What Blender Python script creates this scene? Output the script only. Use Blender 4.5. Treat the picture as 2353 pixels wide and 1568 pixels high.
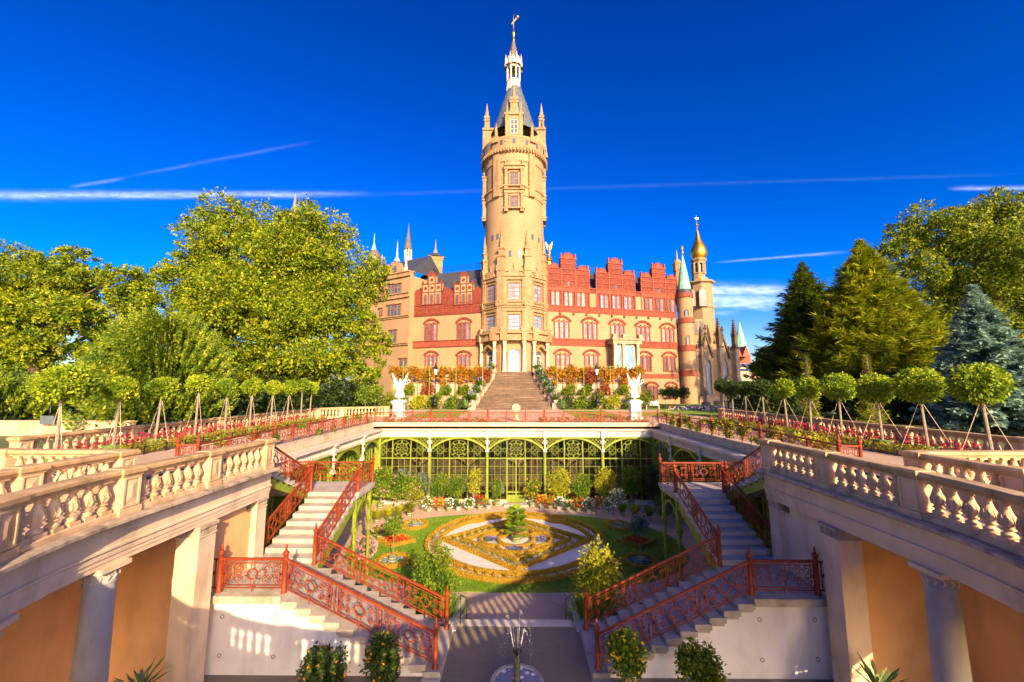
import bpy, math, random
import numpy as np
from mathutils import Vector, Matrix
R = math.radians
random.seed(7); rng = np.random.default_rng(7)
for o in list(bpy.data.objects): bpy.data.objects.remove(o)
scn = bpy.context.scene
COL = scn.collection
# ------------------------------------------------------------------ camera
cam_d = bpy.data.cameras.new('camera'); cam = bpy.data.objects.new('camera', cam_d); COL.objects.link(cam)
cam_d.sensor_width = 36.0; cam_d.lens = 14.0; cam_d.clip_start = 0.05; cam_d.clip_end = 6000
EYE = Vector((0, 0, 2.6))
cam.matrix_world = Matrix.Translation(EYE) @ Matrix.Rotation(R(0.57), 4, 'Z') @ Matrix.Rotation(R(90 + 6.79), 4, 'X')
scn.camera = cam
# ------------------------------------------------------------------ sky, sun, exposure
SUN_EL, SUN_AZ = 22.0, 158.5          # azimuth clockwise from +Y: behind the camera, to the right
w = bpy.data.worlds.new('World'); scn.world = w; w.use_nodes = True
nt = w.node_tree; nt.nodes.clear()
out = nt.nodes.new('ShaderNodeOutputWorld'); bg = nt.nodes.new('ShaderNodeBackground')
sky = nt.nodes.new('ShaderNodeTexSky'); sky.sky_type = 'NISHITA'; sky.sun_disc = False
sky.sun_elevation = R(SUN_EL); sky.sun_rotation = R(SUN_AZ); sky.altitude = 0; sky.air_density = 1.0
sky.dust_density = 1.6; sky.ozone_density = 3.0
def wn(t, **k):
    n = nt.nodes.new(t)
    for a, b in k.items(): setattr(n, a, b)
    return n
def wmath(op, a, b=None, c=None):
    n = wn('ShaderNodeMath', operation=op)
    for i, v in enumerate((a, b, c)):
        if v is None: continue
        if isinstance(v, (int, float)): n.inputs[i].default_value = v
        else: nt.links.new(v, n.inputs[i])
    return n.outputs[0]
hs = wn('ShaderNodeHueSaturation'); hs.inputs['Saturation'].default_value = 1.33; hs.inputs['Hue'].default_value = 0.514
hs.inputs['Value'].default_value = 0.64
def wvec(c, k):
    n = wn('ShaderNodeVectorMath', operation='SCALE'); nt.links.new(c, n.inputs[0]); n.inputs['Scale'].default_value = k; return n.outputs[0]
gm = wn('ShaderNodeGamma'); gm.inputs[1].default_value = 1.5
nt.links.new(wvec(sky.outputs[0], 1 / 3.0), gm.inputs[0]); tint = wn('ShaderNodeMix', data_type='RGBA', blend_type='MULTIPLY'); tint.inputs[0].default_value = 1; tint.inputs[7].default_value = (1.0, .91, 1.0, 1)
nt.links.new(wvec(gm.outputs[0], 3.0), tint.inputs[6]); nt.links.new(tint.outputs[2], hs.inputs['Color'])
# thin trails and a low cloud bank, laid out by compass direction and height of the sky itself
tc = wn('ShaderNodeTexCoord'); sep = wn('ShaderNodeSeparateXYZ'); nt.links.new(tc.outputs['Generated'], sep.inputs[0])
YP = wmath('MAXIMUM', sep.outputs[1], .03)
AZ = wmath('DIVIDE', sep.outputs[0], YP); EL = wmath('DIVIDE', sep.outputs[2], YP)      # straight trails stay straight
cmb = wn('ShaderNodeCombineXYZ'); nt.links.new(AZ, cmb.inputs[0]); nt.links.new(EL, cmb.inputs[1])
def wnoise(scale, sx, sy, detail=5):
    mp = wn('ShaderNodeMapping'); mp.inputs['Scale'].default_value = (sx, sy, 1); nt.links.new(cmb.outputs[0], mp.inputs[0])
    n = wn('ShaderNodeTexNoise'); n.inputs['Scale'].default_value = scale; n.inputs['Detail'].default_value = detail
    nt.links.new(mp.outputs[0], n.inputs[0]); return n.outputs[0]
def streak(a0, e0, a1, e1, w0, w1, amp, soft=R(3)):
    t = wmath('DIVIDE', wmath('SUBTRACT', AZ, a0), a1 - a0)
    line = wmath('MULTIPLY_ADD', t, e1 - e0, e0)
    wid = wmath('MULTIPLY_ADD', t, w1 - w0, w0)
    nz = wnoise(1.0, 9, 70)
    dist = wmath('ADD', wmath('SUBTRACT', EL, line), wmath('MULTIPLY', wmath('SUBTRACT', nz, 0.5), wmath('MULTIPLY', wid, 1.6)))
    q = wmath('DIVIDE', dist, wid)
    body = wmath('EXPONENT', wmath('MULTIPLY', wmath('MULTIPLY', q, q), -1.0))
    s = abs(soft / (a1 - a0))
    def ss(x, lo, hi):
        m = wn('ShaderNodeMapRange', interpolation_type='SMOOTHSTEP'); nt.links.new(x, m.inputs[0])
        m.inputs[1].default_value = lo; m.inputs[2].default_value = hi; return m.outputs[0]
    ends = wmath('MULTIPLY', ss(t, 0, s), wmath('SUBTRACT', 1.0, ss(t, 1 - s, 1)))
    return wmath('MULTIPLY', wmath('MULTIPLY', body, ends), wmath('MULTIPLY', amp, wmath('MULTIPLY_ADD', wmath('MULTIPLY', nz, wnoise(1.0, 40, 110)), 3.2, 0.1)))
TRAILS = None
def px_dir(x, y):
    d = cam.matrix_world.to_3x3() @ Vector(((x - 1176.5) / 915, (784 - y) / 915, -1)); return d.normalized()
def sky_px(x, y):
    d = px_dir(x, y); return d.x / d.y, d.z / d.y
for (x0, y0, x1, y1, w0, w1, amp, sf) in (
        (-700, 452, 900, 446, .013, .006, .22, R(20)), (700, 452, 2400, 398, .005, .004, .012, R(20)),
        (150, 432, 300, 408, .005, .004, .07, R(3)), (260, 412, 740, 322, .004, .005, .028, R(8)),
        (1630, 605, 1960, 578, .002, .0035, .13, R(5)), (2170, 434, 2900, 428, .005, .006, .16, R(4)),
        (1560, 668, 1840, 668, .014, .012, .34, R(5)), (1570, 690, 1830, 694, .016, .014, .30, R(5)),
        (1600, 722, 1720, 716, .006, .006, .12, R(4))):
    a0, e0 = sky_px(x0, y0); a1, e1 = sky_px(x1, y1)
    s = streak(a0, e0, a1, e1, w0, w1, amp, sf); TRAILS = s if TRAILS is None else wmath('MAXIMUM', TRAILS, s)
mixc = wn('ShaderNodeMix', data_type='RGBA'); nt.links.new(TRAILS, mixc.inputs[0]); nt.links.new(hs.outputs[0], mixc.inputs[6])
mixc.inputs[7].default_value = (7.0, 7.4, 8.6, 1)
nt.links.new(mixc.outputs[2], bg.inputs[0]); bg.inputs[1].default_value = 0.15
nt.links.new(bg.outputs[0], out.inputs[0])
sd = bpy.data.lights.new('sun', 'SUN'); sd.energy = 4.4; sd.angle = R(0.53); sd.color = (1.0, 0.74, 0.42)
sun = bpy.data.objects.new('sun', sd); COL.objects.link(sun)
LDIR = Vector((-math.sin(R(SUN_AZ)) * math.cos(R(SUN_EL)), -math.cos(R(SUN_AZ)) * math.cos(R(SUN_EL)), -math.sin(R(SUN_EL))))
sun.rotation_euler = LDIR.to_track_quat('-Z', 'Y').to_euler(); sun.location = (30, -60, 60)
vs = scn.view_settings; vs.view_transform = 'Standard'; vs.look = 'None'; vs.exposure = 1.26; vs.gamma = 1.0; vs.use_curve_mapping = False
scn.render.film_transparent = False
scn.cycles.max_bounces = 6; scn.cycles.transparent_max_bounces = 12; scn.cycles.use_denoising = True
# ------------------------------------------------------------------ pixel -> place (photo at 2353 x 1568)
def hitY(x, y, Y):
    d = px_dir(x, y); return EYE + d * ((Y - EYE.y) / d.y)
def hitz(x, y, z):
    d = px_dir(x, y); return EYE + d * ((z - EYE.z) / d.z)
# ------------------------------------------------------------------ materials
MATS = {}
def newmat(name):
    m = bpy.data.materials.new(name); m.use_nodes = True; m.node_tree.nodes.clear(); MATS[name] = m
    t = m.node_tree; o = t.nodes.new('ShaderNodeOutputMaterial'); p = t.nodes.new('ShaderNodeBsdfPrincipled')
    t.links.new(p.outputs[0], o.inputs[0]); return m, t, p, o
def mat(name, c1, c2=None, scale=3.0, rough=0.7, bump=0.0, bscale=40.0, metal=0.0, stain=None, sscale=0.6, samt=0.5, spec=0.4, coat=0.0, courses=None, smap=(1, 1, .35)):
    m, t, p, o = newmat(name); N = t.nodes.new; L = t.links.new
    geo = N('ShaderNodeNewGeometry')
    n = N('ShaderNodeTexNoise'); n.inputs['Scale'].default_value = scale; n.inputs['Detail'].default_value = 6; L(geo.outputs['Position'], n.inputs[0])
    r = N('ShaderNodeValToRGB'); c2 = c2 or tuple(x * .8 for x in c1)
    r.color_ramp.elements[0].position = .33; r.color_ramp.elements[1].position = .67
    r.color_ramp.elements[0].color = (*c1, 1); r.color_ramp.elements[1].color = (*c2, 1); L(n.outputs[0], r.inputs[0])
    col = r.outputs[0]
    if stain:
        mp = N('ShaderNodeMapping'); mp.inputs['Scale'].default_value = smap; L(geo.outputs['Position'], mp.inputs[0])
        n2 = N('ShaderNodeTexNoise'); n2.inputs['Scale'].default_value = sscale; n2.inputs['Detail'].default_value = 8; n2.inputs['Roughness'].default_value = .65
        L(mp.outputs[0], n2.inputs[0])
        mr = N('ShaderNodeMapRange'); mr.inputs[1].default_value = .48; mr.inputs[2].default_value = .72; mr.inputs[4].default_value = samt; L(n2.outputs[0], mr.inputs[0])
        mx = N('ShaderNodeMix'); mx.data_type = 'RGBA'; L(mr.outputs[0], mx.inputs[0]); L(col, mx.inputs[6]); mx.inputs[7].default_value = (*stain, 1); col = mx.outputs[2]
    if courses:
        sp = N('ShaderNodeSeparateXYZ'); L(geo.outputs['Position'], sp.inputs[0])
        md = N('ShaderNodeMath'); md.operation = 'FRACT'; dv = N('ShaderNodeMath'); dv.operation = 'DIVIDE'; L(sp.outputs[2], dv.inputs[0]); dv.inputs[1].default_value = courses; L(dv.outputs[0], md.inputs[0])
        lt = N('ShaderNodeMath'); lt.operation = 'LESS_THAN'; L(md.outputs[0], lt.inputs[0]); lt.inputs[1].default_value = .09
        mu = N('ShaderNodeMath'); mu.operation = 'MULTIPLY'; L(lt.outputs[0], mu.inputs[0]); mu.inputs[1].default_value = .35
        mx = N('ShaderNodeMix'); mx.data_type = 'RGBA'; L(mu.outputs[0], mx.inputs[0]); L(col, mx.inputs[6]); mx.inputs[7].default_value = (c1[0] * .55, c1[1] * .42, c1[2] * .3, 1); col = mx.outputs[2]
    L(col, p.inputs['Base Color']); p.inputs['Roughness'].default_value = rough; p.inputs['Metallic'].default_value = metal
    p.inputs['Specular IOR Level'].default_value = spec; p.inputs['Coat Weight'].default_value = coat
    if bump:
        n3 = N('ShaderNodeTexNoise'); n3.inputs['Scale'].default_value = bscale; n3.inputs['Detail'].default_value = 4; L(geo.outputs['Position'], n3.inputs[0])
        b = N('ShaderNodeBump'); b.inputs['Strength'].default_value = bump; b.inputs['Distance'].default_value = .02; L(n3.outputs[0], b.inputs['Height']); L(b.outputs[0], p.inputs['Normal'])
    return m
def leafmat(name, cols, trans=.24, rough=.55):
    m, t, p, o = newmat(name); N = t.nodes.new; L = t.links.new
    g = N('ShaderNodeNewGeometry'); r = N('ShaderNodeValToRGB'); e = r.color_ramp.elements
    while len(e) < len(cols): e.new(.5)
    for i, c in enumerate(cols): e[i].position = i / (len(cols) - 1); e[i].color = (*c, 1)
    n = N('ShaderNodeTexNoise'); n.inputs['Scale'].default_value = .9; n.inputs['Detail'].default_value = 3; L(g.outputs['Position'], n.inputs[0])
    ma = N('ShaderNodeMath'); ma.operation = 'MULTIPLY_ADD'; L(g.outputs['Random Per Island'], ma.inputs[0]); ma.inputs[1].default_value = .62
    mb = N('ShaderNodeMath'); mb.operation = 'MULTIPLY_ADD'; L(n.outputs[0], mb.inputs[0]); mb.inputs[1].default_value = 1.3; mb.inputs[2].default_value = -.46; L(mb.outputs[0], ma.inputs[2])
    L(ma.outputs[0], r.inputs[0]); L(r.outputs[0], p.inputs['Base Color']); p.inputs['Roughness'].default_value = rough; p.inputs['Specular IOR Level'].default_value = .25
    tr = N('ShaderNodeBsdfTranslucent'); mx = N('ShaderNodeMixShader'); mx.inputs[0].default_value = trans
    hsv = N('ShaderNodeHueSaturation'); hsv.inputs['Value'].default_value = 1.5; L(r.outputs[0], hsv.inputs['Color']); L(hsv.outputs[0], tr.inputs[0])
    L(p.outputs[0], mx.inputs[1]); L(tr.outputs[0], mx.inputs[2]); L(mx.outputs[0], o.inputs[0]); return m
def glassmat(name, tint, gloss=.35, base=None):
    m, t, p, o = newmat(name); N = t.nodes.new; L = t.links.new
    g = N('ShaderNodeBsdfGlossy'); g.inputs['Roughness'].default_value = .03; tr = N('ShaderNodeBsdfTransparent'); tr.inputs[0].default_value = (*tint, 1)
    fr = N('ShaderNodeFresnel'); fr.inputs[0].default_value = 1.5
    mx = N('ShaderNodeMixShader'); ad = N('ShaderNodeMath'); ad.operation = 'ADD'; L(fr.outputs[0], ad.inputs[0]); ad.inputs[1].default_value = gloss
    L(ad.outputs[0], mx.inputs[0]); L(tr.outputs[0], mx.inputs[1]); L(g.outputs[0], mx.inputs[2]); L(mx.outputs[0], o.inputs[0]); return m
mat('stone', (.66, .45, .26), (.54, .36, .19), 2.4, .8, .35, 60, stain=(.25, .17, .08), sscale=2.4, samt=.7)
mat('rail_stone', (.52, .34, .17), (.40, .26, .12), 2.5, .85, .35, 60, stain=(.17, .13, .045), sscale=2.6, samt=.9)
mat('peach', (.80, .46, .19), (.66, .35, .14), .9, .85, .2, 30, stain=(.40, .23, .12), sscale=.9, samt=.65)
mat('cream', (.72, .56, .38), (.62, .47, .30), 1.2, .8, .2, 40, stain=(.30, .22, .15), sscale=1.3, samt=.7)
mat('cornice', (.52, .40, .28), (.36, .28, .20), 4, .85, .35, 50, stain=(.08, .065, .045), sscale=3.0, samt=.95)
mat('column', (.46, .43, .38), (.36, .34, .31), 1.4, .8, .35, 45, stain=(.20, .20, .20), sscale=2.2, samt=.75)
mat('white_wall', (.80, .78, .74), (.72, .69, .63), .9, .85, .15, 30, stain=(.46, .41, .34), sscale=1.2, samt=.6)
mat('white', (.62, .54, .43), (.54, .46, .35), 2, .7, .12, 40, stain=(.36, .29, .20), sscale=2, samt=.5)
mat('statue', (.60, .59, .56), (.53, .51, .48), 2, .55, .05, 40)
mat('step', (.47, .42, .35), (.37, .32, .25), 2, .75, .25, 60, stain=(.24, .19, .12), sscale=1.8, samt=.7)
mat('slab', (.50, .45, .36), (.38, .33, .24), 3, .8, .25, 50, stain=(.20, .17, .06), sscale=1.8, samt=.8)
mat('kerb', (.50, .42, .30), (.42, .36, .24), 1.5, .85, .25, 50, stain=(.22, .21, .08), sscale=1.5, samt=.75)
mat('kerb_front', (.72, .46, .28), (.64, .40, .24), 1.0, .85, .2, 50, stain=(.50, .32, .18), sscale=1.2, samt=.6)
mat('iron', (.30, .050, .012), (.20, .032, .010), 6, .5, .15, 90, spec=.3, stain=(.13, .022, .010), sscale=5, samt=.6)
mat('green_iron', (.24, .30, .022), (.18, .22, .018), 4, .5, .1, 70, stain=(.10, .13, .02), sscale=2.5, samt=.5)
mat('dark_green', (.03, .12, .05), None, 4, .5)
mat('pot_green', (.16, .22, .05), (.11, .15, .04), 6, .6, .2, 60)
mat('pot_stone', (.45, .42, .36), (.34, .31, .26), 6, .8, .2, 60)
mat('castle', (.35, .23, .122), (.30, .19, .094), .4, .8, .15, 20, stain=(.28, .165, .07), sscale=.35, samt=.7)
mat('castle_tower', (.355, .235, .125), (.31, .20, .10), .5, .8, .15, 20, stain=(.28, .165, .07), sscale=.4, samt=.7, courses=.62)
mat('castle_trim', (.37, .24, .12), (.27, .16, .073), 2.5, .8, .2, 20, stain=(.17, .10, .045), sscale=1.1, samt=.7)
mat('terracotta', (.22, .040, .020), (.13, .024, .014), 2.2, .8, .4, 9, stain=(.07, .018, .013), sscale=1.1, samt=.75)
mat('terracotta_light', (.30, .072, .034), (.20, .040, .020), 3, .8, .35, 11, stain=(.10, .026, .016), sscale=1.3, samt=.7)
mat('slate', (.055, .06, .075), (.035, .04, .05), 3, .5, .2, 20)
mat('tower_slate', (.10, .125, .15), (.055, .07, .085), 7, .5, .5, 9, stain=(.20, .22, .23), sscale=3.5, samt=.5)
mat('lead', (.16, .13, .10), (.10, .08, .07), 3, .5)
mat('copper', (.22, .52, .38), (.16, .42, .31), 1.2, .6, .1, 20, stain=(.12, .30, .22), sscale=1, samt=.4)
mat('gold', (.72, .40, .07), (.60, .31, .04), 8, .42, .15, 30, metal=1.0)
mat('gothic', (.46, .33, .20), (.30, .20, .12), 1.2, .9, .4, 12, stain=(.10, .07, .05), sscale=.9, samt=.7)
mat('gothic_dark', (.13, .09, .055), (.07, .05, .035), 2, .9, .3, 12)
mat('brick', (.34, .11, .06), (.24, .07, .04), 2, .9)
mat('win_frame', (.30, .09, .03), (.24, .07, .03), 3, .5)
mat('old_stair', (.13, .082, .050), (.07, .045, .028), 2.2, .9, .4, 20, stain=(.30, .21, .14), sscale=1.0, samt=.75, smap=(.35, 3.0, 7.0))
mat('pink_wall', (.58, .38, .30), (.50, .31, .23), 1.4, .9, .3, 16, stain=(.34, .22, .15), sscale=.9, samt=.6)
mat('gravel', (.60, .42, .28), (.50, .34, .22), 40, .95, .6, 160, stain=(.44, .29, .18), sscale=.5, samt=.5)
mat('gravel_dark', (.33, .27, .18), (.17, .14, .10), 55, .95, 1.0, 120, stain=(.38, .28, .19), sscale=.8, samt=.6)
mat('gravel_white', (.80, .76, .68), (.62, .57, .50), 70, .9, .8, 130)
mat('soil', (.16, .09, .05), (.10, .055, .03), 9, .95, .6, 40)
mat('grass', (.20, .32, .012), (.13, .23, .01), 8, .9, .9, 120, stain=(.22, .26, .02), sscale=.7, samt=.6)
mat('ground', (.12, .14, .04), (.09, .10, .03), .6, .95)
mat('bark', (.10, .065, .04), (.06, .04, .025), 8, .9, .6, 25)
mat('stake', (.30, .24, .17), (.20, .16, .11), 12, .9, .4, 50)
mat('rope', (.62, .50, .34), None, 12, .9)
mat('black_iron', (.012, .014, .018), None, 5, .4)
mat('lamp_glass', (.55, .58, .60), None, 5, .2)
mat('bronze', (.05, .045, .035), (.16, .15, .07), 14, .5, .3, 40)
mat('hall_wall', (.40, .26, .16), (.30, .19, .11), .8, .85)
mat('hall_floor', (.28, .10, .07), None, 2, .4)
mat('cloth', (.80, .80, .82), None, 2, .8)
mat('wood', (.14, .06, .03), None, 4, .5)
mat('copper_box', (.10, .13, .14), None, 4, .5)
glassmat('glass', (.72, .76, .74), .02)
mat('pane', (.24, .27, .31), (.10, .13, .18), 1.1, .22, spec=.5)
mat('pane_dark', (.05, .06, .08), (.10, .12, .15), 1.3, .25, spec=.35)
mat('pane_blue', (.20, .33, .48), (.10, .20, .34), .9, .2, spec=.5)
mat('curtain', (.42, .40, .36), (.32, .31, .29), 2, .6)
leafmat('leaf_plane', [(.020, .055, .003), (.10, .17, .005), (.24, .29, .008), (.42, .37, .010)])
leafmat('leaf_dark', [(.020, .055, .004), (.09, .15, .008), (.21, .25, .010), (.36, .34, .014)])
leafmat('leaf_std', [(.035, .09, .006), (.14, .23, .010), (.28, .36, .015), (.42, .45, .02)])
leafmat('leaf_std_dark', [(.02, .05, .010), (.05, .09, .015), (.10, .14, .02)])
leafmat('leaf_yew', [(.020, .055, .005), (.07, .13, .008), (.19, .25, .012), (.40, .40, .02)])
leafmat('leaf_fir', [(.035, .075, .006), (.15, .21, .008), (.31, .33, .012), (.50, .44, .03)])
leafmat('leaf_spruce', [(.018, .05, .008), (.08, .13, .012), (.20, .24, .016)])
leafmat('leaf_blue', [(.05, .11, .085), (.18, .30, .23), (.42, .58, .44)], .2)
leafmat('leaf_shade_tone', [(.008, .020, .005), (.022, .045, .008), (.055, .08, .012)], .2)  # shade behind and inside the planting is put into this dark leaf colour
leafmat('leaf_autumn', [(.10, .09, .008), (.26, .17, .012), (.46, .20, .015), (.42, .10, .015)])
leafmat('leaf_red', [(.14, .03, .015), (.30, .07, .03), (.40, .16, .06)])
leafmat('leaf_shrub', [(.03, .075, .006), (.08, .16, .010), (.18, .25, .015), (.36, .36, .03)])
leafmat('leaf_bright', [(.10, .16, .008), (.24, .28, .012), (.40, .38, .02), (.50, .44, .04)])
leafmat('leaf_olive', [(.05, .09, .05), (.11, .16, .10), (.22, .26, .18)])
leafmat('leaf_hedge', [(.30, .18, .010), (.54, .33, .016), (.66, .42, .025)], .15)
leafmat('leaf_rose', [(.05, .10, .010), (.18, .20, .014), (.36, .30, .02), (.30, .12, .02)])
leafmat('leaf_grass', [(.05, .11, .008), (.10, .20, .012), (.18, .28, .02)], .3)
leafmat('leaf_agave', [(.08, .16, .05), (.16, .26, .08), (.30, .38, .14)], .15)
leafmat('petal_red', [(.55, .012, .010), (.75, .03, .015)], .2)
leafmat('petal_crimson', [(.42, .01, .03), (.62, .03, .06)], .2)
leafmat('petal_white', [(.80, .78, .72), (.88, .86, .82)], .2)
leafmat('petal_blue', [(.12, .07, .42), (.22, .14, .55), (.40, .38, .60)], .2)
leafmat('petal_sky', [(.22, .28, .62), (.40, .46, .72)], .2)
leafmat('petal_orange', [(.85, .30, .02), (.90, .45, .04)], .2)
leafmat('petal_yellow', [(.85, .55, .02), (.90, .65, .05)], .2)
leafmat('petal_pink', [(.80, .20, .30), (.85, .45, .45)], .2)
mw, t_, p_, o_ = newmat('water'); p_.inputs['Base Color'].default_value = (.01, .13, .30, 1); p_.inputs['Roughness'].default_value = .12; p_.inputs['Specular IOR Level'].default_value = .35
n_ = t_.nodes.new('ShaderNodeTexNoise'); n_.inputs['Scale'].default_value = 14; b_ = t_.nodes.new('ShaderNodeBump'); b_.inputs['Strength'].default_value = .35; b_.inputs['Distance'].default_value = .02
t_.links.new(n_.outputs[0], b_.inputs['Height']); t_.links.new(b_.outputs[0], p_.inputs['Normal'])
mat('spray', (.85, .88, .92), None, 4, .2)
# ------------------------------------------------------------------ mesh helpers
class MB:
    def __init__(s): s.v = []; s.f = []; s.M = None
    def add(s, vs, fs):
        b = len(s.v)
        if s.M is not None: vs = [tuple(s.M @ Vector(v)) for v in vs]
        s.v += [tuple(v) for v in vs]; s.f += [tuple(b + i for i in f) for f in fs]; return s
    def box(s, x0, x1, y0, y1, z0, z1, tp=0.0):
        a = tp
        vs = [(x0, y0, z0), (x1, y0, z0), (x1, y1, z0), (x0, y1, z0), (x0 + a, y0 + a, z1), (x1 - a, y0 + a, z1), (x1 - a, y1 - a, z1), (x0 + a, y1 - a, z1)]
        return s.add(vs, [(3, 2, 1, 0), (4, 5, 6, 7), (0, 1, 5, 4), (1, 2, 6, 5), (2, 3, 7, 6), (3, 0, 4, 7)])
    def cbox(s, cx, cy, z0, sx, sy, h, tp=0.0): return s.box(cx - sx / 2, cx + sx / 2, cy - sy / 2, cy + sy / 2, z0, z0 + h, tp)
    def lathe(s, prof, cx=0, cy=0, z=0, n=12, a0=0.0, a1=None, sx=1.0, sy=1.0):
        full = a1 is None; a1 = a0 + 2 * math.pi if full else a1; m = n if full else n + 1
        vs = []; fs = []
        for (r, h) in prof:
            for i in range(m):
                a = a0 + (a1 - a0) * i / n; vs.append((cx + r * math.cos(a) * sx, cy + r * math.sin(a) * sy, z + h))
        for k in range(len(prof) - 1):
            for i in range(n):
                j = (i + 1) % m; fs.append((k * m + i, k * m + j, (k + 1) * m + j, (k + 1) * m + i))
        if full:
            if prof[0][0] > 1e-4: fs.append(tuple(reversed(range(m))))
            if prof[-1][0] > 1e-4: fs.append(tuple((len(prof) - 1) * m + i for i in range(m)))
        return s.add(vs, fs)
    def prism(s, poly, y0, y1):      # polygon in x,z extruded along y
        n = len(poly); vs = [(x, y0, z) for x, z in poly] + [(x, y1, z) for x, z in poly]
        return s.add(vs, [tuple(range(n)), tuple(reversed(range(n, 2 * n)))] + [(i, n + i, n + (i + 1) % n, (i + 1) % n) for i in range(n)])
    def zprism(s, poly, z0, z1):     # polygon in x,y extruded along z
        n = len(poly); vs = [(x, y, z0) for x, y in poly] + [(x, y, z1) for x, y in poly]
        return s.add(vs, [tuple(reversed(range(n))), tuple(range(n, 2 * n))] + [(i, (i + 1) % n, n + (i + 1) % n, n + i) for i in range(n)])
    def tube(s, pts, r, n=5, closed=False):
        pts = [Vector(p) for p in pts]; m = len(pts); vs = []; fs = []
        for i, p in enumerate(pts):
            a = pts[(i - 1) % m] if (closed or i > 0) else p; b = pts[(i + 1) % m] if (closed or i < m - 1) else p
            t = (b - a).normalized(); up = Vector((0, 0, 1)) if abs(t.z) < .95 else Vector((0, 1, 0))
            x = t.cross(up).normalized(); y = x.cross(t); rr = r[i] if isinstance(r, (list, tuple)) else r
            for k in range(n):
                q = 2 * math.pi * (k + .5) / n; vs.append(p + x * (rr * math.cos(q)) + y * (rr * math.sin(q)))
        for i in range(m if closed else m - 1):
            j = (i + 1) % m
            for k in range(n): l = (k + 1) % n; fs.append((i * n + k, i * n + l, j * n + l, j * n + k))
        if not closed: fs += [tuple(reversed(range(n))), tuple((m - 1) * n + k for k in range(n))]
        return s.add(vs, fs)
    def bar(s, p, q, wd, hd):        # rectangular bar, hd measured vertically
        p, q = Vector(p), Vector(q); t = (q - p); sd = Vector((t.y, -t.x, 0)); sd = sd.normalized() * (wd / 2) if sd.length > 1e-6 else Vector((wd / 2, 0, 0))
        h = Vector((0, 0, hd / 2))
        if abs(t.z) > 6 * max(1e-6, math.hypot(t.x, t.y)): h = Vector((0, hd / 2, 0)); sd = Vector((wd / 2, 0, 0))
        vs = [p - sd - h, p + sd - h, p + sd + h, p - sd + h, q - sd - h, q + sd - h, q + sd + h, q - sd + h]
        return s.add(vs, [(3, 2, 1, 0), (4, 5, 6, 7), (0, 1, 5, 4), (1, 2, 6, 5), (2, 3, 7, 6), (3, 0, 4, 7)])
    def sweep(s, path, prof, closed=False):   # path in x,y; prof = closed loop of (offset to the left of the path, z)
        m = len(path); k = len(prof); vs = []; fs = []; P = [Vector((p[0], p[1])) for p in path]
        for i in range(m):
            a = (P[i] - P[i - 1]) if (closed or i > 0) else None; b = (P[(i + 1) % m] - P[i]) if (closed or i < m - 1) else None
            na = Vector((-a.y, a.x)).normalized() if a is not None and a.length > 0 else None; nb = Vector((-b.y, b.x)).normalized() if b is not None and b.length > 0 else None
            if na is None: nn = nb
            elif nb is None: nn = na
            else: nn = (na + nb).normalized(); nn = nn / max(.35, nn.dot(nb))
            for (o_, z) in prof: vs.append((P[i].x + nn.x * o_, P[i].y + nn.y * o_, z))
        for i in range(m if closed else m - 1):
            j = (i + 1) % m
            for q in range(k): l = (q + 1) % k; fs.append((i * k + q, i * k + l, j * k + l, j * k + q))
        if not closed: fs += [tuple(reversed(range(k))), tuple((m - 1) * k + q for q in range(k))]
        return s.add(vs, fs)
    def sphere(s, c, r, n=8, sz=1.0):
        return s.lathe([(r * math.sin(math.pi * i / n), -r * sz * math.cos(math.pi * i / n)) for i in range(n + 1)], c[0], c[1], c[2], n + 2)
    def mesh(s, name, smooth=None):
        me = bpy.data.meshes.new(name); me.from_pydata(s.v, [], s.f); me.update()
        if smooth:
            me.polygons.foreach_set('use_smooth', [True] * len(me.polygons)); me.set_sharp_from_angle(angle=R(smooth))
        return me
    def build(s, name, m, parent=None, smooth=None): return put(name, s.mesh(name, smooth), m, parent)
def put(name, me, m, parent=None, loc=None, rot=None, scale=None):
    if m is not None and not me.materials: me.materials.append(MATS[m] if isinstance(m, str) else m)
    o = bpy.data.objects.new(name, me); COL.objects.link(o)
    if loc is not None: o.location = loc
    if rot is not None: o.rotation_euler = rot if hasattr(rot, '__len__') else (0, 0, rot)
    if scale is not None: o.scale = scale if hasattr(scale, '__len__') else (scale,) * 3
    if parent is not None:
        o.parent = parent
        if 'base' in parent: o.matrix_parent_inverse = Matrix.Translation(-parent.location)
    return o
def tag(o, label, cat, group=None, kind=None):
    if label: o['label'] = label
    if cat: o['category'] = cat
    if group: o['group'] = group
    if kind: o['kind'] = kind
    return o
def thing(name, label, cat, base=(0, 0, 0), group=None):     # empty at the thing's base; its parts are given in world coordinates
    o = bpy.data.objects.new(name, None); COL.objects.link(o); o.location = base; o.empty_display_size = .2; o['base'] = 1
    return tag(o, label, cat, group)
def struct(o): o['kind'] = 'structure'; return o
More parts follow.
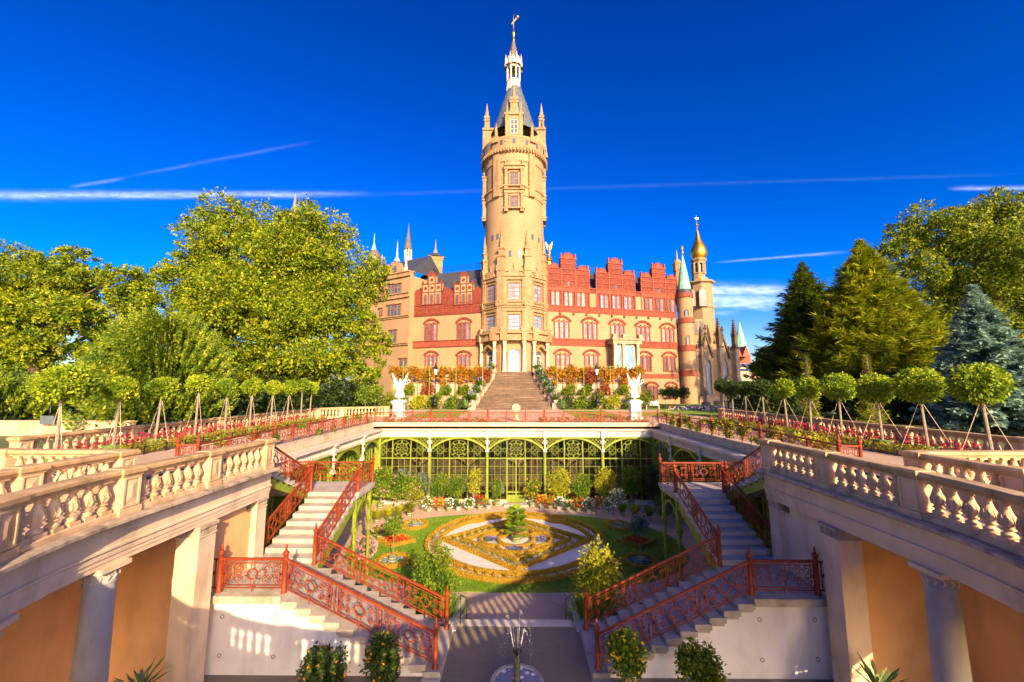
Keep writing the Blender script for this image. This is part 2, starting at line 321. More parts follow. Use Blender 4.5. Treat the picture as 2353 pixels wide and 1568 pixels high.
# ------------------------------------------------------------------ foliage
def quads(name, P, T, Bn, L, W, m, parent=None):
    n = len(P); L = L[:, None]; W = W[:, None]
    v = np.empty((n, 4, 3), np.float32); mid = P + T * L * .45
    v[:, 0] = P; v[:, 1] = mid + Bn * W * .5; v[:, 2] = P + T * L; v[:, 3] = mid - Bn * W * .5
    me = bpy.data.meshes.new(name); me.vertices.add(n * 4); me.vertices.foreach_set('co', v.ravel())
    me.loops.add(n * 4); me.loops.foreach_set('vertex_index', np.arange(n * 4, dtype=np.int32))
    me.polygons.add(n); me.polygons.foreach_set('loop_start', np.arange(0, n * 4, 4, dtype=np.int32)); me.update(calc_edges=True)
    return put(name, me, m, parent)
def unit(a): return a / np.maximum(1e-9, np.linalg.norm(a, axis=1, keepdims=True))
def leafpts(blobs, n, per=14, clump=.16, shell=.68, inner=.18):
    bl = np.array(blobs, float); area = (bl[:, 3] * bl[:, 4] + bl[:, 4] * bl[:, 5] + bl[:, 3] * bl[:, 5]); pr = area / area.sum()
    nc = max(1, n // per); bi = rng.choice(len(bl), nc, p=pr); d = unit(rng.normal(size=(nc, 3)))
    rad = np.where(rng.random(nc) < inner, rng.uniform(.25, shell, nc), rng.uniform(shell, 1.03, nc) ** .7)
    c = bl[bi, :3] + d * bl[bi, 3:6] * rad[:, None]
    C = np.repeat(c, per, 0); D = np.repeat(d, per, 0); bR = np.repeat(bl[bi, 3:6].mean(1), per)
    P = C + rng.normal(size=C.shape) * (bR * clump)[:, None] * .6
    return P, D
def burst(blobs, k=12, f=.42, seed=3):      # break smooth lobes into many smaller clumps of foliage
    rd = np.random.default_rng(seed); o = []
    for (x, y, z, a, b_, c) in blobs:
        n = max(5, int(k * (a * c) / 14)); d = unit(rd.normal(size=(n, 3))); q = rd.uniform(.62, 1.0, n); g = rd.uniform(.7, 1.3, n) * f
        for i in range(n): o.append((x + d[i, 0] * a * q[i], y + d[i, 1] * b_ * q[i], z + d[i, 2] * c * q[i], a * g[i], a * g[i], c * g[i] * .75))
        o.append((x, y, z, a * .7, b_ * .7, c * .7))
    return o
def foliage(name, m, parent, blobs, n, size, per=14, clump=.16, shell=.68, inner=.18, aspect=.62, droop=.2, out=.8):
    P, D = leafpts(blobs, n, per, clump, shell, inner); k = len(P)
    T = unit(rng.normal(size=(k, 3)) * .9 + D * out + np.array([0, 0, -droop])); Bn = unit(np.cross(T, rng.normal(size=(k, 3)) + D * .2))
    L = size * rng.uniform(.6, 1.35, k); return quads(name, P.astype(np.float32), T, Bn, L, L * aspect, m, parent)
def blossoms(name, m, parent, blobs, n, size, zmin=None):
    P, D = leafpts(blobs, n * 5, 5, .02, .93, 0); k = len(P)
    T = unit(rng.normal(size=(k, 3)) + D); Bn = unit(np.cross(T, rng.normal(size=(k, 3))))
    P = P + D * size * .4
    return quads(name, P.astype(np.float32), T, Bn, np.full(k, size), np.full(k, size * .9), m, parent)
def spikes(name, m, parent, c, n, length, width, spread=1.0, up=.6, seg=1, droop=.35):
    # strap leaves rising from a point; two quads each
    a = rng.uniform(0, 2 * math.pi, n); e = rng.uniform(up * .4, 1.25, n)
    T = np.stack([np.cos(a) * np.cos(e) * spread, np.sin(a) * np.cos(e) * spread, np.sin(e)], 1); T = unit(T)
    L = length * rng.uniform(.65, 1.15, n); P = np.array(c) + rng.normal(size=(n, 3)) * np.array([.05, .05, .01]) * length
    Bn = unit(np.cross(T, np.array([0, 0, 1.0]) + rng.normal(size=(n, 3)) * .15))
    P2 = P + T * (L * .55)[:, None]; T2 = unit(T + np.array([0, 0, -droop]) + rng.normal(size=(n, 3)) * .12)
    return quads(name, np.concatenate([P, P2 - T2 * (L * .12)[:, None]]).astype(np.float32), np.concatenate([T, T2]), np.concatenate([Bn, Bn]), np.concatenate([L * .75, L * .6]), np.full(2 * n, width), m, parent)
def limbs(mb, base, top, r0, blobs, n=6, seed=0):
    rd = random.Random(seed); b = Vector(base); t = Vector(top)
    mb.tube([b - Vector((0, 0, .3)), b.lerp(t, .1), b.lerp(t, .5) + Vector((rd.uniform(-.1, .1), rd.uniform(-.1, .1), 0)) * r0 * 4, t], [r0 * 1.4, r0, r0 * .8, r0 * .55], 9)
    for i in range(n):
        bl = blobs[i % len(blobs)]; e = Vector(bl[:3]) + Vector((rd.uniform(-.5, .5) * bl[3], rd.uniform(-.5, .5) * bl[4], rd.uniform(-.2, .6) * bl[5]))
        s = b.lerp(t, rd.uniform(.6, 1)); m = s.lerp(e, .5) + Vector((0, 0, .12 * (e - s).length))
        mb.tube([s, m, e], [r0 * .30, r0 * .16, r0 * .05], 5)
# ------------------------------------------------------------------ levels (terrace kerb = 0)
ZB, ZL, Z1, Z2 = -1.58, -2.98, -5.04, -6.0        # bridge landing, lower landing, fountain yard, flower court
YG = 31.0                                         # glass front of the orangery
PX = [-10.9, -6.55, -2.18, 2.18, 6.55, 10.9]      # its pillars
PY = [30.9, 27.2, 22.9, 18.4]                     # pillars of the side wings
SIDE = {-1: 'left', 1: 'right'}
# ------------------------------------------------------------------ ground sheets
def sheet(name, rects, z, m, label=None):
    b = MB()
    for (x0, x1, y0, y1) in rects: b.add([(x0, y0, z), (x1, y0, z), (x1, y1, z), (x0, y1, z)], [(0, 1, 2, 3)])
    return struct(b.build(name, m))
sheet('ground', [(-3000, -11.4, 11.2, 3000), (11.4, 3000, 11.2, 3000), (-11.4, 11.4, 31.6, 3000)], -.45, 'ground')
sheet('lakeside_ground', [(-3000, -14, -3000, 11.2), (14, 3000, -3000, 11.2), (-14, 14, -3000, -14)], Z1 - .02, 'ground')
for sg in (-1, 1): tag(MB().box(min(sg * 11.0, sg * 70), max(sg * 11.0, sg * 70), 11.2, 11.6, Z1 - .2, -.06).build('terrace_wall', 'stone'), f'stone retaining wall under the near edge of the {SIDE[sg]} terrace', 'wall')
sheet('terrace', [(-17.6, -11.0, 11.2, 31.3), (11.0, 17.6, 11.2, 31.3), (-17.6, 17.6, 31.3, 50)], -.03, 'gravel')
sheet('lawn', [(-17, -11.5, 38, 46), (-10.4, -5.5, 36.5, 48), (5.5, 10.4, 36.5, 48), (11.4, 17, 38, 46)], -.022, 'grass')
sheet('garden_ground', [(-60, -17.7, 34.5, 70), (17.7, 60, 34.5, 70), (-17.7, 17.7, 50.1, 70)], -.04, 'grass')
sheet('yard', [(-14, 14, -14, 14.0)], Z1, 'gravel_dark')
sheet('court', [(-12.5, 12.5, 14.3, 31.2)], Z2, 'gravel')
# ------------------------------------------------------------------ red cast-iron railings
def ring(b, cx, cz, r, sl, t=.012, n=11, sx=1.0):
    b.tube([(cx + sx * r * math.cos(2 * math.pi * i / n), 0, cz + r * math.sin(2 * math.pi * i / n) + sl * (cx + sx * r * math.cos(2 * math.pi * i / n))) for i in range(n)], t, 4, True)
def spiral(b, cx, cz, r, sl, sg, t=.011):
    p = []
    for i in range(13):
        a = i / 12 * 3.6 * math.pi; rr = r * (1 - .75 * i / 12); x = cx + sg * rr * math.cos(a); p.append((x, 0, cz + rr * math.sin(a) + sl * x))
    b.tube(p, [t] * 8 + [t * 1.2] * 4 + [t * 2.2], 4)
PANEL = {}
def panel_mesh(L, H, sl):
    k = (round(L, 2), round(H, 2), round(sl, 2))
    if k in PANEL: return PANEL[k]
    b = MB(); B = lambda x0, z0, x1, z1, w_=.016, h_=.016: b.bar((x0, 0, z0 + sl * x0), (x1, 0, z1 + sl * x1), w_, h_)
    h2 = H / 2
    for z in (-h2 + .05, h2 - .05): B(0, z, L, z, .018, .02)
    for x in (0, L, .07, L - .07): b.box(x - .009, x + .009, -.009, .009, -h2 + sl * x, h2 + sl * x)
    R0 = h2 * .40; m = L / 2
    ring(b, m, 0, R0, sl, .02, 16)
    for s in (-1, 1):
        B(m + s * R0, .05, m + s * (R0 + .09), .05); B(m + s * R0, -.05, m + s * (R0 + .09), -.05); B(m + s * .05, R0 * .95, m + s * .05, h2 - .05, .014, .014) if False else b.box(m + s * .05 - .008, m + s * .05 + .008, -.008, .008, R0 * .9 + sl * m, h2 - .05 + sl * m)
        b.box(m + s * .05 - .008, m + s * .05 + .008, -.008, .008, -h2 + .05 + sl * m, -R0 * .9 + sl * m)
        w_ = m - R0 - .09; q = max(.05, min(h2 * .42, w_ * .24)); nc = max(1, int(round((w_ - .02) / (2 * q))))
        for i in range(nc):
            cx = m + s * (R0 + .10 + (i + .5) * w_ * .96 / nc)
            for u in (-1, 1): spiral(b, cx, u * (h2 - .05) * .5, min(q, w_ * .48 / nc) * 1.02, sl, s * (1 if (i + u) % 2 else -1))
            ring(b, cx, 0, q * .42, sl, .010, 8)
        for u in (-1, 1): b.sphere((m + s * (m - .035), 0, u * h2 * .82 + sl * (m + s * (m - .035))), .022, 5); ring(b, m + s * (m - .035), 0, .026, sl, .012, 7)
    b.sphere((m, 0, -h2 + .01 + sl * m), .035, 5); b.lathe([(.018, 0), (.012, -.10), (.002, -.13)], m, 0, -h2 + sl * m, 6)
    PANEL[k] = b.mesh('panel'); return PANEL[k]
def post_prof(H):
    f = H / 1.28
    return [(r * f, z * f) for r, z in ((.082, 0), (.082, .03), (.072, .05), (.078, .08), (.062, .10), (.060, .84), (.066, .85), (.060, .88), (.058, .98), (.075, 1.0), (.092, 1.035), (.085, 1.05), (.058, 1.08), (.030, 1.11), (.040, 1.125), (.022, 1.14), (.034, 1.17), (.030, 1.21), (.014, 1.26), (0, 1.28))]
POSTM = {}; SPIN = {}
def post(parent, p, H, small=False):
    if (H, small) not in POSTM:
        b = MB(); pr = post_prof(H)
        if small: pr = [(r * .62, z) for r, z in pr]
        b.lathe(pr, n=10); POSTM[(H, small)] = b.mesh('post', 50)
    return put('post', POSTM[(H, small)], 'iron', parent, p)
def spindle(parent, p, z0, z1):
    h = round(z1 - z0, 2)
    if h not in SPIN:
        b = MB(); b.lathe([(r, z * h) for r, z in ((.006, -.12), (.012, 0), (.016, .1), (.010, .14), (.026, .22), (.03, .34), (.014, .42), (.032, .48), (.036, .52), (.014, .56), (.028, .66), (.020, .82), (.006, .97), (.004, 1.0))], n=7); SPIN[h] = b.mesh('spindle', 50)
    return put('spindle', SPIN[h], 'iron', parent, (p[0], p[1], p[2] + z0))
def railing(label, p0, p1, H, n, ends=(1, 1), mids='spindle', name='railing', group=None):
    p0, p1 = Vector(p0), Vector(p1); t = thing(name, label, 'railing', tuple(p0), group); D = p1 - p0; Lh = math.hypot(D.x, D.y); sl = D.z / Lh; a = math.atan2(D.y, D.x)
    rh = .69 * H; b = MB(); e = Vector((0, 0, 1))
    b.bar(p0 + e * rh, p1 + e * rh, .07 * H / 1.28 + .005, .035); b.bar(p0 + e * (rh - .03), p1 + e * (rh - .03), .045, .03); b.build('handrail', 'iron', t)
    b = MB(); b.bar(p0 + e * .12, p1 + e * .12, .022, .022); b.build('bottom_rail', 'iron', t)
    if ends[0]: post(t, p0, H)
    if ends[1]: post(t, p1, H)
    gap = .20 if mids == 'spindle' else .10
    cell = Lh / n
    for i in range(n):
        L = cell - (gap if n > 1 else .16); s0 = i * cell + (cell - L) / 2; f = s0 / Lh
        q = p0.lerp(p1, f); q.z += (.14 + rh - .06) / 2
        put('panel', panel_mesh(L, rh - .2, sl), 'iron', t, q, a)
        if i < n - 1:
            q = p0.lerp(p1, (i + 1) / n)
            if mids == 'spindle': spindle(t, q, .14, rh - .05)
            else: post(t, q, H * .9, True)
    return t
HF, HS = 1.13, 1.28
for i in range(5):
    railing(f'red iron fence on the far terrace edge, {["at the left corner", "left of the middle", "in front of the sundial", "right of the middle", "at the right corner"][i]}',
            (PX[i], 31.15, 0), (PX[i + 1], 31.15, 0), HF, 3, (i == 0, 1), 'post', 'terrace_fence', 'red fence round the court')
for sg in (-1, 1):
    for i in range(3):
        railing(f'red iron fence {["nearest the far corner", "in the middle stretch", "nearest the stairs"][i]} on the {SIDE[sg]} wing kerb', (sg * 11.0, PY[i], 0), (sg * 11.0, PY[i + 1], 0), HF, 3, (0, 1), 'post', 'terrace_fence', 'red fence round the court')
    railing(f'red iron railing beside the {SIDE[sg]} stairwell at terrace level', (sg * 11.0, 18.4, 0), (sg * 10.45, 13.3, 0), HF, 3, (0, 1), 'post', 'terrace_fence')
    railing(f'short red railing between two knobbed posts at the head of the {SIDE[sg]} stairs', (sg * 10.45, 13.25, 0), (sg * 10.95, 13.1, 0), HF, 1, (0, 1), 'post', 'terrace_fence')
# ------------------------------------------------------------------ staircases
def flight(t, x0, x1, y0, y1, z0, z1, n, axis, m='step', nose=.03):
    # n treads from (x0,y0,z0) top edge down to z1; axis 'x' or 'y' runs from a0 to a1
    for i in range(n):
        z = z0 + (z1 - z0) * (i + 1) / (n + 1); f0, f1 = i / n, (i + 1) / n; b = MB()
        if axis == 'y':
            ya, yb = y0 + (y1 - y0) * f0, y0 + (y1 - y0) * f1; s = 1 if y1 > y0 else -1
            b.box(x0, x1, min(ya - s * .03, yb + s * nose), max(ya - s * .03, yb + s * nose), z - .15, z); b.box(x0 + .06, x1 - .06, min(ya, yb), max(ya, yb), z - .24, z - .15)
        else:
            xa, xb = x0 + (x1 - x0) * f0, x0 + (x1 - x0) * f1; s = 1 if x1 > x0 else -1
            b.box(min(xa - s * .03, xb + s * nose), max(xa - s * .03, xb + s * nose), y0, y1, z - .14, z); b.box(min(xa, xb), max(xa, xb), y0 + .07, y1 - .05, z - .24, z - .14)
        b.build('step', m, t)
def arch_pts(w_, r, zc, n=14):   # segmental arch from -w_/2..w_/2 with rise r, crown at zc
    Rr = (w_ * w_ / 4 + r * r) / (2 * r); a = math.asin(min(1, w_ / 2 / Rr)); a = math.pi - a if r > w_ / 2 else a
    return [(Rr * math.sin(-a + 2 * a * i / n), zc - Rr + Rr * math.cos(-a + 2 * a * i / n)) for i in range(n + 1)]
for sg in (-1, 1):
    S = SIDE[sg]; X = lambda v: sg * v
    t = thing('staircase', f'pale stone staircase with white rendered wall on the {S} side of the yard', 'staircase', (sg * 6.4, 12.5, Z1))
    # top flight, terrace to bridge landing
    flight(t, min(X(8.45), X(10.3)), max(X(8.45), X(10.3)), 13.75, 16.75, 0.0, ZB, 8, 'y', 'slab')
    b = MB()
    for xs in (8.45, 10.2):
        b.prism([(13.6, -.18), (16.9, ZB - .12), (16.9, ZB - .40), (13.6, -.55)], 0, .1); 
        for k in range(len(b.v) - 8, len(b.v)): y, o_, z = b.v[k]; b.v[k] = (X(xs) + sg * o_, y, z)
    b.build('stringer', 'green_iron', t)
    b = MB(); b.box(min(X(6.38), X(10.4)), max(X(6.38), X(10.4)), 16.7, 18.6, ZB - .16, ZB); b.build('landing', 'step', t)
    b = MB(); b.box(min(X(6.42), X(8.4)), max(X(6.42), X(8.4)), 16.66, 18.52, ZB - .26, ZB - .16); b.build('landing_edge', 'slab', t)
    flight(t, min(X(6.45), X(8.35)), max(X(6.45), X(8.35)), 16.7, 13.5, ZB, ZL, 8, 'y')
    b = MB()
    for xs in (6.5, 8.2):
        b.prism([(13.45, ZL - .30), (16.7, ZB - .26), (16.7, ZB - .62), (13.45, ZL - .66)], 0, .1)
        for k in range(len(b.v) - 8, len(b.v)): y, o_, z = b.v[k]; b.v[k] = (X(xs) + sg * o_, y, z)
    b.build('stringer', 'green_iron', t)
    b = MB(); b.box(min(X(6.36), X(8.5)), max(X(6.36), X(8.5)), 11.42, 13.5, ZL - .19, ZL); b.build('landing', 'slab', t)
    flight(t, X(6.38), X(2.05), 11.5, 13.55, ZL, Z1, 11, 'x')
    b = MB(); n = 11; run = (6.38 - 2.05) / n; dz = (ZL - Z1) / (n + 1)
    poly = [(8.46, ZL - .191), (6.38, ZL - .191)]
    for i in range(n): poly += [(6.38 - run * i - .01, ZL - dz * (i + 1) - .23), (6.38 - run * (i + 1) - .0, ZL - dz * (i + 1) - .23)]
    poly += [(2.08, Z1 - .3), (8.46, Z1 - .3)]
    poly = [(X(x), z) for x, z in poly]; 
    b.prism(poly, 11.60, 13.45); b.build('wall', 'white_wall', t)
    for (hx, hy) in ((hitY(500, 1411, 11.58), hitY(657, 1411, 11.58)) if 0 else (((8.0, ZL - .62), (6.45, ZL - .62))))[:0]: pass
    for (hx, hz) in ((8.02, ZL - .60), (6.55, ZL - .60), (8.02, ZL - 1.58), (6.55, ZL - 1.60), (5.2, ZL - 1.62)):
        b = MB(); b.M = Matrix.Translation((X(hx), 11.605, hz)) @ Matrix.Rotation(R(90), 4, 'X'); b.lathe([(.055, 0), (.055, .012), (.042, .014), (.038, -.0)], n=12); b.build('drain_hole', 'bronze', t)
    # iron arch carrying the bridge landing
    b = MB()
    for yy in (16.85, 18.45):
        b.lathe([(.14, 0), (.14, .12), (.09, .16), (.075, .3), (.07, 2.35), (.085, 2.4), (.085, 2.46), (.07, 2.5), (.075, 2.72), (.12, 2.82), (.15, 2.92), (.15, 2.98), (.06, 2.98)], X(6.55), yy, Z2, 10); b.box(min(X(6.48), X(6.62)), max(X(6.48), X(6.62)), yy - .07, yy + .07, Z2 + 2.98, ZB - .26)
    b.build('column', 'green_iron', t, 50)
    b = MB(); A = arch_pts(1.46, .70, 0); O = arch_pts(1.6, .82, .10); zc = ZB - .62
    poly = [(17.65 + x, zc + z) for x, z in O] + [(17.65 + x, zc + z) for x, z in reversed(A)]
    b.prism(poly, 0, .10); b.prism([(16.85, ZB - .262), (18.45, ZB - .262), (18.45, ZB - .36), (16.85, ZB - .36)], 0, .10)
    for k in range(len(b.v)): y, o_, z = b.v[k]; b.v[k] = (X(6.50) + sg * o_, y, z)
    for yy, r in ((16.99, .07), (18.31, .07), (17.12, .05), (18.18, .05), (17.65, .05)):
        b.tube([(X(6.55), yy + r * math.cos(2 * math.pi * i / 10), ZB - .45 - (.0 if r > .06 else -.01) + r * math.sin(2 * math.pi * i / 10)) for i in range(10)], .014, 4, True)
    b.build('arch', 'green_iron', t)
    b = MB()
    for xx in (8.3, 10.2):
        b.lathe([(.12, 0), (.07, .2), (.07, ZB - Z2 - .5), (.13, ZB - Z2 - .35), (.13, ZB - Z2 - .26)], X(xx), 16.9, Z2, 8)
    b.build('column', 'green_iron', t, 50)
    for (p, q, n, e, txt) in (
        ((8.40, 16.8, ZB), (8.40, 13.6, ZL + .1), 2, (1, 0), 'outer side of the middle flight'), ((6.46, 16.8, ZB), (6.46, 13.42, ZL), 2, (1, 1), 'court side of the middle flight'),
        ((6.46, 16.8, ZB), (6.46, 18.45, ZB), 1, (0, 1), 'court side of the bridge landing'), ((6.46, 18.45, ZB), (10.3, 18.45, ZB), 3, (0, 0), 'far side of the bridge landing'),
        ((8.50, 13.65, 0), (8.50, 16.7, ZB), 2, (0, 1), 'inner side of the top flight'),
        ((8.2, 11.64, ZL), (6.4, 11.64, ZL), 1, (1, 1), 'yard side of the lower landing'), ((6.4, 11.64, ZL), (2.18, 11.64, Z1 + .17), 3, (0, 1), 'yard side of the lowest flight'),
        ((6.38, 13.42, ZL), (2.18, 13.42, Z1 + .17), 3, (0, 1), 'court side of the lowest flight')):
        railing(f'red cast iron railing on the {txt}, {S} staircase', (X(p[0]), p[1], p[2]), (X(q[0]), q[1], q[2]), HS, n, e, 'spindle', 'stair_railing', 'red stair railings')
    b = MB(); t2 = thing('stair_railing', f'short red railing stub joining the lower landing to the {S} pier', 'railing', (X(8.3), 11.64, ZL))
    for z in (.12, .86): b.bar((X(8.2), 11.64, ZL + z), (X(8.52), 11.64, ZL + z), .03, .035)
    for xx in (8.34, 8.46): b.box(X(xx) - .012, X(xx) + .012, 11.63, 11.65, ZL + .12, ZL + .86)
    b.sphere((X(8.40), 11.63, ZL + .5), .06, 6); b.build('stub_bars', 'iron', t2)
# ------------------------------------------------------------------ steps from yard to court
t = thing('garden_steps', 'white stone steps with thin dark handrails leading down to the flower court', 'steps', (0, 14.5, Z2))
for i in range(6):
    b = MB(); y = 13.88 + i * .31; z = Z1 - .16 * i; b.box(-1.95, 1.95, y, y + .36, z - .2, z + (.008 if i == 0 else 0)); b.build('step', 'white', t)
for sg in (-1, 1):
    b = MB(); b.box(sg * 2.02 - .11, sg * 2.02 + .11, 13.6, 15.8, Z2, Z1 + .03); b.build('side_wall', 'white', t)
    b = MB(); p = [(sg * 1.82, 13.95, Z1), (sg * 1.82, 13.95, Z1 + .92), (sg * 1.82, 15.7, Z2 + .92), (sg * 1.82, 15.7, Z2)]; b.tube(p, .016, 6); b.build('handrail', 'black_iron', t)
    b = MB(); b.box(min(sg * 2.0, sg * 2.5), max(sg * 2.0, sg * 2.5), 11.2, 13.6, Z1 - .2, Z1 + .012); struct(b.build('border_slab', 'white'))
b = MB(); b.box(-14, -2.12, 13.6, 14.35, Z2 - .3, Z1 - .004); b.box(2.12, 14, 13.6, 14.35, Z2 - .3, Z1 - .004)
tag(b.build('retaining_wall', 'white_wall'), 'low white wall between the yard and the sunken flower court', 'wall')
# ------------------------------------------------------------------ orangery
org = thing('orangery', 'green iron and glass orangery with white frieze round the sunken court', 'orangery', (0, YG, Z2))
ZF = [0, -.47, -.62, -1.05, -1.12]                      # kerb top, ledge, cornice underside, frieze bottom, beam bottom
def kerb_run(M, a0, a1, joints, m):
    # local x along the wall, local y into the building, front plane y = 0
    cuts = [a0] + joints + [a1]
    for p, q in zip(cuts[:-1], cuts[1:]):
        b = MB(); b.M = M; b.box(p + .006, q - .006, .10, .50, ZF[1], -.004); b.box(p + .006, q - .006, .08, .52, -.05, 0.002); b.build('kerb_stone', m, org)
def bay(M, x0, x1, detail=True, wheel=True):
    w_ = x1 - x0 - .22; c = (x0 + x1) / 2; zs = -2.07; rise = .86
    b = MB(); b.M = M @ Matrix.Translation((c, 0, 0)); A = arch_pts(w_, rise, zs + rise); O = arch_pts(w_ + .02, rise + .02, zs + rise + .16)
    b.prism([p for p in O] + [p for p in reversed(A)], -.06, .06); b.build('arch', 'green_iron', org)
    # lattice in the spandrels
    Rr = (w_ * w_ / 4 + rise * rise) / (2 * rise)
    za = lambda x: zs + rise + .12 - Rr + math.sqrt(max(0, Rr * Rr - x * x))
    b = MB(); b.M = M @ Matrix.Translation((c, 0, 0)); top = ZF[4] - .02
    for sgn in (-1, 1):
        k = -w_ / 2 - 1.2
        while k < w_ / 2 + 1.2:
            ins = []; 
            for j in range(61):
                z = top - .95 * j / 60; x = k + sgn * (top - z)
                ok = abs(x) < w_ / 2 and z > za(x)
                if ok: ins.append((x, z))
                elif ins: break
            if len(ins) > 3: b.bar((ins[0][0], .02 * sgn, ins[0][1]), (ins[-1][0], .02 * sgn, ins[-1][1]), .02, .055)
            k += .27
    if b.v: tag(b.build('lattice', 'green_iron', org), None, None, kind='stuff')
    if not detail: return
    G = Matrix.Translation((0, .12, 0)); b = MB(); b.M = M @ G; zt, zb = -2.67, -5.68
    f = [x0 + .1, x0 + (x1 - x0) * .34, x0 + (x1 - x0) * .66, x1 - .1]
    for xm in f[1:3]: b.box(xm - .035, xm + .035, -.05, .05, zb, za(xm - c) - .1)
    b.build('mullion', 'green_iron', org); b = MB(); b.M = M @ G; b.box(x0 + .1, x1 - .1, -.045, .045, zt - .04, zt + .04); b.box(x0 + .1, x1 - .1, -.05, .05, zb - .05, zb + .03); b.build('transom', 'green_iron', org)
    b = MB(); b.M = M @ G
    for s in range(3):
        for k in (1, 2):
            xx = f[s] + (f[s + 1] - f[s]) * k / 3; b.box(xx - .011, xx + .011, -.02, .02, zb, zt)
            if s != 1: b.box(xx - .011, xx + .011, -.02, .02, zt, min(za(xx - c) - .12, -1.35))
    for r in range(1, 5): z = zt + (zb - zt) * r / 5; b.box(f[0], f[3], -.018, .018, z - .011, z + .011)
    tag(b.build('glazing_bars', 'green_iron', org), None, None, kind='stuff')
    b = MB(); b.M = M @ G; Rg = lambda cx, cz, r, t_=.016, n=16: b.tube([(cx + r * math.cos(2 * math.pi * i / n), -.01, cz + r * math.sin(2 * math.pi * i / n)) for i in range(n)], t_, 4, True)
    cz = -1.98; Rg(c, cz, .66, .016, 28); Rg(c, cz, .44, .02, 22); Rg(c, cz, .10, .016, 10)
    for i in range(8):
        a = math.pi * i / 4 + math.pi / 8; b.bar((c + .1 * math.cos(a), -.01, cz + .1 * math.sin(a)), (c + .42 * math.cos(a), -.01, cz + .42 * math.sin(a)), .02, .022); Rg(c + .30 * math.cos(a + math.pi / 8), cz + .30 * math.sin(a + math.pi / 8), .10, .010, 8)
        a -= math.pi / 8; b.bar((c + .45 * math.cos(a), -.01, cz + .45 * math.sin(a)), (c + .64 * math.cos(a), -.01, cz + .64 * math.sin(a)), .02, .02)
        for q in (.50, .58): b.cbox(c + q * math.cos(a), -.01, cz + q * math.sin(a) - .03, .13, .02, .05)
    b.build('wheel_tracery', 'green_iron', org)
    for s in (-1, 1):
        b = MB(); b.M = M @ G; qx = c + s * (x1 - x0) * .325; qz = -2.07
        for i in range(4):
            a = math.pi / 2 * i; Rg(qx + .155 * math.cos(a), qz + .155 * math.sin(a), .12, .014, 12); a2 = a + math.pi / 2
            b.bar((qx + .40 * math.cos(a), -.01, qz + .40 * math.sin(a)), (qx + .40 * math.cos(a2), -.01, qz + .40 * math.sin(a2)), .016, .024)
        for u in (-1, 1): Rg(qx + u * .53, qz, .13, .014, 12)
        b.build('quatrefoil', 'green_iron', org)
    # panes
    key = 'p%.2f' % (x1 - x0)
    if key not in PANEL:
        q = MB(); cw = (f[1] - f[0]) / 3; q.box(-cw / 2 + .012, cw / 2 - .012, -.003, .003, .012, (zt - zb) / 5 - .012); PANEL[key] = q.mesh('pane')
        q = MB(); cw = (f[2] - f[1]) / 3; q.box(-cw / 2 + .012, cw / 2 - .012, -.003, .003, .012, (zt - zb) / 5 - .012); PANEL[key + 'm'] = q.mesh('pane')
    rz = M.to_euler().z
    for s in range(3):
        for k in range(3):
            xx = f[s] + (f[s + 1] - f[s]) * (k + .5) / 3
            for r in range(5): put('pane', PANEL[key + ('m' if s == 1 else '')], 'glass', org, M @ Vector((xx, .125, zb + (zt - zb) * r / 5)), rz)
        b = MB(); b.M = M @ G; xs = [f[s] + (f[s + 1] - f[s]) * i / 8 for i in range(9)]
        b.prism([(f[s] + .02, zt + .04)] + [(f[s + 1] - .02, zt + .04)] + [(x, za(x - c) - .13) for x in reversed(xs)], 0, .006); b.build('pane', 'glass', org)
MBK = Matrix.Translation((0, YG, 0))
kerb_run(MBK, -10.95, 10.95, [-6.55, -3.9, -2.18, -.2, 2.18, 4.6, 6.55, 8.2], 'kerb_front')
b = MB(); b.M = MBK; b.box(-10.35, 10.35, -.32, .5, ZF[1] - .09, ZF[1] - .003); b.box(-10.35, 10.35, -.24, .5, ZF[2], ZF[1] - .09); b.build('cornice', 'white', org)
b = MB(); b.M = MBK; b.box(-10.45, 10.45, -.12, .3, ZF[3], ZF[2]); b.build('frieze', 'white', org)
b = MB(); b.M = MBK; b.box(-10.8, 10.8, -.14, .2, ZF[4], ZF[3]); b.build('beam', 'green_iron', org)
for i in range(5): bay(MBK, PX[i], PX[i + 1])
def figure(parent, M, h, m, name='figure', seed=0):
    b = MB(); b.M = M; k = h / 1.0
    b.lathe([(r * k, z * k) for r, z in ((.13, 0), (.13, .08), (.09, .1), (.10, .2), (.08, .35), (.12, .5), (.10, .62), (.14, .72), (.12, .80), (.05, .84), (.075, .89), (.07, .96), (.0, 1.0))], n=8, sy=.8)
    b.tube([(-.14 * k, 0, .77 * k), (-.20 * k, -.04 * k, .6 * k), (-.08 * k, -.12 * k, .5 * k)], .035 * k, 5); b.tube([(.14 * k, 0, .77 * k), (.2 * k, -.04 * k, .62 * k), (.14 * k, -.1 * k, .48 * k)], .035 * k, 5)
    return b.build(name, m, parent, 60)
def pillar(M, x, full=True):
    b = MB(); b.M = M; b.box(x - .09, x + .09, -.10, .14, -5.75, -2.1); b.box(x - .13, x + .13, -.14, .14, -5.75, -5.3); b.box(x - .03, x + .03, -.13, -.10, -5.3, -2.2); b.build('pillar', 'green_iron', org)
    b = MB(); b.M = M; b.box(x - .13, x + .13, -.26, .1, ZF[3] - .1, ZF[2] + .006); b.box(x - .2, x + .2, -.36, -.05, ZF[2], ZF[1] - .02); b.build('console', 'white', org); b = MB(); b.M = M; b.box(x - .12, x + .12, -.25, .0, -2.16, -1.98); b.build('bracket', 'white', org)
    figure(org, M @ Matrix.Translation((x, -.16, -1.99)), .86, 'white')
for x in PX[1:5]: pillar(MBK, x)
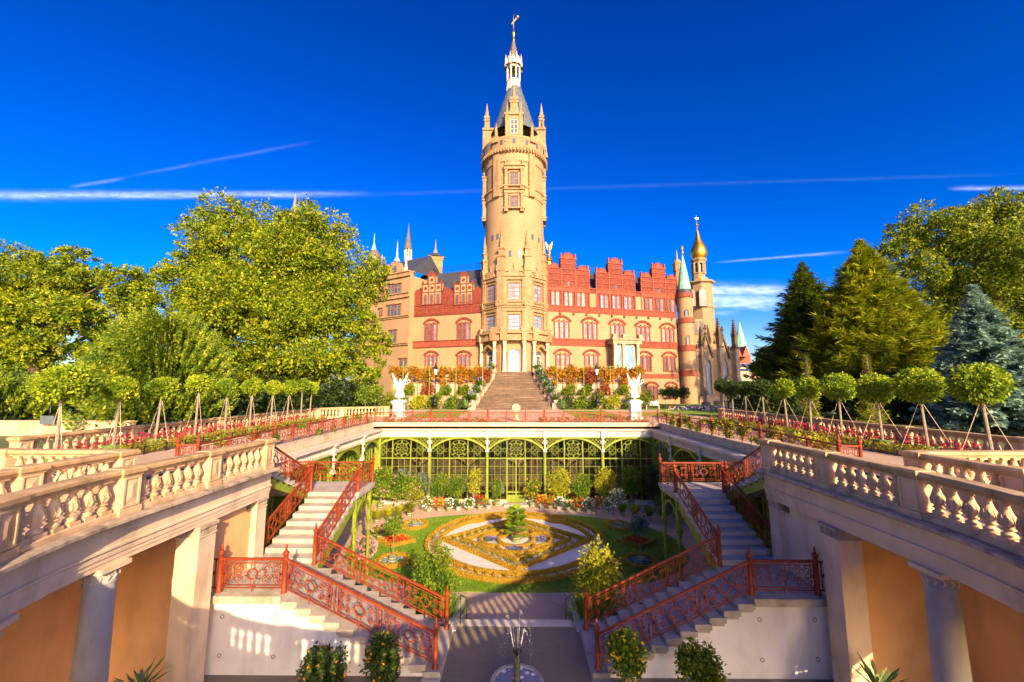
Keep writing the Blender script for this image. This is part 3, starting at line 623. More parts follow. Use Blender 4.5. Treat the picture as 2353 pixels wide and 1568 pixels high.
b = MB(); b.M = MBK; b.box(-10.6, -.72, -.06, .3, Z2 - .2, -5.70); b.box(.72, 10.6, -.06, .3, Z2 - .2, -5.70); b.build('plinth', 'white', org)
b = MB(); b.M = MBK; b.box(-.9, .9, -.75, .0, Z2 - .1, Z2 + .14); b.build('threshold', 'step', org)
b = MB(); b.M = MBK
for x in (-.69, 0, .69): b.box(x - .05, x + .05, .06, .17, -5.86, -2.68)
for z in (-5.86, -5.2, -2.75): b.box(-.69, .69, .07, .16, z, z + .09)
b.box(-.66, .66, .09, .14, -5.86, -5.35); b.build('door', 'green_iron', org)
# hall behind the glass
b = MB(); b.box(-10.4, 10.4, 36.2, 36.4, Z2 - .2, -.5); b.build('back_wall', 'hall_wall', org)
b = MB(); b.box(-10.4, 10.4, 31.2, 36.2, Z2 - .2, Z2 + .1); b.build('hall_floor', 'hall_floor', org)
b = MB(); b.box(-11.3, 11.3, 31.1, 36.4, -.46, -.3); b.build('hall_ceiling', 'wood', org)  # dark colour stands in for the shade at the top of the hall
b = MB(); b.box(-10.6, -10.4, 31.3, 36.2, Z2, -.5); b.box(10.4, 10.6, 31.3, 36.2, Z2, -.5); b.build('end_wall', 'hall_wall', org)
for x in PX[1:5]:
    b = MB(); b.lathe([(.16, 0), (.08, .3), (.075, 4.6), (.16, 5.3), (.2, 5.5)], x, 33.4, Z2 + .1, 8); b.build('hall_column', 'dark_green', org, 50)
k = 0
for i, x in enumerate((-8.2, -4.5, -1.4, 1.5, 4.3, 8.2)):
    y = 32.6 + .9 * (i % 2); tb = thing('dining_table', f'dining table under a white cloth inside the glass hall, {["first", "second", "third", "fourth", "fifth", "sixth"][i]} from the left', 'table', (x, y, Z2 + .1), 'tables in the hall')
    b = MB(); b.box(x - .45, x + .45, y - .45, y + .45, Z2 + .78, Z2 + .84); b.box(x - .47, x + .47, y - .47, y + .47, Z2 + .45, Z2 + .86, -.0); b.build('tablecloth', 'cloth', tb)
    b = MB()
    for u in (-.38, .38):
        for v in (-.38, .38): b.cbox(x + u, y + v, Z2 + .1, .06, .06, .68)
    b.build('legs', 'wood', tb)
    for u in (-1, 1):
        ch = thing('chair', f'dark chair on the {SIDE[u]} of the {["first", "second", "third", "fourth", "fifth", "sixth"][i]} table in the hall', 'chair', (x + u * .75, y, Z2 + .1), 'chairs in the hall')
        cx = x + u * .75; b = MB(); b.box(cx - .22, cx + .22, y - .22, y + .22, Z2 + .52, Z2 + .58); b.build('seat', 'dark_green', ch)
        b = MB(); b.box(cx + u * .2 - .02, cx + u * .2 + .02, y - .2, y + .2, Z2 + .7, Z2 + 1.1); b.build('backrest', 'dark_green', ch)
        for p in (-.19, .19):
            for q in (-.19, .19): b = MB(); b.cbox(cx + p, y + q, Z2 + .1, .04, .04, .95 if p * u > 0 else .42); b.build('leg', 'wood', ch)
for i, x in enumerate((-7.6, -1.0, 6.9)):
    t = thing('chandelier', f'glass chandelier hanging in the hall, {["left", "middle", "right"][i]} one', 'chandelier', (x, 33.4, -2.6)); b = MB(); b.tube([(x, 33.4, -.5), (x, 33.4, -1.6)], .012, 5); b.build('chain', 'black_iron', t)
    b = MB(); b.lathe([(.03, 0), (.12, .1), (.08, .3), (.03, .6)], x, 33.4, -2.4, 8)
    for j in range(8):
        a = math.pi / 4 * j; b.tube([(x, 33.4, -2.2), (x + .25 * math.cos(a), 33.4 + .25 * math.sin(a), -2.35), (x + .42 * math.cos(a), 33.4 + .42 * math.sin(a), -2.1)], .012, 4); b.lathe([(.03, 0), (.04, .03), (.012, .05), (.012, .2)], x + .42 * math.cos(a), 33.4 + .42 * math.sin(a), -2.1, 6)
    b.build('arms', 'lamp_glass', t)
# side wings
for sg in (-1, 1):
    # local x runs toward the far end on the left, toward the camera on the right; local y goes outward
    MS = Matrix(((0, sg, 0, sg * 10.4), (1, 0, 0, 0), (0, 0, 1, 0), (0, 0, 0, 1)))
    M2 = MS.copy(); M2.translation = Vector((sg * 10.85, 0, 0))
    kerb_run(M2, 18.3, 31.1, [22.9, 27.2], 'kerb')
    b = MB(); b.M = MS; b.box(17.0, 30.7, -.30, .6, ZF[1] - .09, ZF[1] - .003); b.box(17.0, 30.8, -.22, .5, ZF[2], ZF[1] - .09); b.build('cornice', 'white', org)
    b = MB(); b.M = MS; b.box(16.6, 30.9, -.10, .3, ZF[3], ZF[2]); b.build('frieze', 'white', org)
    b = MB(); b.M = MS   # relief on the frieze
    for i in range(84):
        y = 17.0 + i * .165; b.lathe([(.07, 0), (.05, .025), (0, .03)], y, -.10, ZF[2] - .12, 6) if False else b.box(y, y + .11, -.135, -.09, ZF[2] - .30 - .05 * (i % 2), ZF[2] - .06, .025)
    tag(b.build('frieze_relief', 'white', org), None, None, kind='stuff')
    b = MB(); b.M = MS; b.box(16.6, 30.95, -.12, .2, ZF[4], ZF[3]); b.build('beam', 'green_iron', org)
    for y0, y1 in ((27.2, 30.9), (22.9, 27.2), (18.4, 22.9), (14.2, 18.4)): bay(MS, y0, y1, False)
    for y in (27.2, 22.9, 18.4): pillar(MS, y)
    b = MB(); b.M = MS; b.box(30.75, 31.0, -.16, .3, Z2, ZF[4]); b.build('corner_post', 'green_iron', org)
    b = MB(); b.M = MS; b.box(13.7, 31.4, 1.5, 1.7, Z2, -.4); b.build('side_wall', 'green_iron', org)
    b = MB(); b.M = MS; b.box(13.7, 30.7, 0.5, 1.6, -.62, -.47); b.build('ceiling', 'green_iron', org)
    for i in range(34):
        y = 14.4 + i * .5; b = MB(); b.M = MS; b.box(y, y + .10, .52, .60, Z2, -1.2 - .25 * (i % 3)); b.build('slat', 'green_iron', org)
    t = thing('climbing_plant', f'leafy climber hanging in the arches of the {SIDE[sg]} wing', 'climber', (sg * 11, 24, Z2)); 
    foliage('leaves', 'leaf_shrub', t, [(sg * 11.1, 15.5 + 1.9 * i, -2.7 - .3 * (i % 2), .45, .7, 1.5) for i in range(8)], 5000, .3, aspect=.3, droop=1.3)
# ------------------------------------------------------------------ colonnade walk (horseshoe round the yard)
XA, YC, XB_ = 8.25, 8.5, 8.2
def horseshoe(off=0.0, ya=13.55, n=40):
    a, b_ = XA - off, XB_ - off
    pts = [(-a, ya), (-a, 11.0)] + [(a * math.cos(R(180 + 180 * i / n)), YC + b_ * math.sin(R(180 + 180 * i / n))) for i in range(n + 1)] + [(a, 11.0), (a, ya)]
    return pts
HS_PATH = horseshoe()
col = thing('colonnade', 'cream and peach colonnade with walkway curving round the fountain yard', 'colonnade', (-8.25, 8, Z1))
b = MB(); b.sweep(HS_PATH, [(-.35, -.02), (-.35, -.13), (.14, -.13), (.20, -.17), (.30, -.12), (.34, -.09), (.42, -.07), (.42, -.012), (.38, .0)]); b.build('cornice', 'cornice', col)
b = MB(); b.sweep(HS_PATH, [(-.35, -.131), (-.35, -.92), (.10, -.92), (.10, -.83), (.12, -.82), (.12, -.73), (.145, -.72), (.145, -.62), (.18, -.59), (.18, -.55), (.13, -.53), (.13, -.17), (.13, -.131)]); b.build('entablature', 'cream', col)
b = MB(); b.sweep(horseshoe(0, 11.3), [(-2.40, -.06), (-2.75, -.06), (-2.75, -1.65), (-2.40, -1.65)]); b.build('added_sun_baffle', 'cream', col)  # added beam, out of view, cuts low sun patches on the stair wall
b = MB(); b.sweep(horseshoe(0), [(-.36, -.05), (-2.6, -.05), (-2.6, -.4), (-.36, -.4)]); b.build('walkway', 'gravel', col)
for sg in (-1, 1):      # solid only behind the first bays; the lake side is open between columns
    pp = [p for p in horseshoe(0, 11.35) if p[0] * sg > 0 and p[1] > 6.3]; b = MB(); b.sweep(pp, [(-2.7, -.3), (-2.95, -.3), (-2.95, Z1 - .2), (-2.7, Z1 - .2)]); b.build('back_wall', 'peach', col)
def colonnade_column(x, y, a):
    b = MB(); h = -.92 - Z1
    b.lathe([(.36, 0), (.36, .15), (.31, .2), (.33, .25), (.28, .3), (.285, h * .35), (.245, h - .34), (.265, h - .33), (.265, h - .30), (.25, h - .28), (.255, h - .12), (.31, h - .09)], x, y, Z1, 20); o = b.build('column', 'column', col, 50)
    b = MB(); b.M = Matrix.Translation((x, y, 0)) @ Matrix.Rotation(a, 4, 'Z'); b.box(-.31, .31, -.31, .31, -.92 - .09, -.918)
    for i in range(14):
        q = 2 * math.pi * i / 14; b.tube([(.262 * math.cos(q), .262 * math.sin(q), -1.19), (.275 * math.cos(q + .15), .275 * math.sin(q + .15), -1.12), (.27 * math.cos(q), .27 * math.sin(q), -1.05)], .018, 4)
    b.build('capital', 'cream', col)
for sg in (-1, 1):
    X = lambda v: sg * v
    for th in (0.5, 15.5, 31, 47, 63, 80):
        a = R(270 + sg * (90 - th)); colonnade_column((XA + .10) * math.cos(a), YC + (XB_ + .10) * math.sin(a), a)
    for (y0, y1, nm) in ((10.62, 11.2, 'pier'), (13.1, 13.58, 'pilaster')):
        xi = 8.10 if nm == 'pier' else 8.22
        b = MB(); b.box(min(X(xi), X(8.68)), max(X(xi), X(8.68)), y0, y1, Z1 - .1, -1.22); b.box(min(X(xi - .03), X(8.70)), max(X(xi - .03), X(8.70)), y0 - .03, y1 + .01, -1.22, -1.19); b.build(nm, 'cream', col)
        b = MB(); b.box(min(X(xi - .01), X(8.69)), max(X(xi - .01), X(8.69)), y0 - .01, y1, -1.19, -1.0); b.box(min(X(xi - .06), X(8.72)), max(X(xi - .06), X(8.72)), y0 - .06, y1 + .02, -1.0, -.922)
        for i in range(5):
            yy = y0 + (y1 - y0) * (i + .5) / 5; b.tube([(X(xi - .012), yy + .045 * math.cos(q), -1.095 + .06 * math.sin(q)) for q in [2 * math.pi * k / 8 for k in range(8)]], .012, 4, True)
            xx = xi + (8.68 - xi) * (i + .5) / 5; b.tube([(X(xx), y0 - .014, -1.095 + .06 * math.sin(q)) if False else (X(xx) + .045 * math.cos(q), y0 - .012, -1.095 + .06 * math.sin(q)) for q in [2 * math.pi * k / 8 for k in range(8)]], .012, 4, True)
        b.build('capital', 'cornice', col)
    b = MB(); b.box(min(X(8.40), X(8.62)), max(X(8.40), X(8.62)), 11.19, 13.12, Z1 - .1, -.918); b.build('wall', 'peach' if sg < 0 else 'cream', col)
    b = MB(); b.box(min(X(8.6), X(11.0)), max(X(8.6), X(11.0)), 11.2, 11.36, Z1 - .1, -.4); b.build('end_wall', 'peach', col)
    b = MB(); b.box(min(X(8.6), X(11.3)), max(X(8.6), X(11.3)), 13.42, 13.6, Z1 - .3, -.1); b.build('end_wall', 'cream', col)
    b = MB(); b.box(min(X(8.39), X(8.41)), max(X(8.39), X(8.41)), 12.86, 13.02, -1.22, -1.02) ; b.box(min(X(8.36), X(8.39)), max(X(8.36), X(8.39)), 12.86, 13.02, -1.22, -1.02); b.build('vent_grille', 'bronze', col)
# ------------------------------------------------------------------ stone balustrades
BH = .93
b = MB(); b.cbox(0, 0, 0, .21, .21, .07); b.lathe([(.085, .07), (.10, .09), (.10, .12), (.06, .155), (.052, .17), (.088, .19), (.092, .205), (.06, .22), (.075, .25), (.098, .30), (.102, .345), (.088, .43), (.062, .52), (.05, .565), (.055, .575), (.072, .585), (.072, .605), (.055, .615)], n=14); b.cbox(0, 0, .615, .19, .19, .05); BAL = b.mesh('baluster', 40)
b = MB()
for i in range(9):
    q = 2 * math.pi * i / 9; b.tube([(.094 * math.cos(q), .094 * math.sin(q), .26), (.106 * math.cos(q + .2), .106 * math.sin(q + .2), .34), (.088 * math.cos(q), .088 * math.sin(q), .44)], [.012, .018, .006], 4)
BALX = MB(); BALX.v = list(b.v); BALX.f = list(b.f); BALX.cbox(0, 0, 0, .21, .21, .07); BALX.lathe([(.085, .07), (.10, .09), (.10, .12), (.06, .155), (.052, .17), (.088, .19), (.092, .205), (.06, .22), (.075, .25), (.098, .30), (.102, .345), (.088, .43), (.062, .52), (.05, .565), (.055, .575), (.072, .585), (.072, .605), (.055, .615)], n=16); BALX.cbox(0, 0, .615, .19, .19, .05); BALX = BALX.mesh('baluster', 40)
def along(path, s):
    for a, c in zip(path[:-1], path[1:]):
        l = math.hypot(c[0] - a[0], c[1] - a[1])
        if s <= l or c is path[-1]: f = s / l; return a[0] + (c[0] - a[0]) * f, a[1] + (c[1] - a[1]) * f, math.atan2(c[1] - a[1], c[0] - a[0])
        s -= l
def plen(path): return sum(math.hypot(c[0] - a[0], c[1] - a[1]) for a, c in zip(path[:-1], path[1:]))
def balustrade(label, path, piers, z0=0.0, sp=.29, fine=False, group='stone balustrades', pw=.42):
    t = thing('balustrade', label, 'balustrade', (path[0][0], path[0][1], z0), group)
    b = MB(); b.sweep(path, [(-.15, z0), (.15, z0), (.15, z0 + .08), (.12, z0 + .10), (-.12, z0 + .10), (-.15, z0 + .08)]); b.build('base_rail', 'stone', t)
    b = MB(); b.sweep(path, [(-.12, z0 + .765), (.12, z0 + .765), (.13, z0 + .81), (.18, z0 + .84), (.18, z0 + .90), (.15, z0 + BH), (-.15, z0 + BH), (-.18, z0 + .90), (-.18, z0 + .84), (-.13, z0 + .81)]); b.build('top_rail', 'rail_stone', t)
    L = plen(path)
    for s in piers:
        x, y, a = along(path, min(max(s, pw / 2), L - pw / 2)); M = Matrix.Translation((x, y, z0)) @ Matrix.Rotation(a, 4, 'Z')
        b = MB(); b.M = M; h = pw / 2; b.box(-h - .03, h + .03, -.20, .20, 0, .14); b.box(-h, h, -.165, .165, .14, .80)
        for s2 in (-1, 1):   # raised frame with a faceted panel
            y1 = s2 * .165; y2 = s2 * .19; lo, hi = min(y1, y2), max(y1, y2)
            b.box(-h + .02, h - .02, lo, hi, .16, .20); b.box(-h + .02, h - .02, lo, hi, .72, .76); b.box(-h + .02, -h + .06, lo, hi, .20, .72); b.box(h - .06, h - .02, lo, hi, .20, .72)
            b.add([(-h + .08, y1, .23), (h - .08, y1, .23), (h - .08, y1, .69), (-h + .08, y1, .69), (0, s2 * .19, .36), (0, s2 * .19, .56)], [(0, 1, 4), (1, 2, 5, 4), (2, 3, 5), (3, 0, 4, 5)])
        b.build('pier', 'stone', t); b = MB(); b.M = M; b.box(-h - .02, h + .02, -.19, .19, .77, .83); b.box(-h - .06, h + .06, -.23, .23, .83, .91); b.box(-h - .05, h + .05, -.22, .22, .91, .95, .04); b.build('pier_cap', 'rail_stone', t)
    st = sorted([0] + list(piers) + [L])
    for s0, s1 in zip(st[:-1], st[1:]):
        a0 = s0 + (pw / 2 + .06 if s0 in piers else 0); a1 = s1 - (pw / 2 + .06 if s1 in piers else 0)
        if s0 in piers and s0 < pw / 2: a0 = pw + .06
        if s1 in piers and s1 > L - pw / 2: a1 = L - pw - .06
        n = int((a1 - a0) / sp + .3)
        for i in range(n):
            x, y, a = along(path, a0 + (a1 - a0) * (i + .5) / n); put('baluster', BALX if fine else BAL, 'stone', t, (x, y, z0 + .10), a)
    return t
def sub(path, s0, s1, n=30): return [along(path, s0 + (s1 - s0) * i / n)[:2] for i in range(n + 1)]
LT = plen(HS_PATH); LL = 9.0
for sg in (-1, 1):
    pth = HS_PATH if sg < 0 else [(-x, y) for x, y in HS_PATH]
    balustrade(f'peach stone balustrade with carved vase balusters above the {SIDE[sg]} colonnade, nearest the camera', sub(pth, 0, LL), [0, 2.6, 4.95, 7.35], 0, .285, True)
    po = horseshoe(-2.32, 11.1)
    if sg > 0: po = [(-x, y) for x, y in po]
    balustrade(f'stone balustrade on the outer edge of the {SIDE[sg]} walkway', sub(po, 0, 9.5), [0, 2.35, 4.7, 7.05], 0, .29, True)
    balustrade(f'pale balustrade closing the near end of the {SIDE[sg]} terrace', [(sg * 10.85, 11.12), (sg * 17.3, 11.12)], [3.2, 6.4], 0)
    balustrade(f'long stone balustrade along the outer edge of the {SIDE[sg]} terrace behind the rose bed', [(sg * 17.2, 13.8), (sg * 17.2, 34.2)], [0, 4.3, 9.5, 14.6, 20.4], 0, .32)
balustrade('stone balustrade of the curved walkway behind the viewpoint', sub(HS_PATH, LL + .02, LT - LL - .02, 50), [2.35, 4.7, 7.05, 9.4], 0)
balustrade('short stone parapet turning towards the lawn at the far left of the terrace', [(-17.2, 34.4), (-14.6, 36.9), (-12.0, 38.0)], [0, 2.2, 6.3], 0)
t = thing('urn', 'stone urn on the pier at the left end of the near terrace balustrade', 'urn', (-17.1, 11.12, .95)); b = MB(); b.lathe([(.15, 0), (.15, .05), (.06, .12), (.10, .18), (.28, .32), (.34, .36), (.34, .40), (.28, .40), (.2, .3)], -17.1, 11.12, .95, 14); b.build('bowl', 'stone', t, 40)
tag(MB().box(-40, -25.0, 26, 26.4, -.5, .42).box(-40, -24.95, 25.95, 26.45, .42, .52).build('garden_wall', 'stone'), 'low stone garden wall beyond the left terrace under the trees', 'wall')
# ------------------------------------------------------------------ rose beds and clipped standard trees on the terraces
def lamp(label, p, h):
    t = thing('street_lamp', label, 'lamp', p); x, y, z = p; b = MB(); k = h / 2.6
    b.lathe([(r * k, q * k) for r, q in ((.22, 0), (.20, .08), (.12, .14), (.15, .22), (.09, .34), (.12, .42), (.05, .5), (.045, .9), (.07, .93), (.04, .98), (.035, 1.75), (.07, 1.8), (.05, 1.86))], x, y, z, 10); b.build('pole', 'black_iron', t, 50)
    b = MB(); b.lathe([(.07 * k, 1.86 * k), (.15 * k, 2.22 * k)], x, y, z, 6); b.build('lantern', 'lamp_glass', t); b = MB(); b.lathe([(.20 * k, 2.22 * k), (.10 * k, 2.38 * k), (.03 * k, 2.46 * k), (.03 * k, 2.6 * k), (0, 2.62 * k)], x, y, z, 6); b.build('lantern_roof', 'black_iron', t)
for sg in (-1, 1):
    S = SIDE[sg]; x0, x1 = sorted((sg * 15.0, sg * 16.95))
    b = MB(); b.box(x0, x1, 14.2, 32.2, -.1, .03); struct(b.build('flower_bed', 'soil'))
    t = thing('rose_bed', f'low yellow-green rose hedge along the {S} terrace path', 'roses', (sg * 15.4, 23, 0)); foliage('leaves', 'leaf_rose', t, [(sg * 15.45, 14.6 + .5 * i, .14, .42, .42, .24) for i in range(36)], 11000, .075, per=8)
    t = thing('red_flowers', f'row of red flowers between the {S} rose hedge and the balustrade', 'flowers', (sg * 16.5, 23, 0)); foliage('leaves', 'leaf_red', t, [(sg * (16.35 + .1 * (i % 3)), 14.8 + .55 * i, .22, .35, .4, .30) for i in range(32)], 5000, .07, per=8)
    blossoms('blossom', 'petal_crimson' , t, [(sg * (16.35 + .12 * (i % 3)), 14.8 + .55 * i + .2 * (i % 2), .32, .30, .35, .30) for i in range(32)], 900, .075)
    b = MB(); b.bar((sg * 14.9, 14.2, .28), (sg * 14.9, 32, .28), .015, .015)
    for i in range(19): b.box(sg * 14.9 - .02, sg * 14.9 + .02, 14.2 + i, 14.24 + i, -.03, .32)
    tag(b.build('bed_fence', 'black_iron'), f'low thin black wire fence edging the {S} rose bed', 'fence')
    YT = [14.0, 16.1, 18.0, 20.1, 22.1, 24.2, 26.3, 28.2, 29.9, 31.3]
    RC = [.98, .66, .66, .62, .60, .66, .56, .60, .62, .60] if sg < 0 else [.90, .84, .74, .78, .70, .70, .62, .62, .78, .60]
    for i, y in enumerate(YT):
        x = sg * 16.0; r = RC[i] * (.78 if sg < 0 else .84) * random.uniform(.93, 1.07); ordn = ['nearest the camera', 'second', 'third', 'fourth', 'fifth', 'sixth', 'seventh', 'eighth', 'ninth', 'farthest'][i]
        t = thing('standard_tree', f'{"clipped laurel ball tree" if i else "largest ball tree"} on a bare stem, {ordn} in the {S} terrace row', 'tree', (x, y, 0), f'clipped ball trees on the {S} terrace')
        lean = sg * random.uniform(-.06, .14) * (2 if i < 2 else 1); zc = 2.70 + random.uniform(-.12, .12)
        b = MB(); b.tube([(x + lean, y, -.1), (x + lean * .5, y, 1.2), (x, y, zc - r * .3)], [.055, .05, .04], 7); b.build('trunk', 'stake', t)
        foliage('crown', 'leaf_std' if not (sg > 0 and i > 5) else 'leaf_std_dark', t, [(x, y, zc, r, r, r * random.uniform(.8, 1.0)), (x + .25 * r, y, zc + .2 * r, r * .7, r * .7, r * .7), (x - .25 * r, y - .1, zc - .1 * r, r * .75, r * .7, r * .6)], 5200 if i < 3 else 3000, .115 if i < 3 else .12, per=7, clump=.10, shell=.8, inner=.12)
        for s2, dx, dy in ((-1, -.75, .25), (1, .75, -.35)):
            if i < 8: b = MB(); b.tube([(x, y, zc - r * .75), (x + dx * random.uniform(.8, 1.15), y + dy, .05)], .008, 4); b.build('rope', 'rope', t)
        if i < 3 or i > 7:
            b = MB(); b.lathe([(.26, 0), (.32, .34), (.34, .34), (.34, .38), (.28, .38), (.27, .30)], x + lean, y, 0.0, 12); b.build('tub', 'pot_green', t)
lamp('black street lamp among the trees at far left', (-31.5, 27.0, -.1), 2.9)
lamp('black lamp behind the far left ball trees', (-17.0, 33.2, .95), 2.4)
tag(MB().box(-30.6, -29.7, 25.7, 25.8, .30, .85).build('notice_board', 'copper_box'), 'dark notice board leaning on the low garden wall at far left', 'sign')

for sg, n, m in ((1, 7000, 'leaf_bright'), (-1, 1500, 'leaf_shrub')):
    t = thing('fence_creeper', f'{"dense yellow-green" if sg > 0 else "sparse green"} creeper twining through the {SIDE[sg]} terrace fence', 'creeper', (sg * 11, 24, 0)); rd = random.Random(5)
    bl = [(sg * 11.02, 14.5 + 16 * i / 34 + rd.uniform(-.3, .3), rd.uniform(.15, .75), .14, .32, rd.uniform(.15, .34)) for i in range(34) if sg > 0 or i % 4 == 1]; foliage('leaves', m, t, bl, n, .10, per=7, shell=.3, inner=.4)
t = thing('orange_bedding', 'orange and red bedding plants just behind the far red fence', 'flowers', (0, 31.8, 0)); foliage('leaves', 'leaf_autumn', t, [(-10.3 + .62 * i, 31.85, .16, .42, .25, .22 + .08 * math.sin(i * 1.7)) for i in range(34) if not 14 < i < 20], 5200, .10, per=8, shell=.3)
# ------------------------------------------------------------------ flower court
leafmat('leaf_lawn', [(.07, .15, .006), (.15, .27, .008), (.26, .36, .012)], .2)
CC = (0.0, 23.6)
def disc(name, cx, cy, rx, ry, z, m, n=48): b = MB(); b.add([(cx + rx * math.cos(2 * math.pi * i / n), cy + ry * math.sin(2 * math.pi * i / n), z) for i in range(n)], [tuple(range(n))]); return struct(b.build(name, m))
b = MB(); n = 60; pts = []
for i in range(n):
    a = 2 * math.pi * i / n; pts.append((9.2 * math.copysign(abs(math.cos(a)) ** .85, math.cos(a)), CC[1] - .25 + 5.35 * math.copysign(abs(math.sin(a)) ** .95, math.sin(a))))
b.zprism(pts, Z2 - .05, Z2 + .03); struct(b.build('court_lawn', 'grass'))
disc('white_gravel', 0, CC[1], 4.95, 4.75, Z2 + .04, 'gravel_white')
def circ(cx, cy, r, n=28, a0=0, a1=360, ry=None): return [(cx + r * math.cos(R(a0 + (a1 - a0) * i / n)), cy + (ry or r) * math.sin(R(a0 + (a1 - a0) * i / n))) for i in range(n + (0 if a1 - a0 == 360 else 1))]
def hedge(label, path, closed, wd=.15, h=.22, m='leaf_hedge', name='box_hedge', z=Z2 + .03, dens=420, leaf=.045):
    t = thing(name, label, 'hedge', (path[0][0], path[0][1], z), 'clipped box hedges of the parterre'); b = MB()
    b.sweep(path, [(-wd / 2, z - .05), (wd / 2, z - .05), (wd / 2 * .96, z + h * .9), (wd / 2 * .8, z + h), (-wd / 2 * .8, z + h), (-wd / 2 * .96, z + h * .9)], closed); b.build('core', 'hedge_core', t)
    pp = path + [path[0]] if closed else path; L = plen(pp); n = int(L * dens); S = rng.uniform(0, L, n); P = np.empty((n, 3)); D = np.zeros((n, 3)); seg = []
    acc = np.cumsum([0] + [math.hypot(c[0] - a[0], c[1] - a[1]) for a, c in zip(pp[:-1], pp[1:])]); idx = np.clip(np.searchsorted(acc, S) - 1, 0, len(pp) - 2); A = np.array(pp, float); d = unit(A[idx + 1] - A[idx])
    base = A[idx] + d * (S - acc[idx])[:, None]; side = rng.integers(0, 3, n); off = np.where(side == 0, -wd / 2, np.where(side == 1, wd / 2, rng.uniform(-wd / 2, wd / 2, n))); nx, ny = -d[:, 1], d[:, 0]
    P[:, 0] = base[:, 0] + nx * off; P[:, 1] = base[:, 1] + ny * off; P[:, 2] = z + np.where(side == 2, h, rng.uniform(0, h, n)) - .02
    D[:, 0] = nx * np.sign(off) * (side < 2); D[:, 1] = ny * np.sign(off) * (side < 2); D[:, 2] = (side == 2) * 1.0
    T = unit(D + rng.normal(size=(n, 3)) * .8); Bn = unit(np.cross(T, rng.normal(size=(n, 3)))); q = leaf * rng.uniform(.6, 1.3, n); quads('leaves', P.astype(np.float32), T, Bn, q, q * .8, m, t); return t
def bedding(label, m, blobs, n, size, petals=None, npet=0, psz=.06, cat='flowers', name='bedding_flowers'):
    t = thing(name, label, cat, (blobs[0][0], blobs[0][1], Z2)); foliage('leaves', m, t, blobs, n, size, per=6, shell=.5)
    if petals: blossoms('blossom', petals, t, blobs, npet, psz)
    return t
mat('hedge_core', (.30, .18, .012), (.20, .12, .01), 14, .95, .5, 60)
# outer scalloped pair of hedges with roses between them
outer = circ(0, CC[1], 4.95, 60, ry=4.8); innr = circ(0, CC[1], 4.3, 56, ry=4.15)
hedge('outer round box hedge of the parterre', outer, True); hedge('inner round box hedge of the parterre', innr, True)
bedding('ring of roses between the two round hedges', 'leaf_rose', [(4.62 * math.cos(R(a)), CC[1] + 4.47 * math.sin(R(a)), Z2 + .14, .13, .2, .15) for a in range(0, 360, 6)], 4500, .065, 'petal_red', 160, .05, 'roses')
dm = [(-4.05, 0), (0, 3.7), (4.05, 0), (0, -3.7)]
def dia(k): return [(x * k, CC[1] + y * k) for x, y in dm]
def dense(p, n=10): return [(a[0] + (c[0] - a[0]) * i / n, a[1] + (c[1] - a[1]) * i / n) for a, c in zip(p, p[1:] + p[:1]) for i in range(n)]
hedge('outer diamond box hedge of the parterre', dense(dia(1.0)), True, .15); hedge('inner diamond box hedge of the parterre', dense(dia(.72)), True, .15)
bedding('diamond of roses between the two diamond hedges', 'leaf_rose', [(x * .86, CC[1] + (y - CC[1]) * .86, Z2 + .16, .13, .13, .16) for x, y in dense(dia(1.0), 9)], 5500, .07, None, 0, .05, 'roses')
lob = []
for i in range(48):
    a = 2 * math.pi * i / 48; r = 1.30 + .62 * abs(math.cos(2 * a)) ** .7; lob.append((r * math.cos(a) * 1.05, CC[1] + r * math.sin(a) * .98))
hedge('four-lobed box hedge in the middle of the parterre', lob, True, .16); hedge('small round box hedge about the palm', circ(0, CC[1], .98, 30), True, .14)
for i, (dx, dy, tx) in enumerate(((-1.5, 0, 'left'), (1.5, 0, 'right'), (0, -1.42, 'near'), (0, 1.42, 'far'))):
    bedding(f'violet pansies in the {tx} lobe of the parterre', 'leaf_shrub', [(dx + .25 * math.cos(k), CC[1] + dy + .25 * math.sin(k), Z2 + .1, .26, .26, .12) for k in range(4)], 900, .05, 'petal_blue', 110, .06)
# scallops at the rim of the round hedge
for sx in (-1, 1):
    hedge(f'small scallop of box hedge at the near {SIDE[sx]} rim of the parterre', circ(sx * 4.4, CC[1] - 3.0, .62, 16, -110 if sx > 0 else 40, 60 if sx > 0 else 290), False, .16)
    hedge(f'small scallop of box hedge at the far {SIDE[sx]} rim of the parterre', circ(sx * 2.6, CC[1] + 3.7, .6, 14, 180, 360), False, .16)
leafmat('leaf_palm', [(.05, .12, .006), (.16, .28, .010), (.36, .44, .015)])
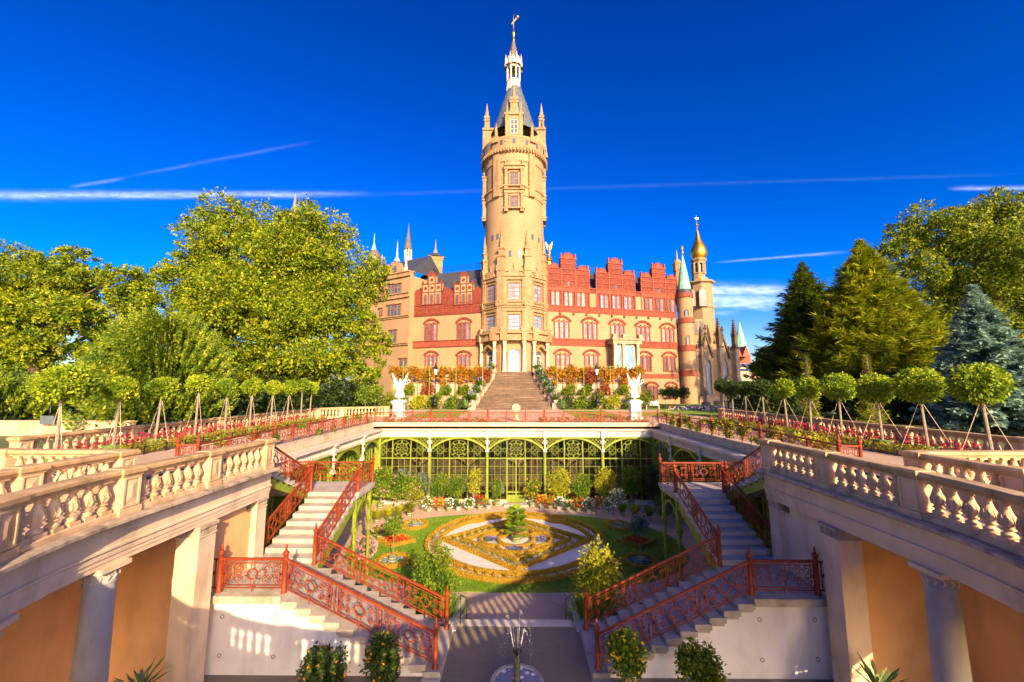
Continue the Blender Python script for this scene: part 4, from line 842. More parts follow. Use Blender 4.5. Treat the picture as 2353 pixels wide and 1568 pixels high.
# palm in a tub
def pot(t, x, y, z, r, h, m='pot_green', n=14):
    b = MB(); b.lathe([(r * .8, 0), (r, h * .92), (r * 1.05, h * .92), (r * 1.05, h), (r * .9, h), (r * .88, h * .8), (0, h * .8)], x, y, z, n); b.build('pot', m, t, 50)
    b = MB()
    for q in (.2, .68): rr = r * (.8 + .2 * q) + .004; b.lathe([(rr, h * q), (rr + .006, h * q + .01), (rr + .006, h * q + .04), (rr + .002, h * q + .05)], x, y, z, n)
    b.build('pot_hoop', 'pot_stone', t)
t = thing('palm', 'bright green fan palm in a tub at the centre of the parterre', 'palm', (0, CC[1], Z2)); pot(t, 0, CC[1], Z2 + .03, .28, .34)
b = MB(); b.lathe([(.10, .25), (.13, .6), (.12, 1.3), (.08, 1.7)], 0, CC[1], Z2, 9); b.build('trunk', 'bark', t)
for k in range(60):
    a = k * 2.4; e = -.25 + 1.3 * (k % 11) / 11; z0 = Z2 + .45 + 1.2 * (k / 60); L = .60; d = Vector((math.cos(a) * math.cos(e), math.sin(a) * math.cos(e), math.sin(e))); c = Vector((0, CC[1], z0)) + d * L * .55
    s = d.cross(Vector((0, 0, 1))).normalized(); nn = 11; P = []; T = []
    for j in range(nn): q = (j / (nn - 1) - .5) * 2.4; T.append(tuple((d * math.cos(q) + s * math.sin(q)).normalized())); P.append(tuple(c))
    T = np.array(T); quads('frond', np.array(P, np.float32), T, unit(np.cross(T, np.tile(np.array(d.cross(s)), (nn, 1)) + rng.normal(size=(nn, 3)) * .2)), np.full(nn, .40), np.full(nn, .075), 'leaf_palm', t)
# ------------------------------------------------------------------ small beds on the lawn
def spot(x, y, z=Z2): p = hitz(x, y, z); return p.x, p.y
def std_pot(label, x, y, r, zc, m, pot_r=.2, petals=None, np_=0, base=Z2 + .03, n=1500, leaf=.09, group='pot plants in the court'):
    t = thing('potted_tree', label, 'potted tree', (x, y, base), group); pot(t, x, y, base, pot_r, pot_r * 1.5)
    b = MB(); b.tube([(x, y, base + .2), (x + .03, y, base + zc * .5), (x, y, base + zc)], [.022, .018, .012], 5); b.build('stem', 'stake', t)
    bl = [(x, y, base + zc, r, r, r), (x + r * .4, y, base + zc + r * .4, r * .6, r * .6, r * .6), (x - r * .4, y, base + zc + r * .1, r * .7, r * .7, r * .6)]
    foliage('crown', m, t, bl, n, leaf, per=6, shell=.45, inner=.3)
    if petals: blossoms('blossom', petals, t, bl, np_, .05)
for sx, tx in ((-1, 'left'), (1, 'right')):
    for (dx, dy, rr, tt) in ((6.35, 26.1, .72, 'far'), (6.15, 20.9, .72, 'near')):
        x, y = sx * dx, dy; hedge(f'round box hedge of the {tt} {tx} lawn bed', circ(x, y, rr, 22), True, .16, .2)
        bedding(f'pale blue flowers in the {tt} {tx} lawn bed', 'leaf_grass', [(x + .35 * math.cos(k), y + .35 * math.sin(k), Z2 + .08, .2, .2, .08) for k in range(6)], 500, .04, 'petal_sky', 120, .045)
    std_pot(f'small potted tree in the far {tx} lawn bed', sx * 6.35, 26.1, .5, 1.75, 'leaf_rose' if sx < 0 else 'leaf_olive', .2, 'petal_white', 14); std_pot(f'slender potted tree in the near {tx} lawn bed', sx * 6.15, 20.9, .48, 1.75, 'leaf_shrub' if sx < 0 else 'leaf_olive', .2)
    x, y = sx * 6.75, 23.5; hedge(f'diamond box hedge of the red {tx} lawn bed', dense([(x - 1.0, y), (x, y - .8), (x + 1.0, y), (x, y + .8)], 5), True, .15, .2)
    bedding(f'red begonias in the diamond bed on the {tx}', 'leaf_shrub', [(x + .4 * math.cos(k), y + .3 * math.sin(k), Z2 + .1, .25, .22, .12) for k in range(6)], 700, .05, 'petal_red', 190, .065)
# ------------------------------------------------------------------ pots along the glass front
def plant_pot(label, px_, py_, kind, h, r, m='leaf_shrub', petals=None, base=None, n=1400, pr=None, lean=0, group='pot plants in front of the glass', leaf=None, pet_n=40):
    p = base or hitz(px_, py_, Z2); x, y = p[0], min(p[1], 30.55); z = Z2 if base is None else base[2]
    t = thing('potted_plant', label, 'potted plant', (x, y, z), group); pr = pr or (.19 if kind != 'shrub' else .24); pot(t, x, y, z, pr, pr * 1.55, 'pot_green' if (int(px_) % 3) else 'pot_stone'); zp = z + pr * 1.3
    if kind == 'shrub':
        b = MB()
        for k in range(4): b.tube([(x, y, zp), (x + .12 * r * math.cos(k * 1.7), y + .12 * r * math.sin(k * 1.7), zp + h * .25), (x + .5 * r * math.cos(k * 1.7), y + .5 * r * math.sin(k * 1.7), zp + h * .6)], [.03, .024, .012], 5)
        b.build('stem', 'stake', t); hh = h - pr * 1.3
        bl = [(x, y, zp + hh * .58, r, r * .8, hh * .40), (x + .3 * r, y, zp + hh * .72, r * .7, r * .6, hh * .26), (x - .3 * r, y - .1, zp + hh * .45, r * .75, r * .6, hh * .24), (x + .1 * r, y - .1, zp + hh * .38, r * .8, r * .6, hh * .18)]
        foliage('leaves', m, t, bl, n, leaf or .13, per=6, shell=.4, inner=.3, aspect=.5)
        if petals: blossoms('blossom', petals, t, bl, pet_n, .09)
    elif kind == 'spiky': spikes('leaves', m, t, (x, y, zp), 46, h, .05, 1.0, .5)
    elif kind == 'fern':
        spikes('leaves', m, t, (x, y, zp), 120, h * .95, .055, .8, 1.1, droop=.15)
    else:
        bl = [(x, y, zp + h * .45, r, r, h * .5), (x + .4 * r, y, zp + h * .6, r * .6, r * .6, h * .3), (x - .4 * r, y, zp + h * .55, r * .6, r * .6, h * .3)]
        foliage('leaves', m, t, bl, n // 2, leaf or .09, per=6, shell=.4, inner=.3)
        if petals: blossoms('blossom', petals, t, bl, pet_n, .085)
PW = [ # x, y, kind, height, radius, leaf, petals, words
 (874, 1168, 'shrub', 2.9, .85, 'leaf_shrub', 'petal_pink', 'tall angel trumpet shrub nearest the left bridge', 4200), (912, 1166, 'shrub', 2.3, .9, 'leaf_shrub', 'petal_pink', 'angel trumpet with hanging pink flowers, second from the left bridge', 4200), (950, 1164, 'shrub', 2.1, .85, 'leaf_shrub', 'petal_pink', 'broad-leaved angel trumpet by the first pillar', 3800),
 (930, 1150, 'shrub', 2.6, .7, 'leaf_olive', None, 'grey-leaved olive behind the angel trumpets', 2600), (975, 1150, 'shrub', 2.4, .7, 'leaf_olive', None, 'grey olive beside the first white figure pillar', 2600),
 (1016, 1153, 'shrub', 2.35, .62, 'leaf_shrub', None, 'rounded green shrub left of the second window wheel', 2800), (1052, 1153, 'shrub', 2.2, .6, 'leaf_shrub', None, 'rounded green shrub under the second window wheel', 2800), (1092, 1152, 'shrub', 2.8, .6, 'leaf_bright', None, 'thin orange tree with bare stems right of the second wheel', 1100), (1142, 1162, 'shrub', 1.9, .42, 'leaf_shrub', None, 'small citrus tree left of the hall door', 1200),
 (866, 1203, 'fern', .8, .3, 'leaf_bright', None, 'bright green cycad nearest the left bridge', 0), (891, 1198, 'fern', .75, .3, 'leaf_bright', None, 'second bright cycad from the left bridge', 0), (916, 1193, 'fern', .8, .3, 'leaf_bright', None, 'yellow cycad, third from the left bridge', 0), (941, 1187, 'fern', .75, .3, 'leaf_bright', None, 'yellow cycad, fourth from the left bridge', 0),
 (985, 1176, 'low', .9, .5, 'leaf_rose', 'petal_white', 'reddish fuchsia bush with white flowers', 2200), (1009, 1174, 'low', .7, .35, 'leaf_bright', 'petal_red', 'geranium with red blooms left of the white begonias', 1300), (1031, 1174, 'low', .6, .33, 'leaf_shrub', 'petal_white', 'white flowers left of the strap-leaved plant', 1100), (1053, 1173, 'spiky', .75, .3, 'leaf_grass', None, 'strap-leaved plant between white flowers', 0), (1078, 1173, 'low', .6, .33, 'leaf_shrub', 'petal_white', 'white flowers right of the strap-leaved plant', 1100), (1102, 1171, 'low', .75, .36, 'leaf_shrub', 'petal_red', 'red geranium left of the hall door', 1300), (1122, 1169, 'spiky', .7, .3, 'leaf_bright', None, 'broad agave-like plant left of the hall door', 0),
 (1223, 1165, 'shrub', 2.1, .55, 'leaf_shrub', 'petal_orange', 'orange tree in a green tub right of the hall door', 1500), (1245, 1169, 'low', .75, .35, 'leaf_autumn', 'petal_orange', 'orange-leaved plant right of the orange tree', 1100), (1264, 1170, 'low', .7, .34, 'leaf_bright', 'petal_red', 'lime green plant with red geranium', 1200), (1284, 1172, 'low', .65, .34, 'leaf_olive', 'petal_white', 'white flowers left of the dark grass pot', 1000), (1304, 1174, 'spiky', .8, .3, 'leaf_grass', None, 'dark grassy pot between white and red flowers', 0), (1328, 1176, 'low', .75, .4, 'leaf_shrub', 'petal_red', 'large red geranium right of the hall door', 1300), (1353, 1179, 'low', .75, .4, 'leaf_shrub', 'petal_white', 'white begonia right of the large red geranium', 1200), (1377, 1181, 'low', .95, .45, 'leaf_rose', 'petal_pink', 'dark red-leaved bush with pink flowers', 1700), (1404, 1183, 'low', 1.0, .5, 'leaf_olive', 'petal_white', 'grey bush in the shade of the right wing', 1500),
 (1281, 1153, 'shrub', 2.75, .85, 'leaf_bright', None, 'yellow-leaved shrub at the fourth pillar', 4400), (1332, 1153, 'shrub', 2.35, .66, 'leaf_shrub', None, 'bright green shrub under the fourth window wheel', 3200), (1384, 1155, 'shrub', 2.8, .8, 'leaf_bright', None, 'yellow-green tall shrub at the fifth pillar', 4200), (1447, 1160, 'shrub', 2.9, .8, 'leaf_shrub', None, 'dark green tall shrub under the last window wheel', 4000), (1497, 1168, 'shrub', 3.1, .7, 'leaf_std_dark', None, 'dark shrub in the right corner of the court', 3000),
 (1430, 1186, 'fern', .75, .3, 'leaf_grass', None, 'green cycad, first in the shade on the right', 0), (1459, 1190, 'fern', .75, .3, 'leaf_bright', None, 'green cycad, second in the shade on the right', 0), (1492, 1196, 'fern', .75, .3, 'leaf_grass', None, 'green cycad, third in the shade on the right', 0), (1526, 1202, 'fern', .75, .3, 'leaf_grass', None, 'green cycad behind the right iron columns', 0),
 (872, 1240, 'low', .7, .4, 'leaf_shrub', 'petal_pink', 'pink flowered bush by the left iron columns', 1200)]
for (x, y, kd, h, r, m, pe, words, n) in PW: plant_pot(words, x, y, kd, h, r, m, pe, n=max(n, 100), leaf=.19 if 'angel' in words else None)
# planting at the foot of the stairs
for sx, tx in ((-1, 'left'), (1, 'right')):
    t = thing('flower_shrub', f'tall yellow-green shrub beside the garden steps on the {tx}', 'shrub', (sx * 2.75, 15.0, Z2))
    foliage('leaves', 'leaf_bright' if sx > 0 else 'leaf_shrub', t, [(sx * 2.95, 15.2, Z2 + 2.2, .72, .5, .85), (sx * 2.6, 15.0, Z2 + 1.5, .6, .45, .7), (sx * 3.3, 15.2, Z2 + 1.4, .6, .5, .7)], 5200, .11, per=7, shell=.4, inner=.3)
    b = MB()
    for k in range(5): b.tube([(sx * 2.8 + .1 * math.cos(k), 15.1 + .1 * math.sin(k), Z2), (sx * 2.9 + .4 * math.cos(k * 1.4), 15.1 + .2 * math.sin(k), Z2 + 1.8)], [.03, .012], 5)
    b.build('stem', 'stake', t)
    t = thing('ornamental_grass', f'clump of long grassy leaves at the foot of the {tx} stairs', 'grass clump', (sx * 2.5, 14.3, Z2)); spikes('leaves', 'leaf_grass', t, (sx * 2.45, 14.45, Z2 + .3), 260, 1.5, .03, .7, .9)
    t = thing('shrub_border', f'low leafy border under the {tx} lowest flight, court side', 'shrubs', (sx * 4.5, 14.8, Z2)); foliage('leaves', 'leaf_shrub' if sx < 0 else 'leaf_std_dark', t, [(sx * (3.6 + .8 * i), 14.9 + .2 * (i % 2), Z2 + .45, .55, .45, .5) for i in range(5)], 4200, .10, per=7, shell=.4)
    t = thing('flower_border', f'pink flowering bushes under the {tx} bridge', 'shrubs', (sx * 7.2, 16, Z2)); bl = [(sx * (6.2 + .6 * i), 16.3 + .5 * (i % 2), Z2 + .6, .5, .5, .6) for i in range(4)]; foliage('leaves', 'leaf_olive', t, bl, 2200, .10, per=7, shell=.4); blossoms('blossom', 'petal_pink' if sx < 0 else 'petal_sky', t, bl, 80, .08)
t = thing('oleander', 'pink oleander standard on the lawn left of the parterre', 'shrub', (-7.1, 19.6, Z2)); b = MB(); b.tube([(-7.1, 19.6, Z2), (-7.1, 19.6, Z2 + 1)], .03, 6); b.build('stem', 'stake', t); bl = [(-7.1, 19.6, Z2 + 1.2, .5, .5, .42)]; foliage('leaves', 'leaf_olive', t, bl, 900, .10, per=6, shell=.4); blossoms('blossom', 'petal_pink', t, bl, 160, .08)
# shrubs in the yard, close below the camera
for (x, y, Yd, rx, rz, m, pe, n, words) in ((743, 1545, 10.3, .52, .52, 'leaf_std_dark', 'petal_orange', 30, 'round dark shrub with orange buds in front of the left white wall'), (880, 1518, 10.6, .40, .62, 'leaf_std_dark', 'petal_orange', 36, 'tall dark shrub with orange berries beside the left lowest steps'), (1440, 1504, 10.6, .44, .50, 'leaf_shrub', 'petal_yellow', 90, 'shrub full of yellow flowers beside the right lowest steps'), (1606, 1535, 10.3, .52, .54, 'leaf_dark', 'petal_red', 8, 'round green shrub in front of the right white wall')):
    p = hitY(x, y, Yd); t = thing('potted_shrub', words, 'shrub', (p.x, p.y, Z1), 'potted shrubs in the yard'); pot(t, p.x, p.y, Z1, .3, .42, 'pot_green')
    b = MB()
    for k in range(4): b.tube([(p.x + .05 * k - .1, p.y, Z1 + .35), (p.x + .12 * math.cos(k * 2), p.y + .1 * math.sin(k * 2), p.z)], [.022, .014], 5)
    b.build('stem', 'stake', t); bl = [(p.x, p.y, p.z, rx, rx * .9, rz), (p.x - .25 * rx, p.y, p.z + .35 * rz, rx * .7, rx * .7, rz * .6), (p.x + .3 * rx, p.y, p.z - .3 * rz, rx * .65, rx * .65, rz * .6)]
    foliage('leaves', m, t, bl, 3600, .085, per=6, shell=.5, inner=.3); blossoms('blossom', pe, t, bl, n, .05)
for (x, y, words) in ((318, 1590, 'spiky agave in a pot at the foot of the left columns'), (2020, 1585, 'spiky agave in a pot at the foot of the right pier')):
    p = hitY(x, y, 10.0); t = thing('agave', words, 'agave', (p.x, p.y, Z1)); pot(t, p.x, p.y, Z1, .28, max(.4, p.z - Z1 - .1), 'pot_stone'); spikes('leaves', 'leaf_agave', t, (p.x, p.y, p.z), 34, .62, .07, 1.0, .5, droop=.1)
# ------------------------------------------------------------------ fountain
t = thing('fountain', 'round blue fountain basin with a bronze figure column and thin water jets', 'fountain', (0, 11.25, Z1)); fx, fy = .02, 11.28
b = MB(); b.lathe([(.66, 0), (.70, .05), (.70, .10), (.60, .10), (.58, .03), (0, .02)], fx, fy, Z1, 40); b.build('basin', 'slab', t, 40)
b = MB(); b.lathe([(.595, .066), (.595, .075)], fx, fy, Z1, 40); b.build('water', 'water', t)
b = MB(); b.lathe([(.14, .02), (.14, .1), (.085, .14), (.075, .2), (.085, .42), (.07, .55), (.10, .58), (.10, .62), (.07, .64), (.085, .70), (.05, .74)], fx, fy, Z1, 14); b.build('column', 'bronze', t, 50)
b = MB(); b.lathe([(.04, .72), (.055, .78), (.04, .84), (.02, .90), (0, .93)], fx, fy, Z1, 8)
for k in range(5): a = k * 1.256; b.tube([(fx, fy, Z1 + .76), (fx + .10 * math.cos(a), fy + .10 * math.sin(a), Z1 + .82), (fx + .11 * math.cos(a), fy + .11 * math.sin(a), Z1 + .98)], [.018, .016, .006], 5)
b.build('nozzle_crown', 'black_iron', t, 50)
P = []; 
for k in range(7):
    a = 2 * math.pi * k / 7 + .3; v = .62 + .1 * (k % 3); ht = .62 + .25 * (k % 2)
    for i in range(60):
        q = i / 60; r_ = .12 + v * q * .62; z = Z1 + .98 + ht * 4 * q * (1 - q) - .95 * q ** 2
        if random.random() < .75: P.append((fx + r_ * math.cos(a) + random.gauss(0, .012), fy + r_ * math.sin(a) + random.gauss(0, .012), z + random.gauss(0, .02)))
b = MB()
for p in P: s = random.uniform(.003, .006); b.add([(p[0], p[1], p[2] + s * 3), (p[0] + s, p[1], p[2]), (p[0] - s * .5, p[1] + s * .8, p[2]), (p[0] - s * .5, p[1] - s * .8, p[2]), (p[0], p[1], p[2] - s * 1.6)], [(0, 1, 2), (0, 2, 3), (0, 3, 1), (4, 2, 1), (4, 3, 2), (4, 1, 3)])
for k in range(7):
    a = 2 * math.pi * k / 7 + .3; v = .62 + .1 * (k % 3); ht = .62 + .25 * (k % 2); b.tube([(fx + (.12 + v * q * .62) * math.cos(a), fy + (.12 + v * q * .62) * math.sin(a), Z1 + .98 + ht * 4 * q * (1 - q) - .95 * q ** 2) for q in [j / 10 for j in range(5)]], [.003, .003, .003, .002, .001], 4)
for k in range(26):
    a = random.uniform(0, 6.28); r_ = random.uniform(.1, .55); b.lathe([(0, .09), (random.uniform(.02, .07), .084), (.01, .078)], fx + r_ * math.cos(a), fy + r_ * math.sin(a), Z1, 6)
o = b.build('water_spray', 'spray', t); o['kind'] = 'stuff'

# ------------------------------------------------------------------ grass blades on the court lawn, a few fallen leaves in the yard
n = 60000; a = rng.uniform(0, 2 * math.pi, n); q = np.sqrt(rng.uniform(0, 1, n)); gx = 9.1 * q * np.cos(a); gy = CC[1] - .25 + 5.25 * q * np.sin(a); k = (gx / 5.05) ** 2 + ((gy - CC[1]) / 4.9) ** 2 > 1; gx, gy = gx[k], gy[k]; n = len(gx)
T = unit(np.stack([rng.normal(size=n) * .5, rng.normal(size=n) * .5, np.ones(n)], 1)); o = quads('grass_blades', np.stack([gx, gy, np.full(n, Z2 + .02)], 1).astype(np.float32), T, unit(np.cross(T, rng.normal(size=(n, 3)))), rng.uniform(.04, .10, n), np.full(n, .022), 'leaf_lawn'); tag(o, 'short green grass of the court lawn round the parterre', 'grass', None, 'stuff')
n = 260; T = unit(np.stack([rng.normal(size=n), rng.normal(size=n), rng.normal(size=n) * .25], 1)); lx, ly = rng.uniform(-1.9, 1.9, n), np.where(rng.random(n) < .6, rng.uniform(10.8, 13.8, n), rng.uniform(15.9, 18.3, n))
o = quads('fallen_leaves', np.stack([lx, ly, np.where(ly < 14, Z1, Z2) + .012], 1).astype(np.float32), T, unit(np.cross(T, np.tile([0, 0, 1.0], (n, 1)))), rng.uniform(.03, .07, n), rng.uniform(.02, .04, n), 'leaf_autumn'); tag(o, 'scattered fallen autumn leaves on the gravel', 'leaves', None, 'stuff')
# ------------------------------------------------------------------ castle
class Fac:      # a facade: local x along the wall, local y into the building, z up
    def __init__(s, p0, p1):
        s.p = Vector((*p0, 0)); u = Vector((p1[0] - p0[0], p1[1] - p0[1], 0)); s.L = u.length; u.normalize(); s.u = u; s.d = Vector((-u.y, u.x, 0))
        s.M = Matrix(((u.x, s.d.x, 0, p0[0]), (u.y, s.d.y, 0, p0[1]), (0, 0, 1, 0), (0, 0, 0, 1)))
    def sz(s, x, y):
        r = px_dir(x, y); t = (s.p - EYE).dot(s.d) / r.dot(s.d); q = EYE + r * t; return (q - s.p).dot(s.u), q.z
    def mb(s): b = MB(); b.M = s.M; return b
def pxr(Y, x, hw, y):     # half-width in photo pixels -> metres, with the height, for something standing at distance Y
    p = hitY(x, y, Y); d = -(cam.matrix_world.inverted() @ p).z; return hw * d / 915, p.z
def pxlathe(b, Y, xc, prof, n=8, rot=0.0, sy=1.0):
    pr = [pxr(Y, xc, hw, y) for hw, y in prof]; p = hitY(xc, sum(y for _, y in prof) / len(prof), Y); a0 = rot; vs = []; fs = []
    for r, z in pr:
        for i in range(n): a = a0 + 2 * math.pi * i / n; vs.append((p.x + r * math.cos(a), Y + r * math.sin(a) * sy, z))
    for k in range(len(pr) - 1):
        for i in range(n): j = (i + 1) % n; fs.append((k * n + i, k * n + j, (k + 1) * n + j, (k + 1) * n + i))
    fs.append(tuple((len(pr) - 1) * n + i for i in range(n))); b.add(vs, fs); return b
def arch_poly(s, z0, w_, h, n=8): r = w_ / 2; return [(s - r, z0), (s + r, z0)] + [(s + r * math.cos(math.pi * i / n), z0 + h - r + r * math.sin(math.pi * i / n)) for i in range(n + 1)]
def band(b, s, z0, w_, h, th, y0, y1, n=8):   # arched band round an opening
    r = w_ / 2; R2 = r + th; zc = z0 + h - r
    pts_o = [(s + R2, z0)] + [(s + R2 * math.cos(math.pi * i / n), zc + R2 * math.sin(math.pi * i / n)) for i in range(n + 1)] + [(s - R2, z0)]
    pts_i = [(s + r, z0)] + [(s + r * math.cos(math.pi * i / n), zc + r * math.sin(math.pi * i / n)) for i in range(n + 1)] + [(s - r, z0)]
    for i in range(len(pts_o) - 1): b.prism([pts_i[i], pts_o[i], pts_o[i + 1], pts_i[i + 1]], y0, y1)
def pane(fac, win, s, z0, w_, h, m, y=-.03, up=True):
    b = fac.mb(); b.prism(arch_poly(s, z0, w_, h), y, y + .02); o = b.build('pane', m, win)
    b = fac.mb(); b.box(s - .03, s + .03, y - .04, y, z0, z0 + h)
    for f in (.33, .66): b.box(s - w_ / 2, s + w_ / 2, y - .035, y, z0 + h * f - .025, z0 + h * f + .025)
    b.build('glazing_bars', 'win_frame', win)
def triple(fac, T, s, z0, h, k=1.0, panes=('pane', 'pane', 'pane'), hood=True):
    w_ = .56 * k; sp = .90 * k; b = fac.mb()
    for i in (-1, 0, 1): band(b, s + i * sp, z0, w_, h, .15 * k, -.16, 0)
    b.box(s - 1.42 * k, s - 1.20 * k, -.13, 0, z0, z0 + h); b.box(s + 1.20 * k, s + 1.42 * k, -.13, 0, z0, z0 + h); b.box(s - 1.5 * k, s + 1.5 * k, -.2, 0, z0 - .14, z0 - .003)
    o = b.build('window', 'terracotta_light', T)
    for i in (-1, 0, 1): pane(fac, o, s + i * sp, z0, w_, h, panes[i + 1])
    if hood:
        A = arch_pts(3.0 * k, .80 * k, z0 + h + .72 * k, 12); O = arch_pts(3.7 * k, 1.0 * k, z0 + h + 1.15 * k, 12); b = fac.mb()
        for j in range(12): b.prism([(s + A[j][0], A[j][1]), (s + A[j + 1][0], A[j + 1][1]), (s + O[j + 1][0], O[j + 1][1]), (s + O[j][0], O[j][1])], -.12 - .05 * (j % 2), 0)
        b.build('hood', 'terracotta', o)
        b = fac.mb()
        for i in (-.5, .5): b.M = fac.M @ Matrix.Translation((s + i * sp, -.01, z0 + h + .22 * k)) @ Matrix.Rotation(R(90), 4, 'X'); b.lathe([(.17 * k, 0), (.17 * k, .08), (.10 * k, .10), (.05 * k, .04)], n=10)
        b.build('roundel', 'terracotta_light', o)
    return o
def double(fac, T, s, z0, h, w_=.56, sp=.86, panes=('pane', 'pane')):
    b = fac.mb()
    for i in (-.5, .5): band(b, s + i * sp, z0, w_, h, .15, -.14, 0)
    o = b.build('window', 'terracotta_light', T)
    for i in (-.5, .5): pane(fac, o, s + i * sp, z0, w_, h, panes[int(i + .5)])
    b = fac.mb(); b.M = fac.M @ Matrix.Translation((s, -.01, z0 + h + .42)) @ Matrix.Rotation(R(90), 4, 'X'); b.lathe([(.16, 0), (.16, .08), (.10, .12), (.05, .05)], n=10); b.build('roundel', 'terracotta', o)
def half_round(b, s, z, r, y0, y1, n=9): b.prism([(s + r * math.cos(math.pi * i / n), z + r * math.sin(math.pi * i / n)) for i in range(n + 1)], y0, y1)
def strips(b, s0, s1, z, h, pro): b.box(s0, s1, -pro, 0, z, z + h)
def relief(b, s0, s1, z0, z1, nx, nz, y=-.05, th=.07):     # terracotta tiles: square frames standing proud
    dx, dz = (s1 - s0) / nx, (z1 - z0) / nz
    for i in range(nx):
        for j in range(nz):
            a, c, p, q = s0 + dx * i + dx * .14, s0 + dx * (i + 1) - dx * .14, z0 + dz * j + dz * .14, z0 + dz * (j + 1) - dz * .14
            b.box(a, c, y, 0, p, p + th); b.box(a, c, y, 0, q - th, q); b.box(a, a + th, y, 0, p + th, q - th); b.box(c - th, c, y, 0, p + th, q - th)
C5 = lambda x, y: (1235.3 + .2251 * x, 529.4 + .2251 * y); C4 = lambda x, y: (823.5 + .2251 * x, 500 + .2251 * y); C3 = lambda x, y: (1058.8 + .2138 * x, 558.8 + .2138 * y)
# ---- right wing
FR = Fac((5.0, 64.5), (28.7, 71.3)); RW = thing('castle_wing', 'long yellow castle wing with three red terracotta gables right of the tower', 'castle wing', (16, 68, 0))
zA = FR.sz(*C5(800, 1100))[1]; zS1t = FR.sz(*C5(600, 1124))[1]; zS1b = FR.sz(*C5(600, 1180))[1]; zS2t = FR.sz(*C5(560, 795))[1]; zS2b = FR.sz(*C5(560, 850))[1]; zE = FR.sz(*C5(560, 600))[1]; zR = FR.sz(*C5(560, 460))[1]
b = FR.mb(); b.box(-1, FR.L + .4, 0, 9, -1, zS2b); b.build('wall', 'castle', RW)
b = FR.mb(); b.box(-1, FR.L + .4, .02, 9, zS2b, zE); b.build('upper_wall', 'terracotta', RW)
b = FR.mb(); b.prism([(-1, zE), (FR.L + .4, zE), (FR.L + .4, zR), (-1, zR)], 1.0, 1.3); 
b.v = b.v[:0]; b.f = []; b.add([(-1, .6, zE), (FR.L, .6, zE), (FR.L, 4.5, zE + 4.2), (-1, 4.5, zE + 4.2), (FR.L, 9, zE), (-1, 9, zE)], [(0, 1, 2, 3), (3, 2, 4, 5), (0, 3, 5), (1, 4, 2)]); b.build('roof', 'slate', RW)
for (z, h, p, nm) in ((zS1b, zS1t - zS1b, .12, 'string_course'), (zS2b, zS2t - zS2b, .14, 'string_course'), (zS1t - .003, .12, .24, 'string_course'), (zS2t - .003, .14, .26, 'string_course'), (zS1b - .1, .1, .2, 'string_course')):
    b = FR.mb(); b.box(-.6, FR.L + .2, -p, 0, z, z + h); b.build(nm, 'terracotta_light', RW)
b = FR.mb(); relief(b, -.4, FR.L, zS1b + .05, zS1t - .05, 34, 1, -.17, .05); relief(b, -.4, FR.L, zS2b + .05, zS2t - .05, 34, 1, -.19, .05); tag(b.build('frieze_relief', 'terracotta', RW), None, None, kind='stuff')
b = FR.mb()
for i in range(11): s = i * FR.L / 10.3; b.box(s - .18, s + .18, -.25, 0, zS2b - .45, zS2b - .002, .08)
b.build('bracket', 'terracotta', RW)
LIT = ('curtain', 'curtain', 'curtain')
for i, (cx, cb) in enumerate(((247, 1108), (537, 1118), (815, 1128), (1080, 1142), (1330, 1155))):
    s, z0 = FR.sz(*C5(cx, cb)); _, zt = FR.sz(*C5(cx, cb - 172 + 6 * i)); triple(FR, RW, s, z0 + .03, zt - z0, .98, ('pane', 'pane', 'pane') if i % 2 else ('curtain', 'pane', 'pane'))
zl0 = FR.sz(*C5(257, 1420))[1]; zl1 = FR.sz(*C5(257, 1270))[1]
for cx in (257, 550, 1098, 1346): s, _ = FR.sz(*C5(cx, 1400)); triple(FR, RW, s, zl0, zl1 - zl0, .92, ('pane', 'curtain', 'pane') if cx < 700 else ('pane_dark', 'pane', 'pane_dark'))
zS0 = FR.sz(*C5(1400, 1470))[1]; b = FR.mb(); b.box(-.6, FR.L + .2, -.14, 0, zS0 - .75, zS0); b.build('string_course', 'terracotta_light', RW)
for cx in (930, 1165, 1360): s, _ = FR.sz(*C5(cx, 1550)); triple(FR, RW, s, .9, zS0 - 2.6 - .9 + .4, .82, ('pane_dark',) * 3)
